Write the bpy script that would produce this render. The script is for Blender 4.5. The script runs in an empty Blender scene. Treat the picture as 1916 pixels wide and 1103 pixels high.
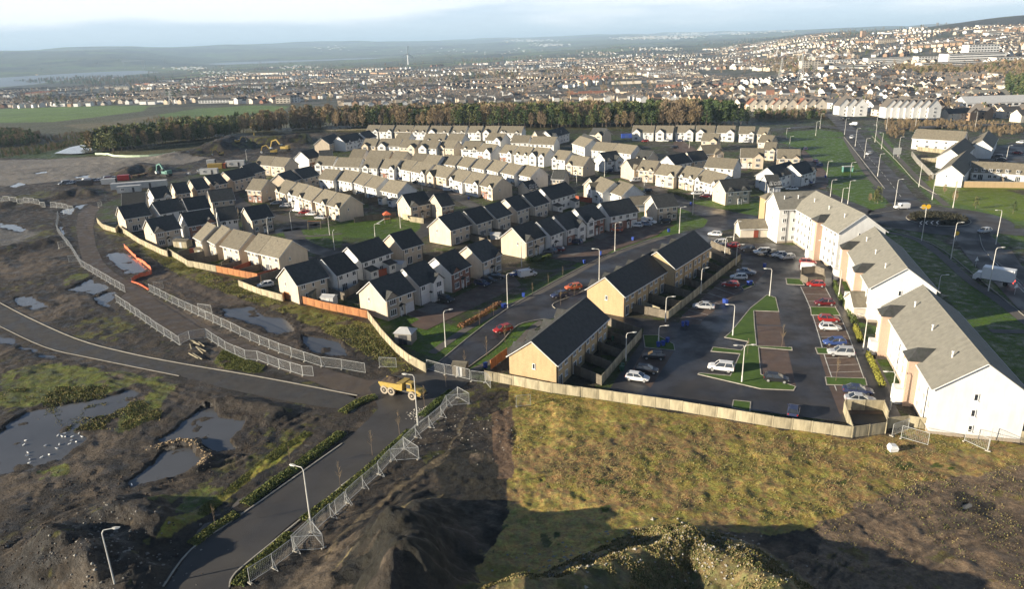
import bpy, bmesh, math, random
import numpy as np
from mathutils import Vector, Matrix
random.seed(7); np.random.seed(7)
S = bpy.context.scene
COL = S.collection

# ------------------------------------------------------------------ camera
H, FPX, W0, H0 = 55.0, 1370.0, 1916.0, 1103.0
CX, CY = W0/2, H0/2
PITCH = math.atan((CY-80.0)/FPX); ROLL = math.atan(0.03)
_R0 = Vector((1,0,0)); _U0 = Vector((0,math.sin(PITCH),math.cos(PITCH))); FW = Vector((0,math.cos(PITCH),-math.sin(PITCH)))
RT = _R0*math.cos(ROLL)-_U0*math.sin(ROLL); UP = _U0*math.cos(ROLL)+_R0*math.sin(ROLL)
cam_d = bpy.data.cameras.new("camera"); cam = bpy.data.objects.new("camera", cam_d); COL.objects.link(cam)
cam.matrix_world = Matrix(((RT.x,UP.x,-FW.x,0),(RT.y,UP.y,-FW.y,0),(RT.z,UP.z,-FW.z,H),(0,0,0,1)))
cam_d.sensor_fit = 'HORIZONTAL'; cam_d.sensor_width = 36.0; cam_d.lens = 36.0*FPX/W0
cam_d.clip_start = 0.5; cam_d.clip_end = 90000
S.camera = cam
# ------------------------------------------------------------------ light
SUN_EL = 14.0; SUN_AZ = -107.0          # azimuth clockwise from the view direction (+Y); light comes from there
sun_d = bpy.data.lights.new("sun", 'SUN'); sun = bpy.data.objects.new("sun", sun_d); COL.objects.link(sun)
sun_d.energy = 5.0; sun_d.angle = math.radians(0.6); sun_d.color = (1.0, 0.88, 0.69)
a, e = math.radians(SUN_AZ), math.radians(SUN_EL)
sdir = Vector((math.sin(a)*math.cos(e), math.cos(a)*math.cos(e), math.sin(e)))
sun.rotation_euler = sdir.to_track_quat('Z', 'Y').to_euler()
sun.location = sdir*300
wd = bpy.data.worlds.new("World"); S.world = wd; wd.use_nodes = True
N = wd.node_tree.nodes; LK = wd.node_tree.links; N.clear()
o = N.new('ShaderNodeOutputWorld'); bg = N.new('ShaderNodeBackground'); LK.new(bg.outputs[0], o.inputs[0])
sky = N.new('ShaderNodeTexSky'); sky.sky_type = 'NISHITA'; sky.sun_disc = False
sky.sun_elevation = e; sky.sun_rotation = a; sky.altitude = 150; sky.air_density = 0.6; sky.dust_density = 0.1; sky.ozone_density = 2.0
tc = N.new('ShaderNodeTexCoord'); mp = N.new('ShaderNodeMapping'); mp.inputs['Scale'].default_value = (1.0, 1.0, 9.0)
mp.inputs['Location'].default_value = (0.35, 0.2, 0.1)
nz = N.new('ShaderNodeTexNoise'); nz.inputs['Scale'].default_value = 2.6; nz.inputs['Detail'].default_value = 6; nz.inputs['Roughness'].default_value = 0.55
LK.new(tc.outputs['Generated'], mp.inputs[0]); LK.new(mp.outputs[0], nz.inputs['Vector'])
sx = N.new('ShaderNodeSeparateXYZ'); LK.new(tc.outputs['Generated'], sx.inputs[0])
# cloud deck: thin bank low down, whiter above
el = N.new('ShaderNodeMapRange'); el.inputs['From Min'].default_value = 0.012; el.inputs['From Max'].default_value = 0.045
el.inputs['To Min'].default_value = -0.10; el.inputs['To Max'].default_value = 0.24
LK.new(sx.outputs[2], el.inputs['Value'])
ad = N.new('ShaderNodeMath'); ad.operation = 'ADD'; LK.new(nz.outputs['Fac'], ad.inputs[0]); LK.new(el.outputs[0], ad.inputs[1])
cr = N.new('ShaderNodeMapRange'); cr.inputs['From Min'].default_value = 0.52; cr.inputs['From Max'].default_value = 0.74; cr.interpolation_type = 'SMOOTHSTEP'
LK.new(ad.outputs[0], cr.inputs['Value'])
zf = N.new('ShaderNodeMapRange'); zf.inputs['From Min'].default_value = 0.05; zf.inputs['From Max'].default_value = 0.30; zf.inputs['To Min'].default_value = 1.0; zf.inputs['To Max'].default_value = 0.0
LK.new(sx.outputs[2], zf.inputs['Value'])
mu = N.new('ShaderNodeMath'); mu.operation = 'MULTIPLY'; LK.new(cr.outputs[0], mu.inputs[0]); LK.new(zf.outputs[0], mu.inputs[1])
base = N.new('ShaderNodeMixRGB'); base.inputs[2].default_value = (7.6, 8.8, 10.2, 1)
bf_ = N.new('ShaderNodeMapRange'); bf_.inputs['From Min'].default_value = 0.05; bf_.inputs['From Max'].default_value = 0.31; bf_.inputs['To Min'].default_value = 0.72; bf_.inputs['To Max'].default_value = 0.0; bf_.interpolation_type = 'SMOOTHSTEP'
LK.new(sx.outputs[2], bf_.inputs['Value']); LK.new(bf_.outputs[0], base.inputs[0])
LK.new(sky.outputs[0], base.inputs[1])
mx = N.new('ShaderNodeMixRGB'); LK.new(mu.outputs[0], mx.inputs[0]); LK.new(base.outputs[0], mx.inputs[1]); mx.inputs[2].default_value = (10.4, 10.7, 11.0, 1)
LK.new(mx.outputs[0], bg.inputs[0]); bg.inputs[1].default_value = 0.05
S.view_settings.view_transform = 'Standard'; S.view_settings.look = 'None'; S.view_settings.gamma = 1; S.view_settings.use_curve_mapping = False
S.view_settings.exposure = 1.25
S.cycles.max_bounces = 5; S.cycles.diffuse_bounces = 2; S.cycles.glossy_bounces = 2; S.cycles.volume_bounces = 0; S.cycles.transmission_bounces = 2
S.cycles.use_fast_gi = False

# ------------------------------------------------------------------ noise and terrain
def vnoise(x, y, seed=0):
    xi = np.floor(x).astype(np.int64); yi = np.floor(y).astype(np.int64); xf = x-xi; yf = y-yi
    u = xf*xf*(3-2*xf); v = yf*yf*(3-2*yf)
    def hsh(i, j):
        n = (i*374761393 + j*668265263 + seed*974634777) & 0xffffffff
        n = ((n ^ (n >> 13))*1274126177) & 0xffffffff
        return ((n ^ (n >> 16)) & 0xffff)/65535.0
    return (hsh(xi,yi)*(1-u)+hsh(xi+1,yi)*u)*(1-v)+(hsh(xi,yi+1)*(1-u)+hsh(xi+1,yi+1)*u)*v
def fbm(x, y, oct=4, seed=0):
    s = 0; a = .5; t = 0
    for k in range(oct):
        s = s+a*vnoise(x*2**k, y*2**k, seed+k); t += a; a *= .5
    return s/t-.5
_colx = np.array([-900,0,235,470,958,1300,1600,1916,2500.])
_caz = np.arctan2(_colx-CX, FPX)
_dist = np.array([0,480,600,800,1000,1300,1700,2200,2900,3600,4500,5500,7000,8500,10500,13000,17000,22000,40000.])
_tab = np.array([
 [0,0,-4,-8,-14,-25,-34,-44,-54,-64,-68,-68,-20,30,110,150,120,60,0],
 [0,0,-4,-8,-14,-24,-34,-42,-50,-58,-68,-64,-25,45,118,150,90,40,0],
 [0,0,-4,-8,-14,-24,-32,-40,-47,-53,-57,-67,-54,35,115,150,110,60,0],
 [0,0,-5,-12,-18,-25,-30,-35,-38,-42,-48,-50,-58,-68,-20,90,165,120,0],
 [0,0,-5,-14,-20,-25,-28,-29,-30,-32,-35,-38,-44,-48,-35,20,90,185,60],
 [0,0,-5,-12,-18,-22,-22,-22,-20,-18,-12,-6,0,5,20,60,110,170,60],
 [0,0,-4,-8,-10,-6,6,22,42,56,60,58,60,60,60,80,110,150,60],
 [0,0,-4,-6,-5,0,20,45,72,104,100,80,70,60,60,70,100,120,60],
 [0,0,-4,-6,-2,8,32,60,95,130,140,120,100,80,60,60,80,100,60]], float)
def base_z(X, Y):
    az = np.arctan2(X, np.maximum(Y, 1e-3)); d = np.hypot(X, Y)
    ia = np.clip(np.searchsorted(_caz, az)-1, 0, len(_caz)-2); id_ = np.clip(np.searchsorted(_dist, d)-1, 0, len(_dist)-2)
    ta = np.clip((az-_caz[ia])/(_caz[ia+1]-_caz[ia]), 0, 1); td = np.clip((d-_dist[id_])/(_dist[id_+1]-_dist[id_]), 0, 1)
    ta = ta*ta*(3-2*ta)
    z = (_tab[ia,id_]*(1-td)+_tab[ia,id_+1]*td)*(1-ta)+(_tab[ia+1,id_]*(1-td)+_tab[ia+1,id_+1]*td)*ta
    w = np.clip((d-700)/3000, 0, 1)
    z = z+w*fbm(X/700., Y/700., 4, 5)*26*np.clip((d-1500)/4000, .15, 1.6)*np.clip((z+66)/22, .06, 1)
    z = z+np.clip((d-9000)/6000, 0, 1)*fbm(X/2600., Y/2600., 4, 15)*190
    return z
def ray(x, y):
    d = FW*FPX+RT*(x-CX)-UP*(y-CY); return d
def G(x, y, z=0.0):
    """photograph pixel -> world point on the plane at height z"""
    d = ray(x, y); t = (z-H)/d.z
    return (d.x*t, d.y*t)
GZ = {}
def ground_z(X, Y):
    """height of the built ground sheet (bilinear look-up)"""
    X = np.asarray(X, float); Y = np.asarray(Y, float)
    if not GZ: return base_z(X, Y)
    az = np.arctan2(X, Y); d = np.hypot(X, Y); A, R_, Z = GZ['a'], GZ['r'], GZ['z']
    i = np.clip(np.searchsorted(R_, d)-1, 0, len(R_)-2); j = np.clip(np.searchsorted(A, az)-1, 0, len(A)-2)
    u = np.clip((d-R_[i])/(R_[i+1]-R_[i]), 0, 1); v = np.clip((az-A[j])/(A[j+1]-A[j]), 0, 1)
    return (Z[i,j]*(1-v)+Z[i,j+1]*v)*(1-u)+(Z[i+1,j]*(1-v)+Z[i+1,j+1]*v)*u
def GT(x, y):
    """photograph pixel -> world point on the far terrain"""
    d = ray(x, y).normalized(); t = np.geomspace(60, 38000, 900)
    X = d.x*t; Y = d.y*t; Z = H+d.z*t
    T = ground_z(X, Y); k = np.nonzero(Z <= T)[0]
    if len(k) == 0: return None
    i = max(k[0], 1); a = Z[i-1]-T[i-1]; b = T[i]-Z[i]; u = a/(a+b+1e-9)
    return (X[i-1]+(X[i]-X[i-1])*u, Y[i-1]+(Y[i]-Y[i-1])*u, float(T[i-1]+(T[i]-T[i-1])*u))
def PX(X, Y, Z):
    """world -> photograph pixel (numpy)"""
    vx, vy, vz = X, Y, Z-H
    w = FW.x*vx+FW.y*vy+FW.z*vz
    return CX+FPX*(RT.x*vx+RT.y*vy+RT.z*vz)/w, CY-FPX*(UP.x*vx+UP.y*vy+UP.z*vz)/w
Z4 = lambda *p: [(x/2.981, 360+y/2.981) for x, y in p]
Z5 = lambda *p: [(640+x/2.981, 360+y/2.981) for x, y in p]
Z6 = lambda *p: [(1276+x/2.981, 360+y/2.981) for x, y in p]
Z1 = lambda *p: [(x/2.981, y/2.981) for x, y in p]
Z3 = lambda *p: [(1276+x/2.981, y/2.981) for x, y in p]
Z7 = lambda *p: [(x/2.958, 730+y/2.958) for x, y in p]
Z8 = lambda *p: [(640+x/2.958, 730+y/2.958) for x, y in p]
Z9 = lambda *p: [(1276+x/2.958, 730+y/2.958) for x, y in p]
TL = lambda ox, oy, *p: [(ox+x/6.387, oy+y/6.387) for x, y in p]
def GP(pts, z=0.0): return [G(x, y, z) for x, y in pts]
def inpoly(X, Y, poly):
    px = np.array([p[0] for p in poly]); py = np.array([p[1] for p in poly])
    r = np.zeros(X.shape, bool); m = (X > px.min()) & (X < px.max()) & (Y > py.min()) & (Y < py.max())
    x = X[m]; y = Y[m]; c = np.zeros(x.shape, bool); n = len(poly)
    for i in range(n):
        j = (i-1) % n
        if py[i] == py[j]: continue
        t = ((py[i] > y) != (py[j] > y)) & (x < (px[j]-px[i])*(y-py[i])/(py[j]-py[i])+px[i])
        c ^= t
    r[m] = c; return r
def dline(X, Y, line, maxd):
    """distance to a polyline and parameter along it, only within maxd"""
    D = np.full(X.shape, 1e9)
    for (ax, ay), (bx, by) in zip(line[:-1], line[1:]):
        m = (X > min(ax,bx)-maxd) & (X < max(ax,bx)+maxd) & (Y > min(ay,by)-maxd) & (Y < max(ay,by)+maxd)
        if not m.any(): continue
        x = X[m]; y = Y[m]; L2 = (bx-ax)**2+(by-ay)**2+1e-9
        t = np.clip(((x-ax)*(bx-ax)+(y-ay)*(by-ay))/L2, 0, 1)
        D[m] = np.minimum(D[m], np.hypot(x-ax-t*(bx-ax), y-ay-t*(by-ay)))
    return D

# ------------------------------------------------------------------ materials
def mat(name, col, rough=0.8, var=0.15, scale=2.0, bump=0.0, metal=0.0, spec=0.4, col2=None, detail=4, coords='Object', stretch=None, bscale=None):
    m = bpy.data.materials.new(name); m.use_nodes = True; nt = m.node_tree; b = nt.nodes['Principled BSDF']
    b.inputs['Roughness'].default_value = rough; b.inputs['Metallic'].default_value = metal; b.inputs['Specular IOR Level'].default_value = spec
    tcn = nt.nodes.new('ShaderNodeTexCoord'); n = nt.nodes.new('ShaderNodeTexNoise'); n.inputs['Scale'].default_value = scale; n.inputs['Detail'].default_value = detail
    src = tcn.outputs[coords]
    if stretch:
        mm = nt.nodes.new('ShaderNodeMapping'); mm.inputs['Scale'].default_value = stretch; nt.links.new(src, mm.inputs[0]); src = mm.outputs[0]
    nt.links.new(src, n.inputs['Vector'])
    mr = nt.nodes.new('ShaderNodeMapRange'); mr.inputs['From Min'].default_value = .3; mr.inputs['From Max'].default_value = .7; nt.links.new(n.outputs['Fac'], mr.inputs['Value'])
    mxn = nt.nodes.new('ShaderNodeMixRGB'); nt.links.new(mr.outputs[0], mxn.inputs[0])
    c2 = col2 if col2 else tuple(c*(1-var) for c in col)
    c1 = col if col2 else tuple(min(1, c*(1+var*.6)) for c in col)
    mxn.inputs[1].default_value = (*c1, 1); mxn.inputs[2].default_value = (*c2, 1)
    nt.links.new(mxn.outputs[0], b.inputs['Base Color'])
    if bump:
        bn = nt.nodes.new('ShaderNodeBump'); bn.inputs['Strength'].default_value = bump; bn.inputs['Distance'].default_value = .05
        n2 = nt.nodes.new('ShaderNodeTexNoise'); n2.inputs['Scale'].default_value = bscale or scale*6; n2.inputs['Detail'].default_value = 3
        nt.links.new(src, n2.inputs['Vector']); nt.links.new(n2.outputs['Fac'], bn.inputs['Height']); nt.links.new(bn.outputs[0], b.inputs['Normal'])
    return m
def band(m, amount=0.25, scale=8.0, axis='Z', bump=.4):
    """adds fine courses (boards, tiles) across a material"""
    nt = m.node_tree; b = nt.nodes['Principled BSDF']; lk = b.inputs['Base Color'].links[0]; src = lk.from_socket
    w = nt.nodes.new('ShaderNodeTexWave'); w.bands_direction = axis; w.inputs['Scale'].default_value = scale; w.inputs['Distortion'].default_value = .3
    t = nt.nodes.new('ShaderNodeTexCoord'); nt.links.new(t.outputs['Object'], w.inputs['Vector'])
    mr = nt.nodes.new('ShaderNodeMapRange'); mr.inputs['To Min'].default_value = 1-amount; mr.inputs['To Max'].default_value = 1; nt.links.new(w.outputs['Fac'], mr.inputs['Value'])
    mm = nt.nodes.new('ShaderNodeMixRGB'); mm.blend_type = 'MULTIPLY'; mm.inputs[0].default_value = 1
    nt.links.new(src, mm.inputs[1]); nt.links.new(mr.outputs[0], mm.inputs[2]); nt.links.new(mm.outputs[0], b.inputs['Base Color'])
    return m
M = {}
M['cream'] = mat('cream_render', (.60,.50,.38), .9, .07, .6)
M['cream2'] = mat('pale_cream_render', (.64,.57,.47), .9, .07, .6)
M['white'] = mat('white_render', (.72,.71,.68), .9, .06, .6)
M['brick'] = mat('red_brick', (.27,.14,.10), .9, .3, 9.0, .3)
M['buff'] = mat('buff_brick', (.47,.34,.19), .9, .16, 7.0, .3)
M['buff2'] = mat('brown_brick', (.36,.24,.16), .9, .2, 7.0, .3)
M['stone'] = mat('reconstituted_stone', (.38,.32,.25), .9, .2, 6.0, .3)
M['roof'] = band(mat('concrete_roof_tile', (.235,.205,.150), .82, .22, 1.6, .5, col2=(.175,.155,.115)), .25, 3.2, 'Z')  # estate tile in its sunlit tan; a second copy carries the shade tone
M['rooff'] = band(mat('grey_flat_block_tile', (.285,.270,.225), .82, .22, 1.2, .5, col2=(.225,.215,.18)), .22, 3.2, 'Z')
M['roof_shade'] = band(mat('shaded_roof_tile', (.074,.072,.073), .74, .22, 1.6, .5, col2=(.050,.055,.048)), .25, 3.2, 'Z')  # same estate tile, with the shade of slopes turned from the sun in its colour
M['upvc'] = mat('white_plastic', (.74,.74,.73), .5, .04, 3)
M['glass'] = mat('window_glass', (.025,.03,.038), .08, .5, .35, spec=.8)
M['gdoor'] = band(mat('white_garage_door', (.62,.62,.62), .5, .04, 3), .18, 5, 'Z')
M['door'] = mat('painted_door', (.62,.62,.60), .5, .1, 3)
M['gut'] = mat('dark_gutter', (.05,.05,.055), .5, .1, 3)
M['fc'] = band(mat('pale_fence_timber', (.46,.40,.27), .9, .28, 1.4, .3, stretch=(1,1,.3)), .22, 5.5, 'X')
M['fo'] = band(mat('orange_fence_timber', (.42,.18,.07), .9, .25, 1.4, .3, stretch=(1,1,.3)), .22, 5.5, 'X')
M['fr'] = band(mat('red_fence_timber', (.36,.10,.055), .9, .2, 1.4, .3), .22, 5.5, 'X')
M['fd'] = band(mat('weathered_fence_timber', (.20,.17,.13), .9, .25, 1.4, .3), .22, 5.5, 'X')
M['steel'] = mat('galvanised_steel', (.46,.47,.46), .5, .15, 2, metal=.25)
M['pole'] = mat('pale_lamp_column', (.62,.60,.54), .55, .12, 1.5)
M['lens'] = mat('lamp_lens', (.75,.75,.72), .3, .1, 2)
M['kerb'] = mat('concrete_kerb', (.42,.39,.33), .9, .2, .8)
M['conc'] = mat('plain_concrete', (.25,.235,.205), .9, .2, .8, .2)
M['asph'] = mat('wet_asphalt', (.052,.048,.047), .48, .4, .22, .35, col2=(.022,.022,.025), detail=8, bscale=9)
M['asph2'] = mat('worn_asphalt', (.070,.064,.058), .62, .3, .22, .35, col2=(.050,.046,.043), detail=8, bscale=9)
M['path'] = mat('footway_asphalt', (.13,.115,.098), .72, .25, .3, .3, detail=7)
M['bays'] = mat('brown_block_paving', (.135,.090,.068), .8, .25, .5, .4, col2=(.095,.068,.054), detail=8, bscale=14)
M['drive'] = mat('grey_block_paving', (.17,.15,.13), .8, .25, .5, .4, detail=8, bscale=14)
M['paint'] = mat('road_paint', (.60,.59,.54), .8, .25, 1.2)
M['haul'] = mat('compacted_haul_road', (.105,.080,.058), .78, .3, .35, .6, col2=(.070,.055,.044), detail=9, bscale=6)
M['newroad'] = mat('stone_base_road', (.068,.062,.055), .82, .3, .5, .6, col2=(.045,.042,.039), detail=9, bscale=8)
M['lawn'] = mat('lawn_grass', (.075,.135,.016), .95, .3, .35, .8, col2=(.040,.088,.010), detail=9, bscale=8)
M['lawnd'] = mat('rough_lawn_grass', (.12,.115,.035), .95, .3, .35, .8, col2=(.06,.085,.02), detail=9, bscale=8)
M['water'] = mat('still_water', (.105,.105,.105), .16, .3, .05, .10, spec=.6, bscale=1.1)
M['hedge'] = mat('hedge_leaves', (.060,.095,.022), .9, .4, 2.2, 1, col2=(.10,.12,.03), detail=8)
M['hedgey'] = mat('dry_verge_growth', (.22,.21,.055), .95, .4, 2.2, 1, col2=(.13,.14,.04), detail=8)
M['soil'] = mat('turned_soil', (.075,.052,.036), .95, .4, 1.2, 1, col2=(.040,.030,.022), detail=10)
M['trunk'] = mat('bark', (.16,.12,.09), .95, .3, 3, .3)
M['birch'] = mat('bare_twigs', (.235,.178,.112), .95, .35, 1.0, col2=(.175,.128,.08))
M['tan'] = mat('larch_twigs', (.320,.240,.135), .95, .35, 1.0, col2=(.24,.175,.095))
M['pine'] = mat('pine_needles', (.075,.105,.032), .9, .35, 1.0, col2=(.045,.075,.024))
M['pine2'] = mat('olive_foliage', (.145,.150,.052), .9, .35, 1.0, col2=(.09,.105,.036))
M['tyre'] = mat('rubber', (.02,.02,.02), .85, .2, 3)
M['hub'] = mat('alloy_wheel', (.50,.50,.50), .4, .1, 5, metal=.5)
M['yellow'] = mat('yellow_machine_paint', (.40,.28,.07), .5, .15, 2)
M['orange'] = mat('orange_plastic', (.65,.15,.04), .6, .15, 2)
M['teal'] = mat('green_machine_paint', (.10,.24,.20), .5, .15, 2)
M['binb'] = mat('blue_bin_plastic', (.03,.07,.33), .5, .1, 3)
M['bing'] = mat('green_bin_plastic', (.03,.11,.06), .5, .1, 3)
M['red'] = mat('red_paint', (.35,.02,.02), .35, .1, 3, spec=.6)
M['cabin'] = mat('grey_cabin_steel', (.48,.48,.47), .6, .12, 1)
M['bird'] = mat('white_feathers', (.8,.8,.78), .8, .05, 3)
for n, c in dict(silver=(.46,.47,.48), white=(.74,.74,.73), black=(.022,.022,.026), red=(.33,.022,.02), maroon=(.12,.012,.018), blue=(.05,.09,.27), grey=(.15,.16,.18), lblue=(.22,.27,.36), orange=(.55,.12,.04), dblue=(.03,.04,.09)).items():
    M['car_'+n] = mat(n+'_car_paint', c, .28, .04, 1, spec=.7)
def lit(name, col, s):
    m = bpy.data.materials.new(name); m.use_nodes = True; b = m.node_tree.nodes['Principled BSDF']
    b.inputs['Base Color'].default_value = (*col, 1); b.inputs['Emission Color'].default_value = (*col, 1); b.inputs['Emission Strength'].default_value = s
    return m
M['headl'] = mat('headlamp_glass', (.75,.75,.72), .15, .05, 3); M['taill'] = mat('tail_lamp_plastic', (.4,.02,.02), .3, .05, 3)
M['brakel'] = lit('lit_brake_lamp', (.9,.05,.02), 3.0)

def wet(m, lo, hi, sc=.12):
    nt = m.node_tree; b = nt.nodes['Principled BSDF']; t = nt.nodes.new('ShaderNodeTexCoord'); n = nt.nodes.new('ShaderNodeTexNoise'); n.inputs['Scale'].default_value = sc; n.inputs['Detail'].default_value = 7; n.inputs['Roughness'].default_value = .6
    mr = nt.nodes.new('ShaderNodeMapRange'); mr.inputs['From Min'].default_value = .4; mr.inputs['From Max'].default_value = .6; mr.inputs['To Min'].default_value = lo; mr.inputs['To Max'].default_value = hi
    nt.links.new(t.outputs['Object'], n.inputs['Vector']); nt.links.new(n.outputs['Fac'], mr.inputs['Value']); nt.links.new(mr.outputs[0], b.inputs['Roughness'])
def vary(m, a):
    nt = m.node_tree; b = nt.nodes['Principled BSDF']; src = b.inputs['Base Color'].links[0].from_socket; oi = nt.nodes.new('ShaderNodeObjectInfo'); mr = nt.nodes.new('ShaderNodeMapRange'); mr.inputs['To Min'].default_value = 1-a; mr.inputs['To Max'].default_value = 1+a*.6
    mm = nt.nodes.new('ShaderNodeMixRGB'); mm.blend_type = 'MULTIPLY'; mm.inputs[0].default_value = 1; nt.links.new(oi.outputs['Random'], mr.inputs['Value']); nt.links.new(src, mm.inputs[1]); nt.links.new(mr.outputs[0], mm.inputs[2])
    # weather stains running down the surface
    t = nt.nodes.new('ShaderNodeTexCoord'); mp_ = nt.nodes.new('ShaderNodeMapping'); mp_.inputs['Scale'].default_value = (1.1, 1.1, .22); n = nt.nodes.new('ShaderNodeTexNoise'); n.inputs['Scale'].default_value = 1.3; n.inputs['Detail'].default_value = 6
    nt.links.new(t.outputs['Object'], mp_.inputs[0]); nt.links.new(mp_.outputs[0], n.inputs['Vector']); m2 = nt.nodes.new('ShaderNodeMapRange'); m2.inputs['From Min'].default_value = .42; m2.inputs['From Max'].default_value = .68; m2.inputs['To Min'].default_value = 1; m2.inputs['To Max'].default_value = 1-a*1.1
    nt.links.new(n.outputs['Fac'], m2.inputs['Value']); m3 = nt.nodes.new('ShaderNodeMixRGB'); m3.blend_type = 'MULTIPLY'; m3.inputs[0].default_value = 1; nt.links.new(mm.outputs[0], m3.inputs[1]); nt.links.new(m2.outputs[0], m3.inputs[2]); nt.links.new(m3.outputs[0], b.inputs['Base Color'])
for k, a in (('cream',.12),('cream2',.12),('white',.09),('roof',.20),('roof_shade',.28),('rooff',.12),('fc',.22),('fo',.16),('fd',.2),('buff',.12),('brick',.15),('kerb',.15)): vary(M[k], a)
wet(M['asph'], .28, .7); wet(M['asph2'], .45, .8); wet(M['bays'], .5, .9, .3); wet(M['haul'], .45, .95, .4); wet(M['newroad'], .5, .95, .3)

# ------------------------------------------------------------------ mesh helpers
class MB:
    def __init__(s): s.v = []; s.f = []; s.m = []
    def add(s, vs, fs, mi=0):
        b = len(s.v); s.v += [tuple(v) for v in vs]; s.f += [tuple(b+i for i in f) for f in fs]; s.m += [mi]*len(fs); return s
    def box(s, x, y, z, sx, sy, sz, mi=0, rz=0, taper=1.0):
        """x,y centre, z bottom"""
        c, n = math.cos(rz), math.sin(rz); vs = []
        for k, t in ((0, 1.0), (1, taper)):
            for ux, uy in ((-1,-1),(1,-1),(1,1),(-1,1)):
                px, py = ux*sx/2*t, uy*sy/2*t; vs.append((x+px*c-py*n, y+px*n+py*c, z+k*sz))
        return s.add(vs, [(3,2,1,0),(4,5,6,7),(0,1,5,4),(1,2,6,5),(2,3,7,6),(3,0,4,7)], mi)
    def beam(s, a, b, w, mi=0, w2=None):
        a = Vector(a); b = Vector(b); d = (b-a).normalized(); u = d.cross(Vector((0,0,1)))
        if u.length < 1e-3: u = Vector((1,0,0))
        u.normalize(); v = d.cross(u); w2 = w if w2 is None else w2; vs = []
        for p, r in ((a, w/2), (b, w2/2)):
            for i, j in ((-1,-1),(1,-1),(1,1),(-1,1)): vs.append(p+u*i*r+v*j*r)
        return s.add(vs, [(3,2,1,0),(4,5,6,7),(0,1,5,4),(1,2,6,5),(2,3,7,6),(3,0,4,7)], mi)
    def cyl(s, a, b, r, n=10, mi=0, r2=None, cap=True):
        a = Vector(a); b = Vector(b); d = (b-a).normalized(); u = d.cross(Vector((0,0,1)))
        if u.length < 1e-3: u = Vector((1,0,0))
        u.normalize(); v = d.cross(u); r2 = r if r2 is None else r2; vs = []
        for p, q in ((a, r), (b, r2)):
            for i in range(n): t = 2*math.pi*i/n; vs.append(p+u*math.cos(t)*q+v*math.sin(t)*q)
        fs = [(i, (i+1) % n, n+(i+1) % n, n+i) for i in range(n)]
        if cap: fs += [tuple(range(n-1, -1, -1)), tuple(range(n, 2*n))]
        return s.add(vs, fs, mi)
    def prism(s, prof, x0, x1, mi=0, axis='x'):
        """profile of (y,z) extruded along x (or (x,z) along y)"""
        n = len(prof)
        vs = [((x0, a, b) if axis == 'x' else (a, x0, b)) for a, b in prof]+[((x1, a, b) if axis == 'x' else (a, x1, b)) for a, b in prof]
        return s.add(vs, [tuple(range(n-1,-1,-1)), tuple(range(n, 2*n))]+[(i, (i+1) % n, n+(i+1) % n, n+i) for i in range(n)], mi)
    def loft(s, rings, mi=0, cap=True):
        n = len(rings[0]); vs = [p for r in rings for p in r]; fs = []
        for k in range(len(rings)-1):
            for i in range(n): fs.append((k*n+i, k*n+(i+1) % n, (k+1)*n+(i+1) % n, (k+1)*n+i))
        if cap: fs += [tuple(range(n-1,-1,-1)), tuple(range((len(rings)-1)*n, len(rings)*n))]
        return s.add(vs, fs, mi)
    def mesh(s, name, mats, smooth=False):
        me = bpy.data.meshes.new(name); me.from_pydata(s.v, [], s.f)
        for m in mats: me.materials.append(m)
        if len(mats) > 1: me.polygons.foreach_set('material_index', s.m)
        if smooth: me.polygons.foreach_set('use_smooth', [True]*len(s.f))
        me.update(); 
        bm = bmesh.new(); bm.from_mesh(me); bmesh.ops.recalc_face_normals(bm, faces=bm.faces); bm.to_mesh(me); bm.free()
        return me
    def build(s, name, mats, parent=None, loc=(0,0,0), rz=0, smooth=False):
        return obj(name, s.mesh(name, mats if isinstance(mats, (list, tuple)) else [mats], smooth), parent, loc, rz)
def obj(name, me, parent=None, loc=(0,0,0), rz=0):
    o = bpy.data.objects.new(name, me); COL.objects.link(o); o.location = loc; o.rotation_euler = (0,0,rz)
    if parent: o.parent = parent
    return o
def tag(o, label=None, cat=None, group=None, kind=None):
    if label: o['label'] = label
    if cat: o['category'] = cat
    if group: o['group'] = group
    if kind: o['kind'] = kind
    return o
def thing(name, label, cat, loc=(0,0,0), rz=0, group=None):
    return tag(obj(name, None, None, loc, rz), label, cat, group)
def copy_tree(o, parent=None):
    c = o.copy(); COL.objects.link(c); c.parent = parent
    for ch in KIDS(o): copy_tree(ch, c)
    return c
def KIDS(o): return [c for c in bpy.data.objects if c.parent == o]
_kc = {}
def dup(root, loc, rz=0, label=None, group=None, swap=None):
    """copy a thing with its parts; swap: {part material name: new material}"""
    if root.name not in _kc:
        _kc[root.name] = [(c, KIDS(c)) for c in KIDS(root)]
    r = root.copy(); COL.objects.link(r); r.location = loc; r.rotation_euler = (0,0,rz)
    if label: r['label'] = label
    if group: r['group'] = group
    for ch, gs in _kc[root.name]:
        c = ch.copy(); COL.objects.link(c); c.parent = r
        if swap and ch.data.name in swap: c.data = swap[ch.data.name]
        for g in gs:
            d = g.copy(); COL.objects.link(d); d.parent = c
    return r
def sheet(name, pts, z, m, kind='structure', parent=None):
    """flat polygon sheet (may be concave)"""
    bm = bmesh.new(); vs = [bm.verts.new((x, y, z)) for x, y in pts]; f = bm.faces.new(vs); bm.normal_update()
    if f.normal.z < 0: f.normal_flip()
    bmesh.ops.triangulate(bm, faces=bm.faces[:])
    me = bpy.data.meshes.new(name); bm.to_mesh(me); bm.free(); me.materials.append(m)
    o = obj(name, me, parent)
    if kind and parent is None: o['kind'] = kind
    return o
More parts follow.
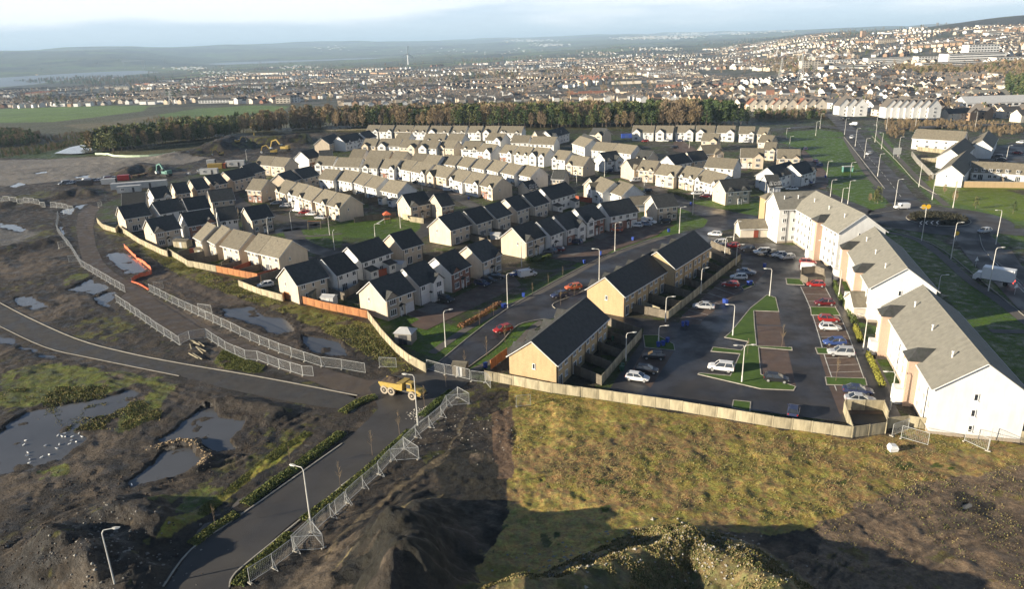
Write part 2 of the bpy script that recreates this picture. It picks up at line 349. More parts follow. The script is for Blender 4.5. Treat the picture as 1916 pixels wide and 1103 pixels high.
def smoothline(pts, n=6):
    out = []; P = [Vector(p) for p in pts]
    for i in range(len(P)-1):
        p0 = P[max(i-1,0)]; p1 = P[i]; p2 = P[i+1]; p3 = P[min(i+2, len(P)-1)]
        for k in range(n):
            t = k/n; out.append(tuple(.5*((2*p1)+(p2-p0)*t+(2*p0-5*p1+4*p2-p3)*t*t+(3*p1-p0-3*p2+p3)*t**3)))
    out.append(tuple(P[-1])); return out
def ribbon(name, pts, width, z, m, kind='structure', closed=False):
    P = [Vector(p) for p in pts]; L = []; Rr = []
    for i, p in enumerate(P):
        a = P[max(i-1, 0)]; b = P[min(i+1, len(P)-1)]; d = (b-a).normalized(); n = Vector((-d.y, d.x))
        w = width if not isinstance(width, (list, tuple)) else width[0]+(width[1]-width[0])*i/(len(P)-1)
        L.append(p+n*w/2); Rr.append(p-n*w/2)
    b = MB(); n = len(P)
    b.add([(q.x, q.y, z) for q in L]+[(q.x, q.y, z) for q in Rr], [(i, n+i, n+i+1, i+1) for i in range(n-1)])
    o = b.build(name, m); 
    if kind: o['kind'] = kind
    return o
def kerbline(pts, w=.18, h=.12, name='kerb', m=None, closed=False):
    if closed: pts = list(pts)+[pts[0]]
    b = MB()
    for p, q in zip(pts[:-1], pts[1:]):
        d = math.hypot(q[0]-p[0], q[1]-p[1])
        if d < .05: continue
        b.box((p[0]+q[0])/2, (p[1]+q[1])/2, -.05, d+w*.8, w, h+.05+random.uniform(0, .004), 0, math.atan2(q[1]-p[1], q[0]-p[0]))
    o = b.build(name, m or M['kerb']); o['kind'] = 'structure'; return o
# ------------------------------------------------------------------ ground: one sheet to the horizon
ponds = dict(
 p1=Z7((50,190),(130,130),(300,90),(560,60),(700,5),(790,15),(640,130),(520,170),(400,230),(470,280),(330,390),(150,450),(-60,480),(-200,400),(-60,300),(40,220)),
 p2=Z7((870,290),(1000,180),(1110,110),(1180,95),(1200,160),(1380,160),(1350,210),(1280,290),(1330,340),(1180,350),(1100,280),(950,290)),
 p3=Z7((690,510),(860,395),(900,345),(1050,320),(1110,370),(1090,440),(950,490),(740,540)),
 p4=Z4((580,340),(680,335),(760,370),(820,425),(790,450),(700,455),(640,410),(600,370)),
 p5=Z4((370,550),(520,475),(600,495),(610,545),(520,575),(400,555)),
 p6=Z4((520,590),(600,555),(690,560),(690,630),(650,670),(540,625)),
 p7=Z4((75,590),(170,585),(275,640),(180,655),(100,625)),
 p8=Z4((-60,780),(60,785),(160,850),(250,890),(330,930),(230,925),(100,860),(-60,830)),
 p9=Z4((1240,655),(1400,640),(1480,690),(1600,700),(1640,780),(1540,805),(1400,730),(1260,695)),
 p10=Z4((1690,800),(1900,830),(1930,920),(1780,905),(1680,850)),
 p11=Z4((420,75),(500,65),(530,90),(440,98)), p12=Z4((340,98),(412,90),(402,122),(345,126)),
 p13=Z1((320,852),(400,822),(520,798),(640,783),(660,800),(600,838),(480,852),(400,856)),
 p14=Z1((50,1042),(110,1020),(155,1028),(80,1048)), p15=Z1((190,967),(255,954),(262,966),(195,974)), p16=Z1((415,988),(505,972),(480,994),(420,994)),
 p18=Z4((-40,170),(60,175),(150,205),(110,225),(20,200),(-40,210)),
 p19=Z4((330,190),(352,190),(362,240),(340,240)), p20=Z4((395,280),(450,285),(445,300),(405,298)),
 p21=Z9((1560,630),(1620,620),(1610,655),(1555,655)),
 p22=Z1((1495,965),(1540,955),(1545,962),(1500,972)))
ponds = {k: GP(v, -.12) for k, v in ponds.items()}
roads_px = dict(
 haul=Z4((500,70),(560,85),(530,130),(520,200),(535,300),(575,390),(640,450),(830,565),(1240,790),(1560,920),(1908,1010),(2050,1050),(2300,1040),(2330,1130),(2130,1180),(1980,1150),(1750,1060),(1380,930),(1160,800),(1000,840),(650,615),(700,560),(470,410),(440,300),(425,200),(435,120)),
 newroad=[(-60,572),(0,570),(54,598),(144,638),(235,662),(335,682),(470,705),(587,726),(640,738),(668,742),(652,768),(600,762),(540,752),(430,730),(335,704),(240,684),(168,670),(84,650),(0,611),(-60,590)],
 main=[(300,1120),(358,1027),(453,963),(540,905),(640,831),(690,785),(708,765),(700,745),(690,725),(720,705),(790,700),(822,675),(950,575),(1110,487),(1210,449),(1255,440),(1320,425),(1345,432),(1325,450),(1260,470),(1180,530),(1110,585),(1012,600),(968,608),(930,645),(871,690),(880,712),(845,745),(760,812),(640,909),(540,985),(473,1044),(436,1078),(425,1120)],
)
roads = {k: GP(v) for k, v in roads_px.items()}
estate_px = [(178,402),(186,425),(257,440),(320,480),(345,480),(405,510),(490,535),(536,560),(688,596),(740,650),(797,697),(888,708),(1032,734),(1120,745),(1280,771),(1594,820),(1660,812),(1700,798),(1960,836),(2300,860),(2300,150),(1420,220),(1300,240),(680,240),(590,262),(560,300),(440,310),(330,335),(290,352),(220,372),(185,385)]
estate = GP(estate_px)
# gentle heaps: (crest pixels, crest height, half width)
heaps = [
 (Z8((-300,1250),(40,1010),(180,900),(300,790),(420,690)), 2.6, 4.2),
 (Z8((330,1150),(390,1000),(400,880),(370,800)), 4.6, 4.2),
 (Z8((150,1500),(260,1300),(400,1120)), 6.0, 5.5),
 ([(960,1160),(1120,1080),(1210,1045),(1300,1012),(1400,1062),(1480,1150)], 4.0, 4.4),
 ([(1000,1200),(1200,1190),(1400,1190)], 4.2, 6.0),
 (Z7((300,820),(420,860),(540,930)), 2.0, 3.5), (Z7((640,640),(740,650),(800,720)), 2.2, 3.0),
 (Z7((300,900),(440,960),(700,1000),(820,1060)), 1.4, 3.0),
 (Z7((840,1000),(940,960),(980,980)), 1.6, 1.6),
 (Z7((1180,70),(1330,60),(1480,75),(1520,110)), 1.0, 2.2), (Z7((840,320),(980,290),(1090,290),(1160,360),(1110,430)), .55, .8),
 (Z1((1240,800),(1340,765),(1480,770),(1620,760),(1780,745)), 5.5, 9.0), (Z1((700,950),(790,915),(870,935)), 3.5, 6.0),
 (Z1((350,1075),(420,1050),(500,1065)), 2.0, 4.0), (Z1((950,860),(1100,840),(1240,800)), 2.5, 8.0),
 (Z4((20,60),(120,35),(200,60)), 1.5, 4.0), (Z4((-100,330),(100,300),(260,260)), 1.2, 5.0),
 (Z8((300,-80),(430,-100),(520,-60)), .8, 2.0),
]
tracks = [GP(q) for q in (Z7((-100,1080),(120,880),(300,760),(560,640),(800,570),(1100,510),(1380,390),(1640,200),(1760,130)), Z7((-60,700),(60,760),(110,900),(40,1100)), Z7((0,990),(200,800),(500,660),(760,560),(1080,480),(1330,380)),
 Z9((600,1120),(900,900),(1150,780),(1500,660),(1900,560)), Z9((900,1110),(1300,900),(1700,760),(2000,680)), Z9((840,1110),(860,930),(960,800)), Z8((1080,370),(1350,380),(1500,420),(1600,480),(1640,540)), Z8((900,60),(890,250),(900,480)),
 Z4((-80,480),(150,530),(420,420)), Z4((700,480),(1000,560),(1500,830),(1900,960)), Z4((0,960),(500,1000),(900,1080),(1300,1180)), Z1((0,960),(400,930),(800,900),(1200,860)), Z1((0,1010),(500,960),(900,930)), Z8((0,900),(200,700),(420,520)), Z8((100,1000),(330,790),(560,600)))]
_hp = []
for pts, hh, w in heaps:
    q = []
    for x, y in pts:
        if y > 1400: y = 1400
        q.append(G(x, y, hh*.8))
    _hp.append((q, hh, w))
def local_z(X, Y, d):
    """relief of the muddy foreground; the estate and the roads stay level"""
    wx = X+fbm(X/3.5, Y/3.5, 3, 31)*3.2; wy = Y+fbm(X/3.5, Y/3.5, 3, 41)*3.2
    ins = inpoly(X, Y, estate)
    near = (~ins) & (d < 620)
    z = np.zeros(X.shape)
    flat = np.zeros(X.shape)
    for k in roads:
        flat = np.maximum(flat, inpoly(X, Y, roads[k]).astype(float))
        D = dline(X, Y, roads[k]+[roads[k][0]], 4)
        flat = np.maximum(flat, np.clip(1.25-D/3.0, 0, 1))
    D = dline(X, Y, estate+[estate[0]], 4); flat = np.maximum(flat, np.clip(1.1-D/3.0, 0, 1)); flat[ins] = 1
    amp = np.clip(d/400, .35, 1)
    rough = fbm(X/9, Y/9, 4, 3)*.55*amp+fbm(X/2.2, Y/2.2, 4, 9)*.52+fbm(X/.9, Y/.9, 2, 19)*.24
    rough = np.maximum(rough+.16, -.02)
    z = np.where(near, rough, 0)
    for pts, hh, w in _hp:
        D = dline(wx, wy, pts, w*3); g = np.exp(-(D/w)**2)
        m = D < w*3
        z[m] += (hh*g[m])*(1+fbm(X[m]/2.4, Y[m]/2.4, 4, 50)*(.45 if hh < 3 else .16))
    pm = np.zeros(X.shape, bool)
    for ln in tracks:
        D = dline(X+fbm(X/9, Y/9, 2, 201)*2.5, Y+fbm(X/9, Y/9, 2, 205)*2.5, ln, 4); m = D < 3.4
        z[m] += -.07*np.cos(D[m]*3.6)*np.clip(3.0-D[m], 0, 1)*np.clip(.6+fbm(X[m]/5, Y[m]/5, 3, 211)*3.5, 0, 1.2)
    for k, p in ponds.items(): pm |= inpoly(wx*.55+X*.45, wy*.55+Y*.45, p)
    z = np.where(pm & near, -.34+fbm(X/2.6, Y/2.6, 5, 77)*1.0+np.minimum(z,.2)*.3, z)
    z = z*(1-flat)-.02*flat
    return z
def build_ground():
    az = np.concatenate([np.linspace(-75, -38, 90)[:-1], np.linspace(-38, 38, 540), np.linspace(38, 75, 90)[1:]])*math.pi/180
    r = [14.0]
    while r[-1] < 45000:
        q = r[-1]
        st = 2.0 if q < 56 else (.30 if q < 110 else (.45 if q < 170 else (q*.0050 if q < 800 else q*.011)))
        if q < 56: st = min(2.0, max(.5, 56-q))
        r.append(q+st)
    r = np.array(r); A, Rr = np.meshgrid(az, r)
    X = Rr*np.sin(A); Y = Rr*np.cos(A)
    d = Rr
    Z = base_z(X, Y)+local_z(X, Y, d)
    n, m = X.shape; GZ.update(a=az, r=r, z=Z)
    vs = np.stack([X, Y, Z], -1).reshape(-1, 3).astype(np.float32)
    idx = np.arange(n*m).reshape(n, m)
    f = np.stack([idx[:-1,:-1], idx[:-1,1:], idx[1:,1:], idx[1:,:-1]], -1).reshape(-1, 4)
    me = bpy.data.meshes.new('ground'); me.vertices.add(len(vs)); me.vertices.foreach_set('co', vs.ravel())
    me.loops.add(f.size); me.loops.foreach_set('vertex_index', f.ravel().astype(np.int32))
    me.polygons.add(len(f)); me.polygons.foreach_set('loop_start', np.arange(0, f.size, 4, dtype=np.int32))
    me.polygons.foreach_set('use_smooth', np.ones(len(f), bool)); me.update(calc_edges=True); me.validate()
    x = X; y = Y
    C = np.zeros((n, m, 4), np.float32); C[..., 3] = 0
    def lay(mask, col, veg, a=1.0):
        for i in range(3): C[..., i] = np.where(mask, C[..., i]*(1-a)+col[i]*a, C[..., i])
        C[..., 3] = np.where(mask, C[..., 3]*(1-a)+veg*a, C[..., 3])
    MUD = (.050,.040,.030); DMUD = (.027,.023,.019); LMUD = (.150,.115,.080); DRY = (.400,.300,.125); GRN = (.060,.100,.020); RGR = (.105,.120,.032)
    # far country
    fld = vnoise(x/260+fbm(x/400,y/400,2,61)*.8, y/420, 62)
    cell = vnoise(np.floor(x/230+.6*vnoise(x/600,y/600,71))*3.1, np.floor(y/330+.5*vnoise(x/500,y/500,72))*7.7, 63)
    C[..., 0] = .075+cell*.07; C[..., 1] = .080+cell*.065+(cell > .6)*.035; C[..., 2] = .034+cell*.018; C[..., 3] = .5
    hedge = (np.abs((x/230+.6*vnoise(x/600,y/600,71)) % 1-.5) > .46) | (np.abs((y/330+.5*vnoise(x/500,y/500,72)) % 1-.5) > .465)
    lay(hedge & (d > 560), (.045,.042,.022), .5)
    wood = (fbm(x/380, y/500, 4, 81) > .11) & (d > 900); lay(wood, (.050,.042,.024), .5)
    wx = x+fbm(x/3, y/3, 4, 91)*3.0; wy = y+fbm(x/3, y/3, 4, 95)*3.0
    bx = x+fbm(x/30, y/30, 4, 91)*26; by = y+fbm(x/30, y/30, 4, 95)*26
    # middle distance
    mid = (d < 1250)
    lay(mid & (d > 430), (.085,.080,.038), .6)
    def far(p): return [q[:2] for q in (GT(*a) for a in p) if q]
    def PL(p): return [G(*a) for a in p]
    town = (PXA > 0) if False else None
    for pts, col, v in (
        (Z1((-200,600),(300,598),(830,590),(800,620),(560,650),(300,680),(-200,690)), (.125,.195,.035), .8),
        (Z1((880,640),(1100,605),(1420,588),(1620,592),(1560,625),(1200,650),(960,672)), (.120,.190,.035), .8),
        (Z1((-200,690),(300,700),(900,660),(1000,690),(700,720),(300,760),(200,830),(-200,850)), (.070,.062,.034), .7),
        (Z1((350,700),(620,680),(880,640),(900,660),(700,700),(450,720)), (.15,.125,.065), .5),
        (Z1((600,745),(1100,665),(1250,660),(1080,690),(700,740)), (.060,.085,.026), .8),
        (Z1((0,860),(250,830),(370,800),(620,770),(620,850),(300,880),(0,880)), (.058,.085,.030), .8),
        (Z3((420,655),(700,640),(760,660),(740,700),(560,730),(440,700)), (.125,.110,.055), .8),
        (Z3((90,400),(230,395),(560,405),(560,450),(230,450),(100,420)), (.045,.110,.022), .9),
        (Z3((1000,640),(1916,660),(1916,740),(1500,720),(1000,700)), (.085,.065,.036), .6),
        (Z1((1560,950+0),(1,1),(2,2)), (.1,.1,.1), 0)):
        if len(pts) > 3: lay(inpoly(bx*.3+x*.7, by*.3+y*.7, far(pts) if min(p[1] for p in pts) < 215 else PL(pts)), col, v)
    # muddy site on the left and in front
    site = PL([(-900,420),(-300,330),(0,288),(215,290),(330,286),(400,272),(500,240),(560,236),(640,236),(700,240),(1300,244),(1420,232)])
    front = site+estate[::-1][:1]
    muddy = PL([(-900,330),(-200,300),(0,290),(100,296),(215,292),(330,288),(410,262),(500,240),(590,236),(700,242),(600,262),(560,300),(440,310),(290,352),(185,385),(178,402),(257,440),(345,480),(490,535),(536,560),(688,596),(797,697),(888,708),(1300,772),(1594,820),(1700,798),(1960,836),(2400,900)])
    muddy += [(160, 14), (-200, 14)]
    mm = inpoly(x, y, muddy) | ((d < 70) & ~inpoly(x, y, estate))
    n1 = fbm(x/6, y/6, 5, 101); n2 = fbm(x/22, y/22, 4, 105); n3 = fbm(x/1.5, y/1.5, 3, 107)
    lay(mm, MUD, 0)
    lay(mm & (n1+n3*.5 > .10), DMUD, 0); lay(mm & (n1*.6+n2+n3*.3 < -.14), LMUD, 0, .55)
    lay(mm & (n2+n3*.7+n1*.4 > .24), (.085,.085,.030), .8)
    P = lambda z: PL(z)
    W = lambda p, amt=1.0: inpoly(x+(wx-x)*amt, y+(wy-y)*amt, p)
    lay(W(P(Z1((-200,880),(300,885),(600,870),(980,875),(1180,880),(1000,920),(700,930),(560,990),(150,1030),(-200,1050))), 2) & (n1 > -.3), (.225,.200,.170), .1)
    lay(W(P(Z4((-40,180),(120,190),(200,240),(100,290),(-40,300))), 2), (.14,.13,.115), 0)
    # vegetation patches left of the road
    for q in (Z7((380,220),(450,170),(540,170),(500,240),(420,250)), Z7((640,180),(760,80),(880,120),(900,160),(720,220),(620,230)), Z4((340,500),(400,465),(490,450),(500,500),(440,510),(380,545)),
              Z4((1180,960),(1250,880),(1470,970),(1450,1010),(1290,990)), Z4((0,1020),(260,960),(700,1010),(1000,1080),(900,1200),(300,1250),(0,1200)), Z7((160,440),(330,400),(360,470),(240,500)),
              Z7((820,620),(1000,580),(1100,560),(1230,590),(1180,640),(1000,700),(860,740)), Z7((1080,540),(1240,520),(1260,560),(1100,590))):
        lay(W(P(q), 1.3) & (n3+n1 > -.25), RGR, .9)
    lay(W(P(Z7((1060,590),(1225,590),(1100,650),(1000,720),(940,720)))), GRN, .9)
    # embankment beyond the boundary fence (green grass above the haul road)
    for q in (Z4((540,190),(660,205),(905,350),(945,340),(1210,470),(1440,520),(1580,610),(1908,690),(2090,740),(2330,980),(2200,1010),(2080,920),(1900,820),(1600,690),(1350,600),(1150,520),(1000,470),(850,350),(700,260),(600,240)),):
        lay(W(P(q), .7), (.125,.125,.034), .9)
        lay(W(P(q), .7) & (n1+n3*.6 > .06), (.075,.058,.036), .3)
    lay(W(P(Z4((840,400),(1000,470),(1400,620),(1600,700),(1780,820),(1908,850),(1900,940),(1500,850),(1240,700),(830,520)))) & (n1 > -.3), (.085,.066,.050), .1)
    # rough field on the right
    fieldp = [(955,715),(1032,737),(1120,748),(1280,774),(1594,823),(1660,815),(1700,802),(1960,840),(2300,880),(2300,1000),(1800,960),(1560,990),(1400,1000),(1310,1000),(1200,1040),(1100,1090),(1000,1160),(900,1200),(900,1050),(940,980),(952,920),(958,850),(958,760)]
    F = W(P(fieldp), .75)
    lay(F, DRY, 1); lay(F & (n1+n3*.8 > .05), (.255,.215,.072), 1); lay(F & (n2+n1*.5+n3*.4 < -.14), (.28,.20,.105), 1); lay(F & (n1*.8+n3 < -.36), (.07,.09,.02), .9)
    bare = W(P([(1540,985),(1640,930),(1760,900),(1960,870),(2400,860),(2400,1300),(1500,1300),(1470,1080)]), 1.4)
    lay(bare, (.210,.150,.100), .15); lay(bare & (n3+n1 > .10), (.135,.098,.068), .15); lay(bare & (n3+n1*.6 < -.28), (.17,.14,.06), .8)
    hill = W(P([(1000,1105),(1180,1000),(1300,985),(1430,1040),(1520,1110),(1500,1250),(900,1250)]), 1)
    lay(hill, (.20,.17,.095), .9); lay(hill & (n3+n1 > .12), (.10,.10,.04), .6)
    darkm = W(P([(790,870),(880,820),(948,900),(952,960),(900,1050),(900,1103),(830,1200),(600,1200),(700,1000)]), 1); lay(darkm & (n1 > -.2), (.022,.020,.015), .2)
    lay(W(P(Z8((830,130),(950,90),(950,500),(870,500),(830,330))), .3) & (n3 > -.3), (.13,.085,.055), .1)
    lay(W(P(Z8((-80,900),(60,740),(430,440),(570,350),(700,100),(720,110),(560,400),(420,490),(60,790),(-80,960))), .6), (.155,.120,.072), .1)
    lay(W(P(Z8((-80,1200),(20,1020),(200,900),(400,660),(560,580),(540,610),(420,680),(220,920),(40,1040))), .5), (.17,.14,.075), .3)
    # verge strips of the lower road
    lay(W(P(Z7((880,860),(980,740),(1120,650),(1240,580),(1400,450),(1560,310),(1700,230),(1740,240),(1600,360),(1440,480),(1260,610),(1130,700),(960,840))), .35), (.23,.215,.052), 1)
    # estate floor
    E_ = inpoly(x, y, estate)
    lay(E_ & (d < 620), (.060,.055,.042), .3)
    lay(E_ & (n1+n3*.5 > .02) & (d < 620), (.050,.072,.020), .8)
    for q in (
        Z5((190,700),(430,690),(520,720),(700,760),(850,640),(1060,530),(1400,350),(1620,270),(1830,200),(1908,150),(1908,230),(1700,270),(1400,385),(920,650),(540,945),(330,850),(220,760)),
        Z5((700,985),(870,850),(980,740),(1130,705),(1000,850),(900,920),(830,990)),
        Z5((0,150),(180,160),(430,140),(470,170),(420,240),(200,260),(0,250)), Z4((1540,230),(1908,150),(1908,310),(1700,300)),
        Z5((1190,650),(1400,500),(1460,470),(1380,560),(1340,600),(1230,640)),
        Z3((540,790),(700,765),(900,770),(1040,960),(1160,1100),(1120,1180),(1000,1190),(860,1120),(800,990),(700,850)),
        Z3((560,740),(760,720),(900,740),(900,765),(700,765),(600,780)),
        Z6((1020,20),(1180,0),(1250,-60),(1160,60),(1050,100)),
        Z3((1030,700),(1130,740),(1190,830),(1300,960),(1440,1080),(1916,1160),(1916,1260),(1500,1160),(1400,1110),(1200,930),(1080,790)),
        Z6((1120,200),(1300,240),(1500,370),(1760,610),(1960,780),(1960,1000),(1908,1070),(1700,850),(1400,500),(1150,260)),
        Z6((1230,200),(1400,290),(1640,470),(1880,640),(1960,720),(1960,640),(1700,480),(1560,330),(1420,260),(1280,200)),
        Z6((1690,240),(1908,200),(1960,230),(1960,320),(1820,300),(1830,360),(1960,460),(1960,420),(1700,340),(1660,300)),
        Z6((1330,-20),(1500,-60),(1960,40),(1960,170),(1640,140),(1500,90),(1400,60)),
        Z6((840,430),(880,430),(960,560),(980,640),(960,720),(1130,760),(1150,900),(1230,1000),(1280,1103),(1100,1103),(1040,880),(960,740),(880,600)),
        Z6((60,60),(240,90),(440,160),(440,190),(150,200),(-60,180),(-60,80)),
        [(1276,375),(1330,395),(1400,420),(1420,400),(1500,400),(1560,395),(1480,370),(1400,370)]):
        lay(inpoly(x+(wx-x)*.12, y+(wy-y)*.12, P(q)) & E_, (.068,.125,.018), .9)
    lay(inpoly(x, y, P(Z3((1330,1020),(1480,980),(1916,1090),(1916,1240),(1640,1160),(1480,1120)))), (.115,.165,.022), .9)
    lay(inpoly(x, y, P(Z3((1440,990),(1560,1060),(1916,1060),(1916,1015),(1600,1010),(1500,985)))), (.115,.165,.022), .9)
    for ln in tracks:
        D = dline(x+fbm(x/9, y/9, 2, 201)*2.5, y+fbm(x/9, y/9, 2, 205)*2.5, ln, 4); s_ = np.cos(D*3.6)*np.clip(.6+fbm(x/5, y/5, 3, 211)*3.5, 0, 1.2)
        lay((D < 3.0) & (s_ > .4) & ~E_, (.040,.031,.023), 0, .5); lay((D < 3.0) & (s_ < -.55) & ~E_, (.105,.080,.056), .1, .4)
    pm = np.zeros(x.shape, bool)
    for k, p in ponds.items():
        if abs(p[0][0]) < 200 and p[0][1] < 320: lay((dline(wx, wy, p+[p[0]], 3) < 1.6+n3*2) & ~E_, (.036,.028,.021), 0)
        pm |= inpoly(wx*.55+x*.45, wy*.55+y*.45, p)
    lay(pm & ~E_ & (d < 700), (.045,.036,.027), 0)
    PXx, PXy = PX(X, Y, Z)
    tz = (d > 560) & (d < 6500) & in_town(PXx, PXy)
    n4 = fbm(x/28, y/28, 3, 131)
    lay(tz, (.105,.096,.074), .3); lay(tz & (n4 > .06), (.060,.062,.030), .5); lay(tz & (n4 < -.12), (.12,.11,.095), .1)
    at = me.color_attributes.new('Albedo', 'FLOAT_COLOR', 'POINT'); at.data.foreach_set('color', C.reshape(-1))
    m = bpy.data.materials.new('ground_surface'); m.use_nodes = True; nt = m.node_tree; b = nt.nodes['Principled BSDF']; b.inputs['Specular IOR Level'].default_value = .25
    L = nt.links.new; A_ = nt.nodes.new('ShaderNodeAttribute'); A_.attribute_name = 'Albedo'; tcn = nt.nodes.new('ShaderNodeTexCoord')
    def noise(sc, det, rg=.6):
        q = nt.nodes.new('ShaderNodeTexNoise'); q.inputs['Scale'].default_value = sc; q.inputs['Detail'].default_value = det; q.inputs['Roughness'].default_value = rg; L(tcn.outputs['Object'], q.inputs['Vector']); return q
    nf = noise(2.2, 8, .78); nm = noise(.45, 7, .65); nl = noise(.02, 8)
    def rng(src, a, b_, c, d_):
        q = nt.nodes.new('ShaderNodeMapRange'); q.inputs['From Min'].default_value = a; q.inputs['From Max'].default_value = b_; q.inputs['To Min'].default_value = c; q.inputs['To Max'].default_value = d_; L(src, q.inputs['Value']); return q.outputs[0]
    def mulc(a, v):
        q = nt.nodes.new('ShaderNodeMixRGB'); q.blend_type = 'MULTIPLY'; q.inputs[0].default_value = 1; L(a, q.inputs[1]); L(v, q.inputs[2]); return q.outputs[0]
    c = mulc(A_.outputs['Color'], rng(nf.outputs['Fac'], .34, .66, .50, 1.55)); c = mulc(c, rng(nm.outputs['Fac'], .3, .7, .62, 1.36)); c = mulc(c, rng(nl.outputs['Fac'], .35, .65, .8, 1.2))
    # straw and green streaks where something grows
    tint = nt.nodes.new('ShaderNodeMixRGB'); n5 = noise(1.1, 6, .7); tint.inputs[1].default_value = (1.25,1.0,.8,1); tint.inputs[2].default_value = (.84,1.0,.66,1); L(rng(n5.outputs['Fac'], .38, .62, 0, 1), tint.inputs[0])
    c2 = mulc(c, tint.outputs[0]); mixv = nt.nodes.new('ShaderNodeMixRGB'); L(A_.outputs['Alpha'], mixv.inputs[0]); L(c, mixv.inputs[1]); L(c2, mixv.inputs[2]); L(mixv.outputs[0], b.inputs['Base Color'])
    L(rng(nm.outputs['Fac'], .38, .62, .34, .95), b.inputs['Roughness'])
    bn = nt.nodes.new('ShaderNodeBump'); bn.inputs['Strength'].default_value = 1.0; bn.inputs['Distance'].default_value = .32; L(nf.outputs['Fac'], bn.inputs['Height'])
    bn2 = nt.nodes.new('ShaderNodeBump'); bn2.inputs['Strength'].default_value = .6; bn2.inputs['Distance'].default_value = .5; L(nm.outputs['Fac'], bn2.inputs['Height']); L(bn.outputs[0], bn2.inputs['Normal']); L(bn2.outputs[0], b.inputs['Normal'])
    me.materials.append(m); o = obj('ground', me); o['kind'] = 'structure'
    return o
town_px = [(-300,205),(0,204),(60,202),(260,196),(420,194),(560,196),(640,200),(1000,190),(1300,192),(1400,204),(1480,214),(1560,212),(1700,224),(1820,226),(2300,240),(2300,30),(1916,46),(1700,58),(1500,66),(1420,80),(1330,92),(1180,104),(1020,112),(900,118),(760,128),(640,128),(420,142),(330,150),(140,166),(-300,172)]
PXA = np.zeros(1)
def in_town(px, py):
    return inpoly(np.clip(px, -900, 2900), np.clip(py, -500, 1500), town_px)
build_ground()
def hz(x, y): return float(ground_z(np.array([x]), np.array([y]))[0])
# water: one sheet in each hollow and the firth
for k, p in ponds.items():
    cx = sum(q[0] for q in p)/len(p); cy = sum(q[1] for q in p)/len(p)
    e_ = [(cx+(q[0]-cx)*1.0+(q[0]-cx)/max(1, math.hypot(q[0]-cx, q[1]-cy))*2.0, cy+(q[1]-cy)+(q[1]-cy)/max(1, math.hypot(q[0]-cx, q[1]-cy))*2.0) for q in p]
    ob_ = sheet('water', e_, -.12, M['water'])
M['sea'] = mat('firth_water', (.10,.12,.14), .35, .2, .002, .3, bscale=.02)
sheet('firth', [(-16000,2600),(2500,2600),(2500,16000),(-16000,16000)], -60.0, M['sea'])
# ------------------------------------------------------------------ window, door and roof pieces shared by the houses
_wm = {}
def win_mesh(w, h, n):
    k = (round(w, 2), round(h, 2), n)
    if k not in _wm:
        b = MB(); t = .085
        b.box(0, -.03, -.06, w+.16, .14, .07)                              # sill
        b.box(0, 0, h-t, w, .09, t); b.box(0, 0, 0.01, w, .09, t)
        for i in range(n+1):
            x = -w/2+t/2+(w-t)*i/n; b.box(x, -.002, t*.9, t, .09, h-t*1.7)
        g = MB(); g.box(0, .025, .03, w-.05, .03, h-.06)
        b.v = [(x_, y_-.05, z_) for x_, y_, z_ in b.v]; g.v = [(x_, y_-.055, z_) for x_, y_, z_ in g.v]
        _wm[k] = (b.mesh('window', [M['upvc']]), g.mesh('pane', [M['glass']]))
    return _wm[k]
def window(par, x, y, z, w, h, n=2, rz=0):
    a, g = win_mesh(w, h, n)
    o = obj('window', a, par, (x, y, z), rz); obj('pane', g, o); return o
_dm = {}
def door(par, x, y, rz=0, canopy=True, z=0):
    if 'd' not in _dm:
        b = MB(); b.box(0, 0, 0.05, .95, .10, 2.05); b.box(0, -.04, 1.15, .5, .06, .75, 1); b.box(.36, -.06, 1.0, .05, .06, .2, 1)
        c = MB(); c.prism([(-.75,2.3),(0,2.85),(.75,2.3),(.75,2.22),(0,2.72),(-.75,2.22)], -.75, .05, 0, 'y')
        c.box(-.66, -.6, 0, .09, .09, 2.3, 1); c.box(.66, -.6, 0, .09, .09, 2.3, 1)
        _dm['d'] = b.mesh('door', [M['door'], M['glass']]); _dm['c'] = c.mesh('porch_canopy', [M['roof_shade'], M['upvc']])
        g = MB(); g.box(0, 0, .03, 2.35, .1, 2.15); g.box(0, -.06, 2.18, 2.5, .1, .12)
        for i in range(4): g.box(0, -.055, .15+i*.5, 2.1, .02, .38)
        _dm['g'] = g.mesh('garage_door', [M['gdoor']])
    obj('door', _dm['d'], par, (x, y, z), rz)
    if canopy: obj('porch_canopy', _dm['c'], par, (x, y, z), rz)
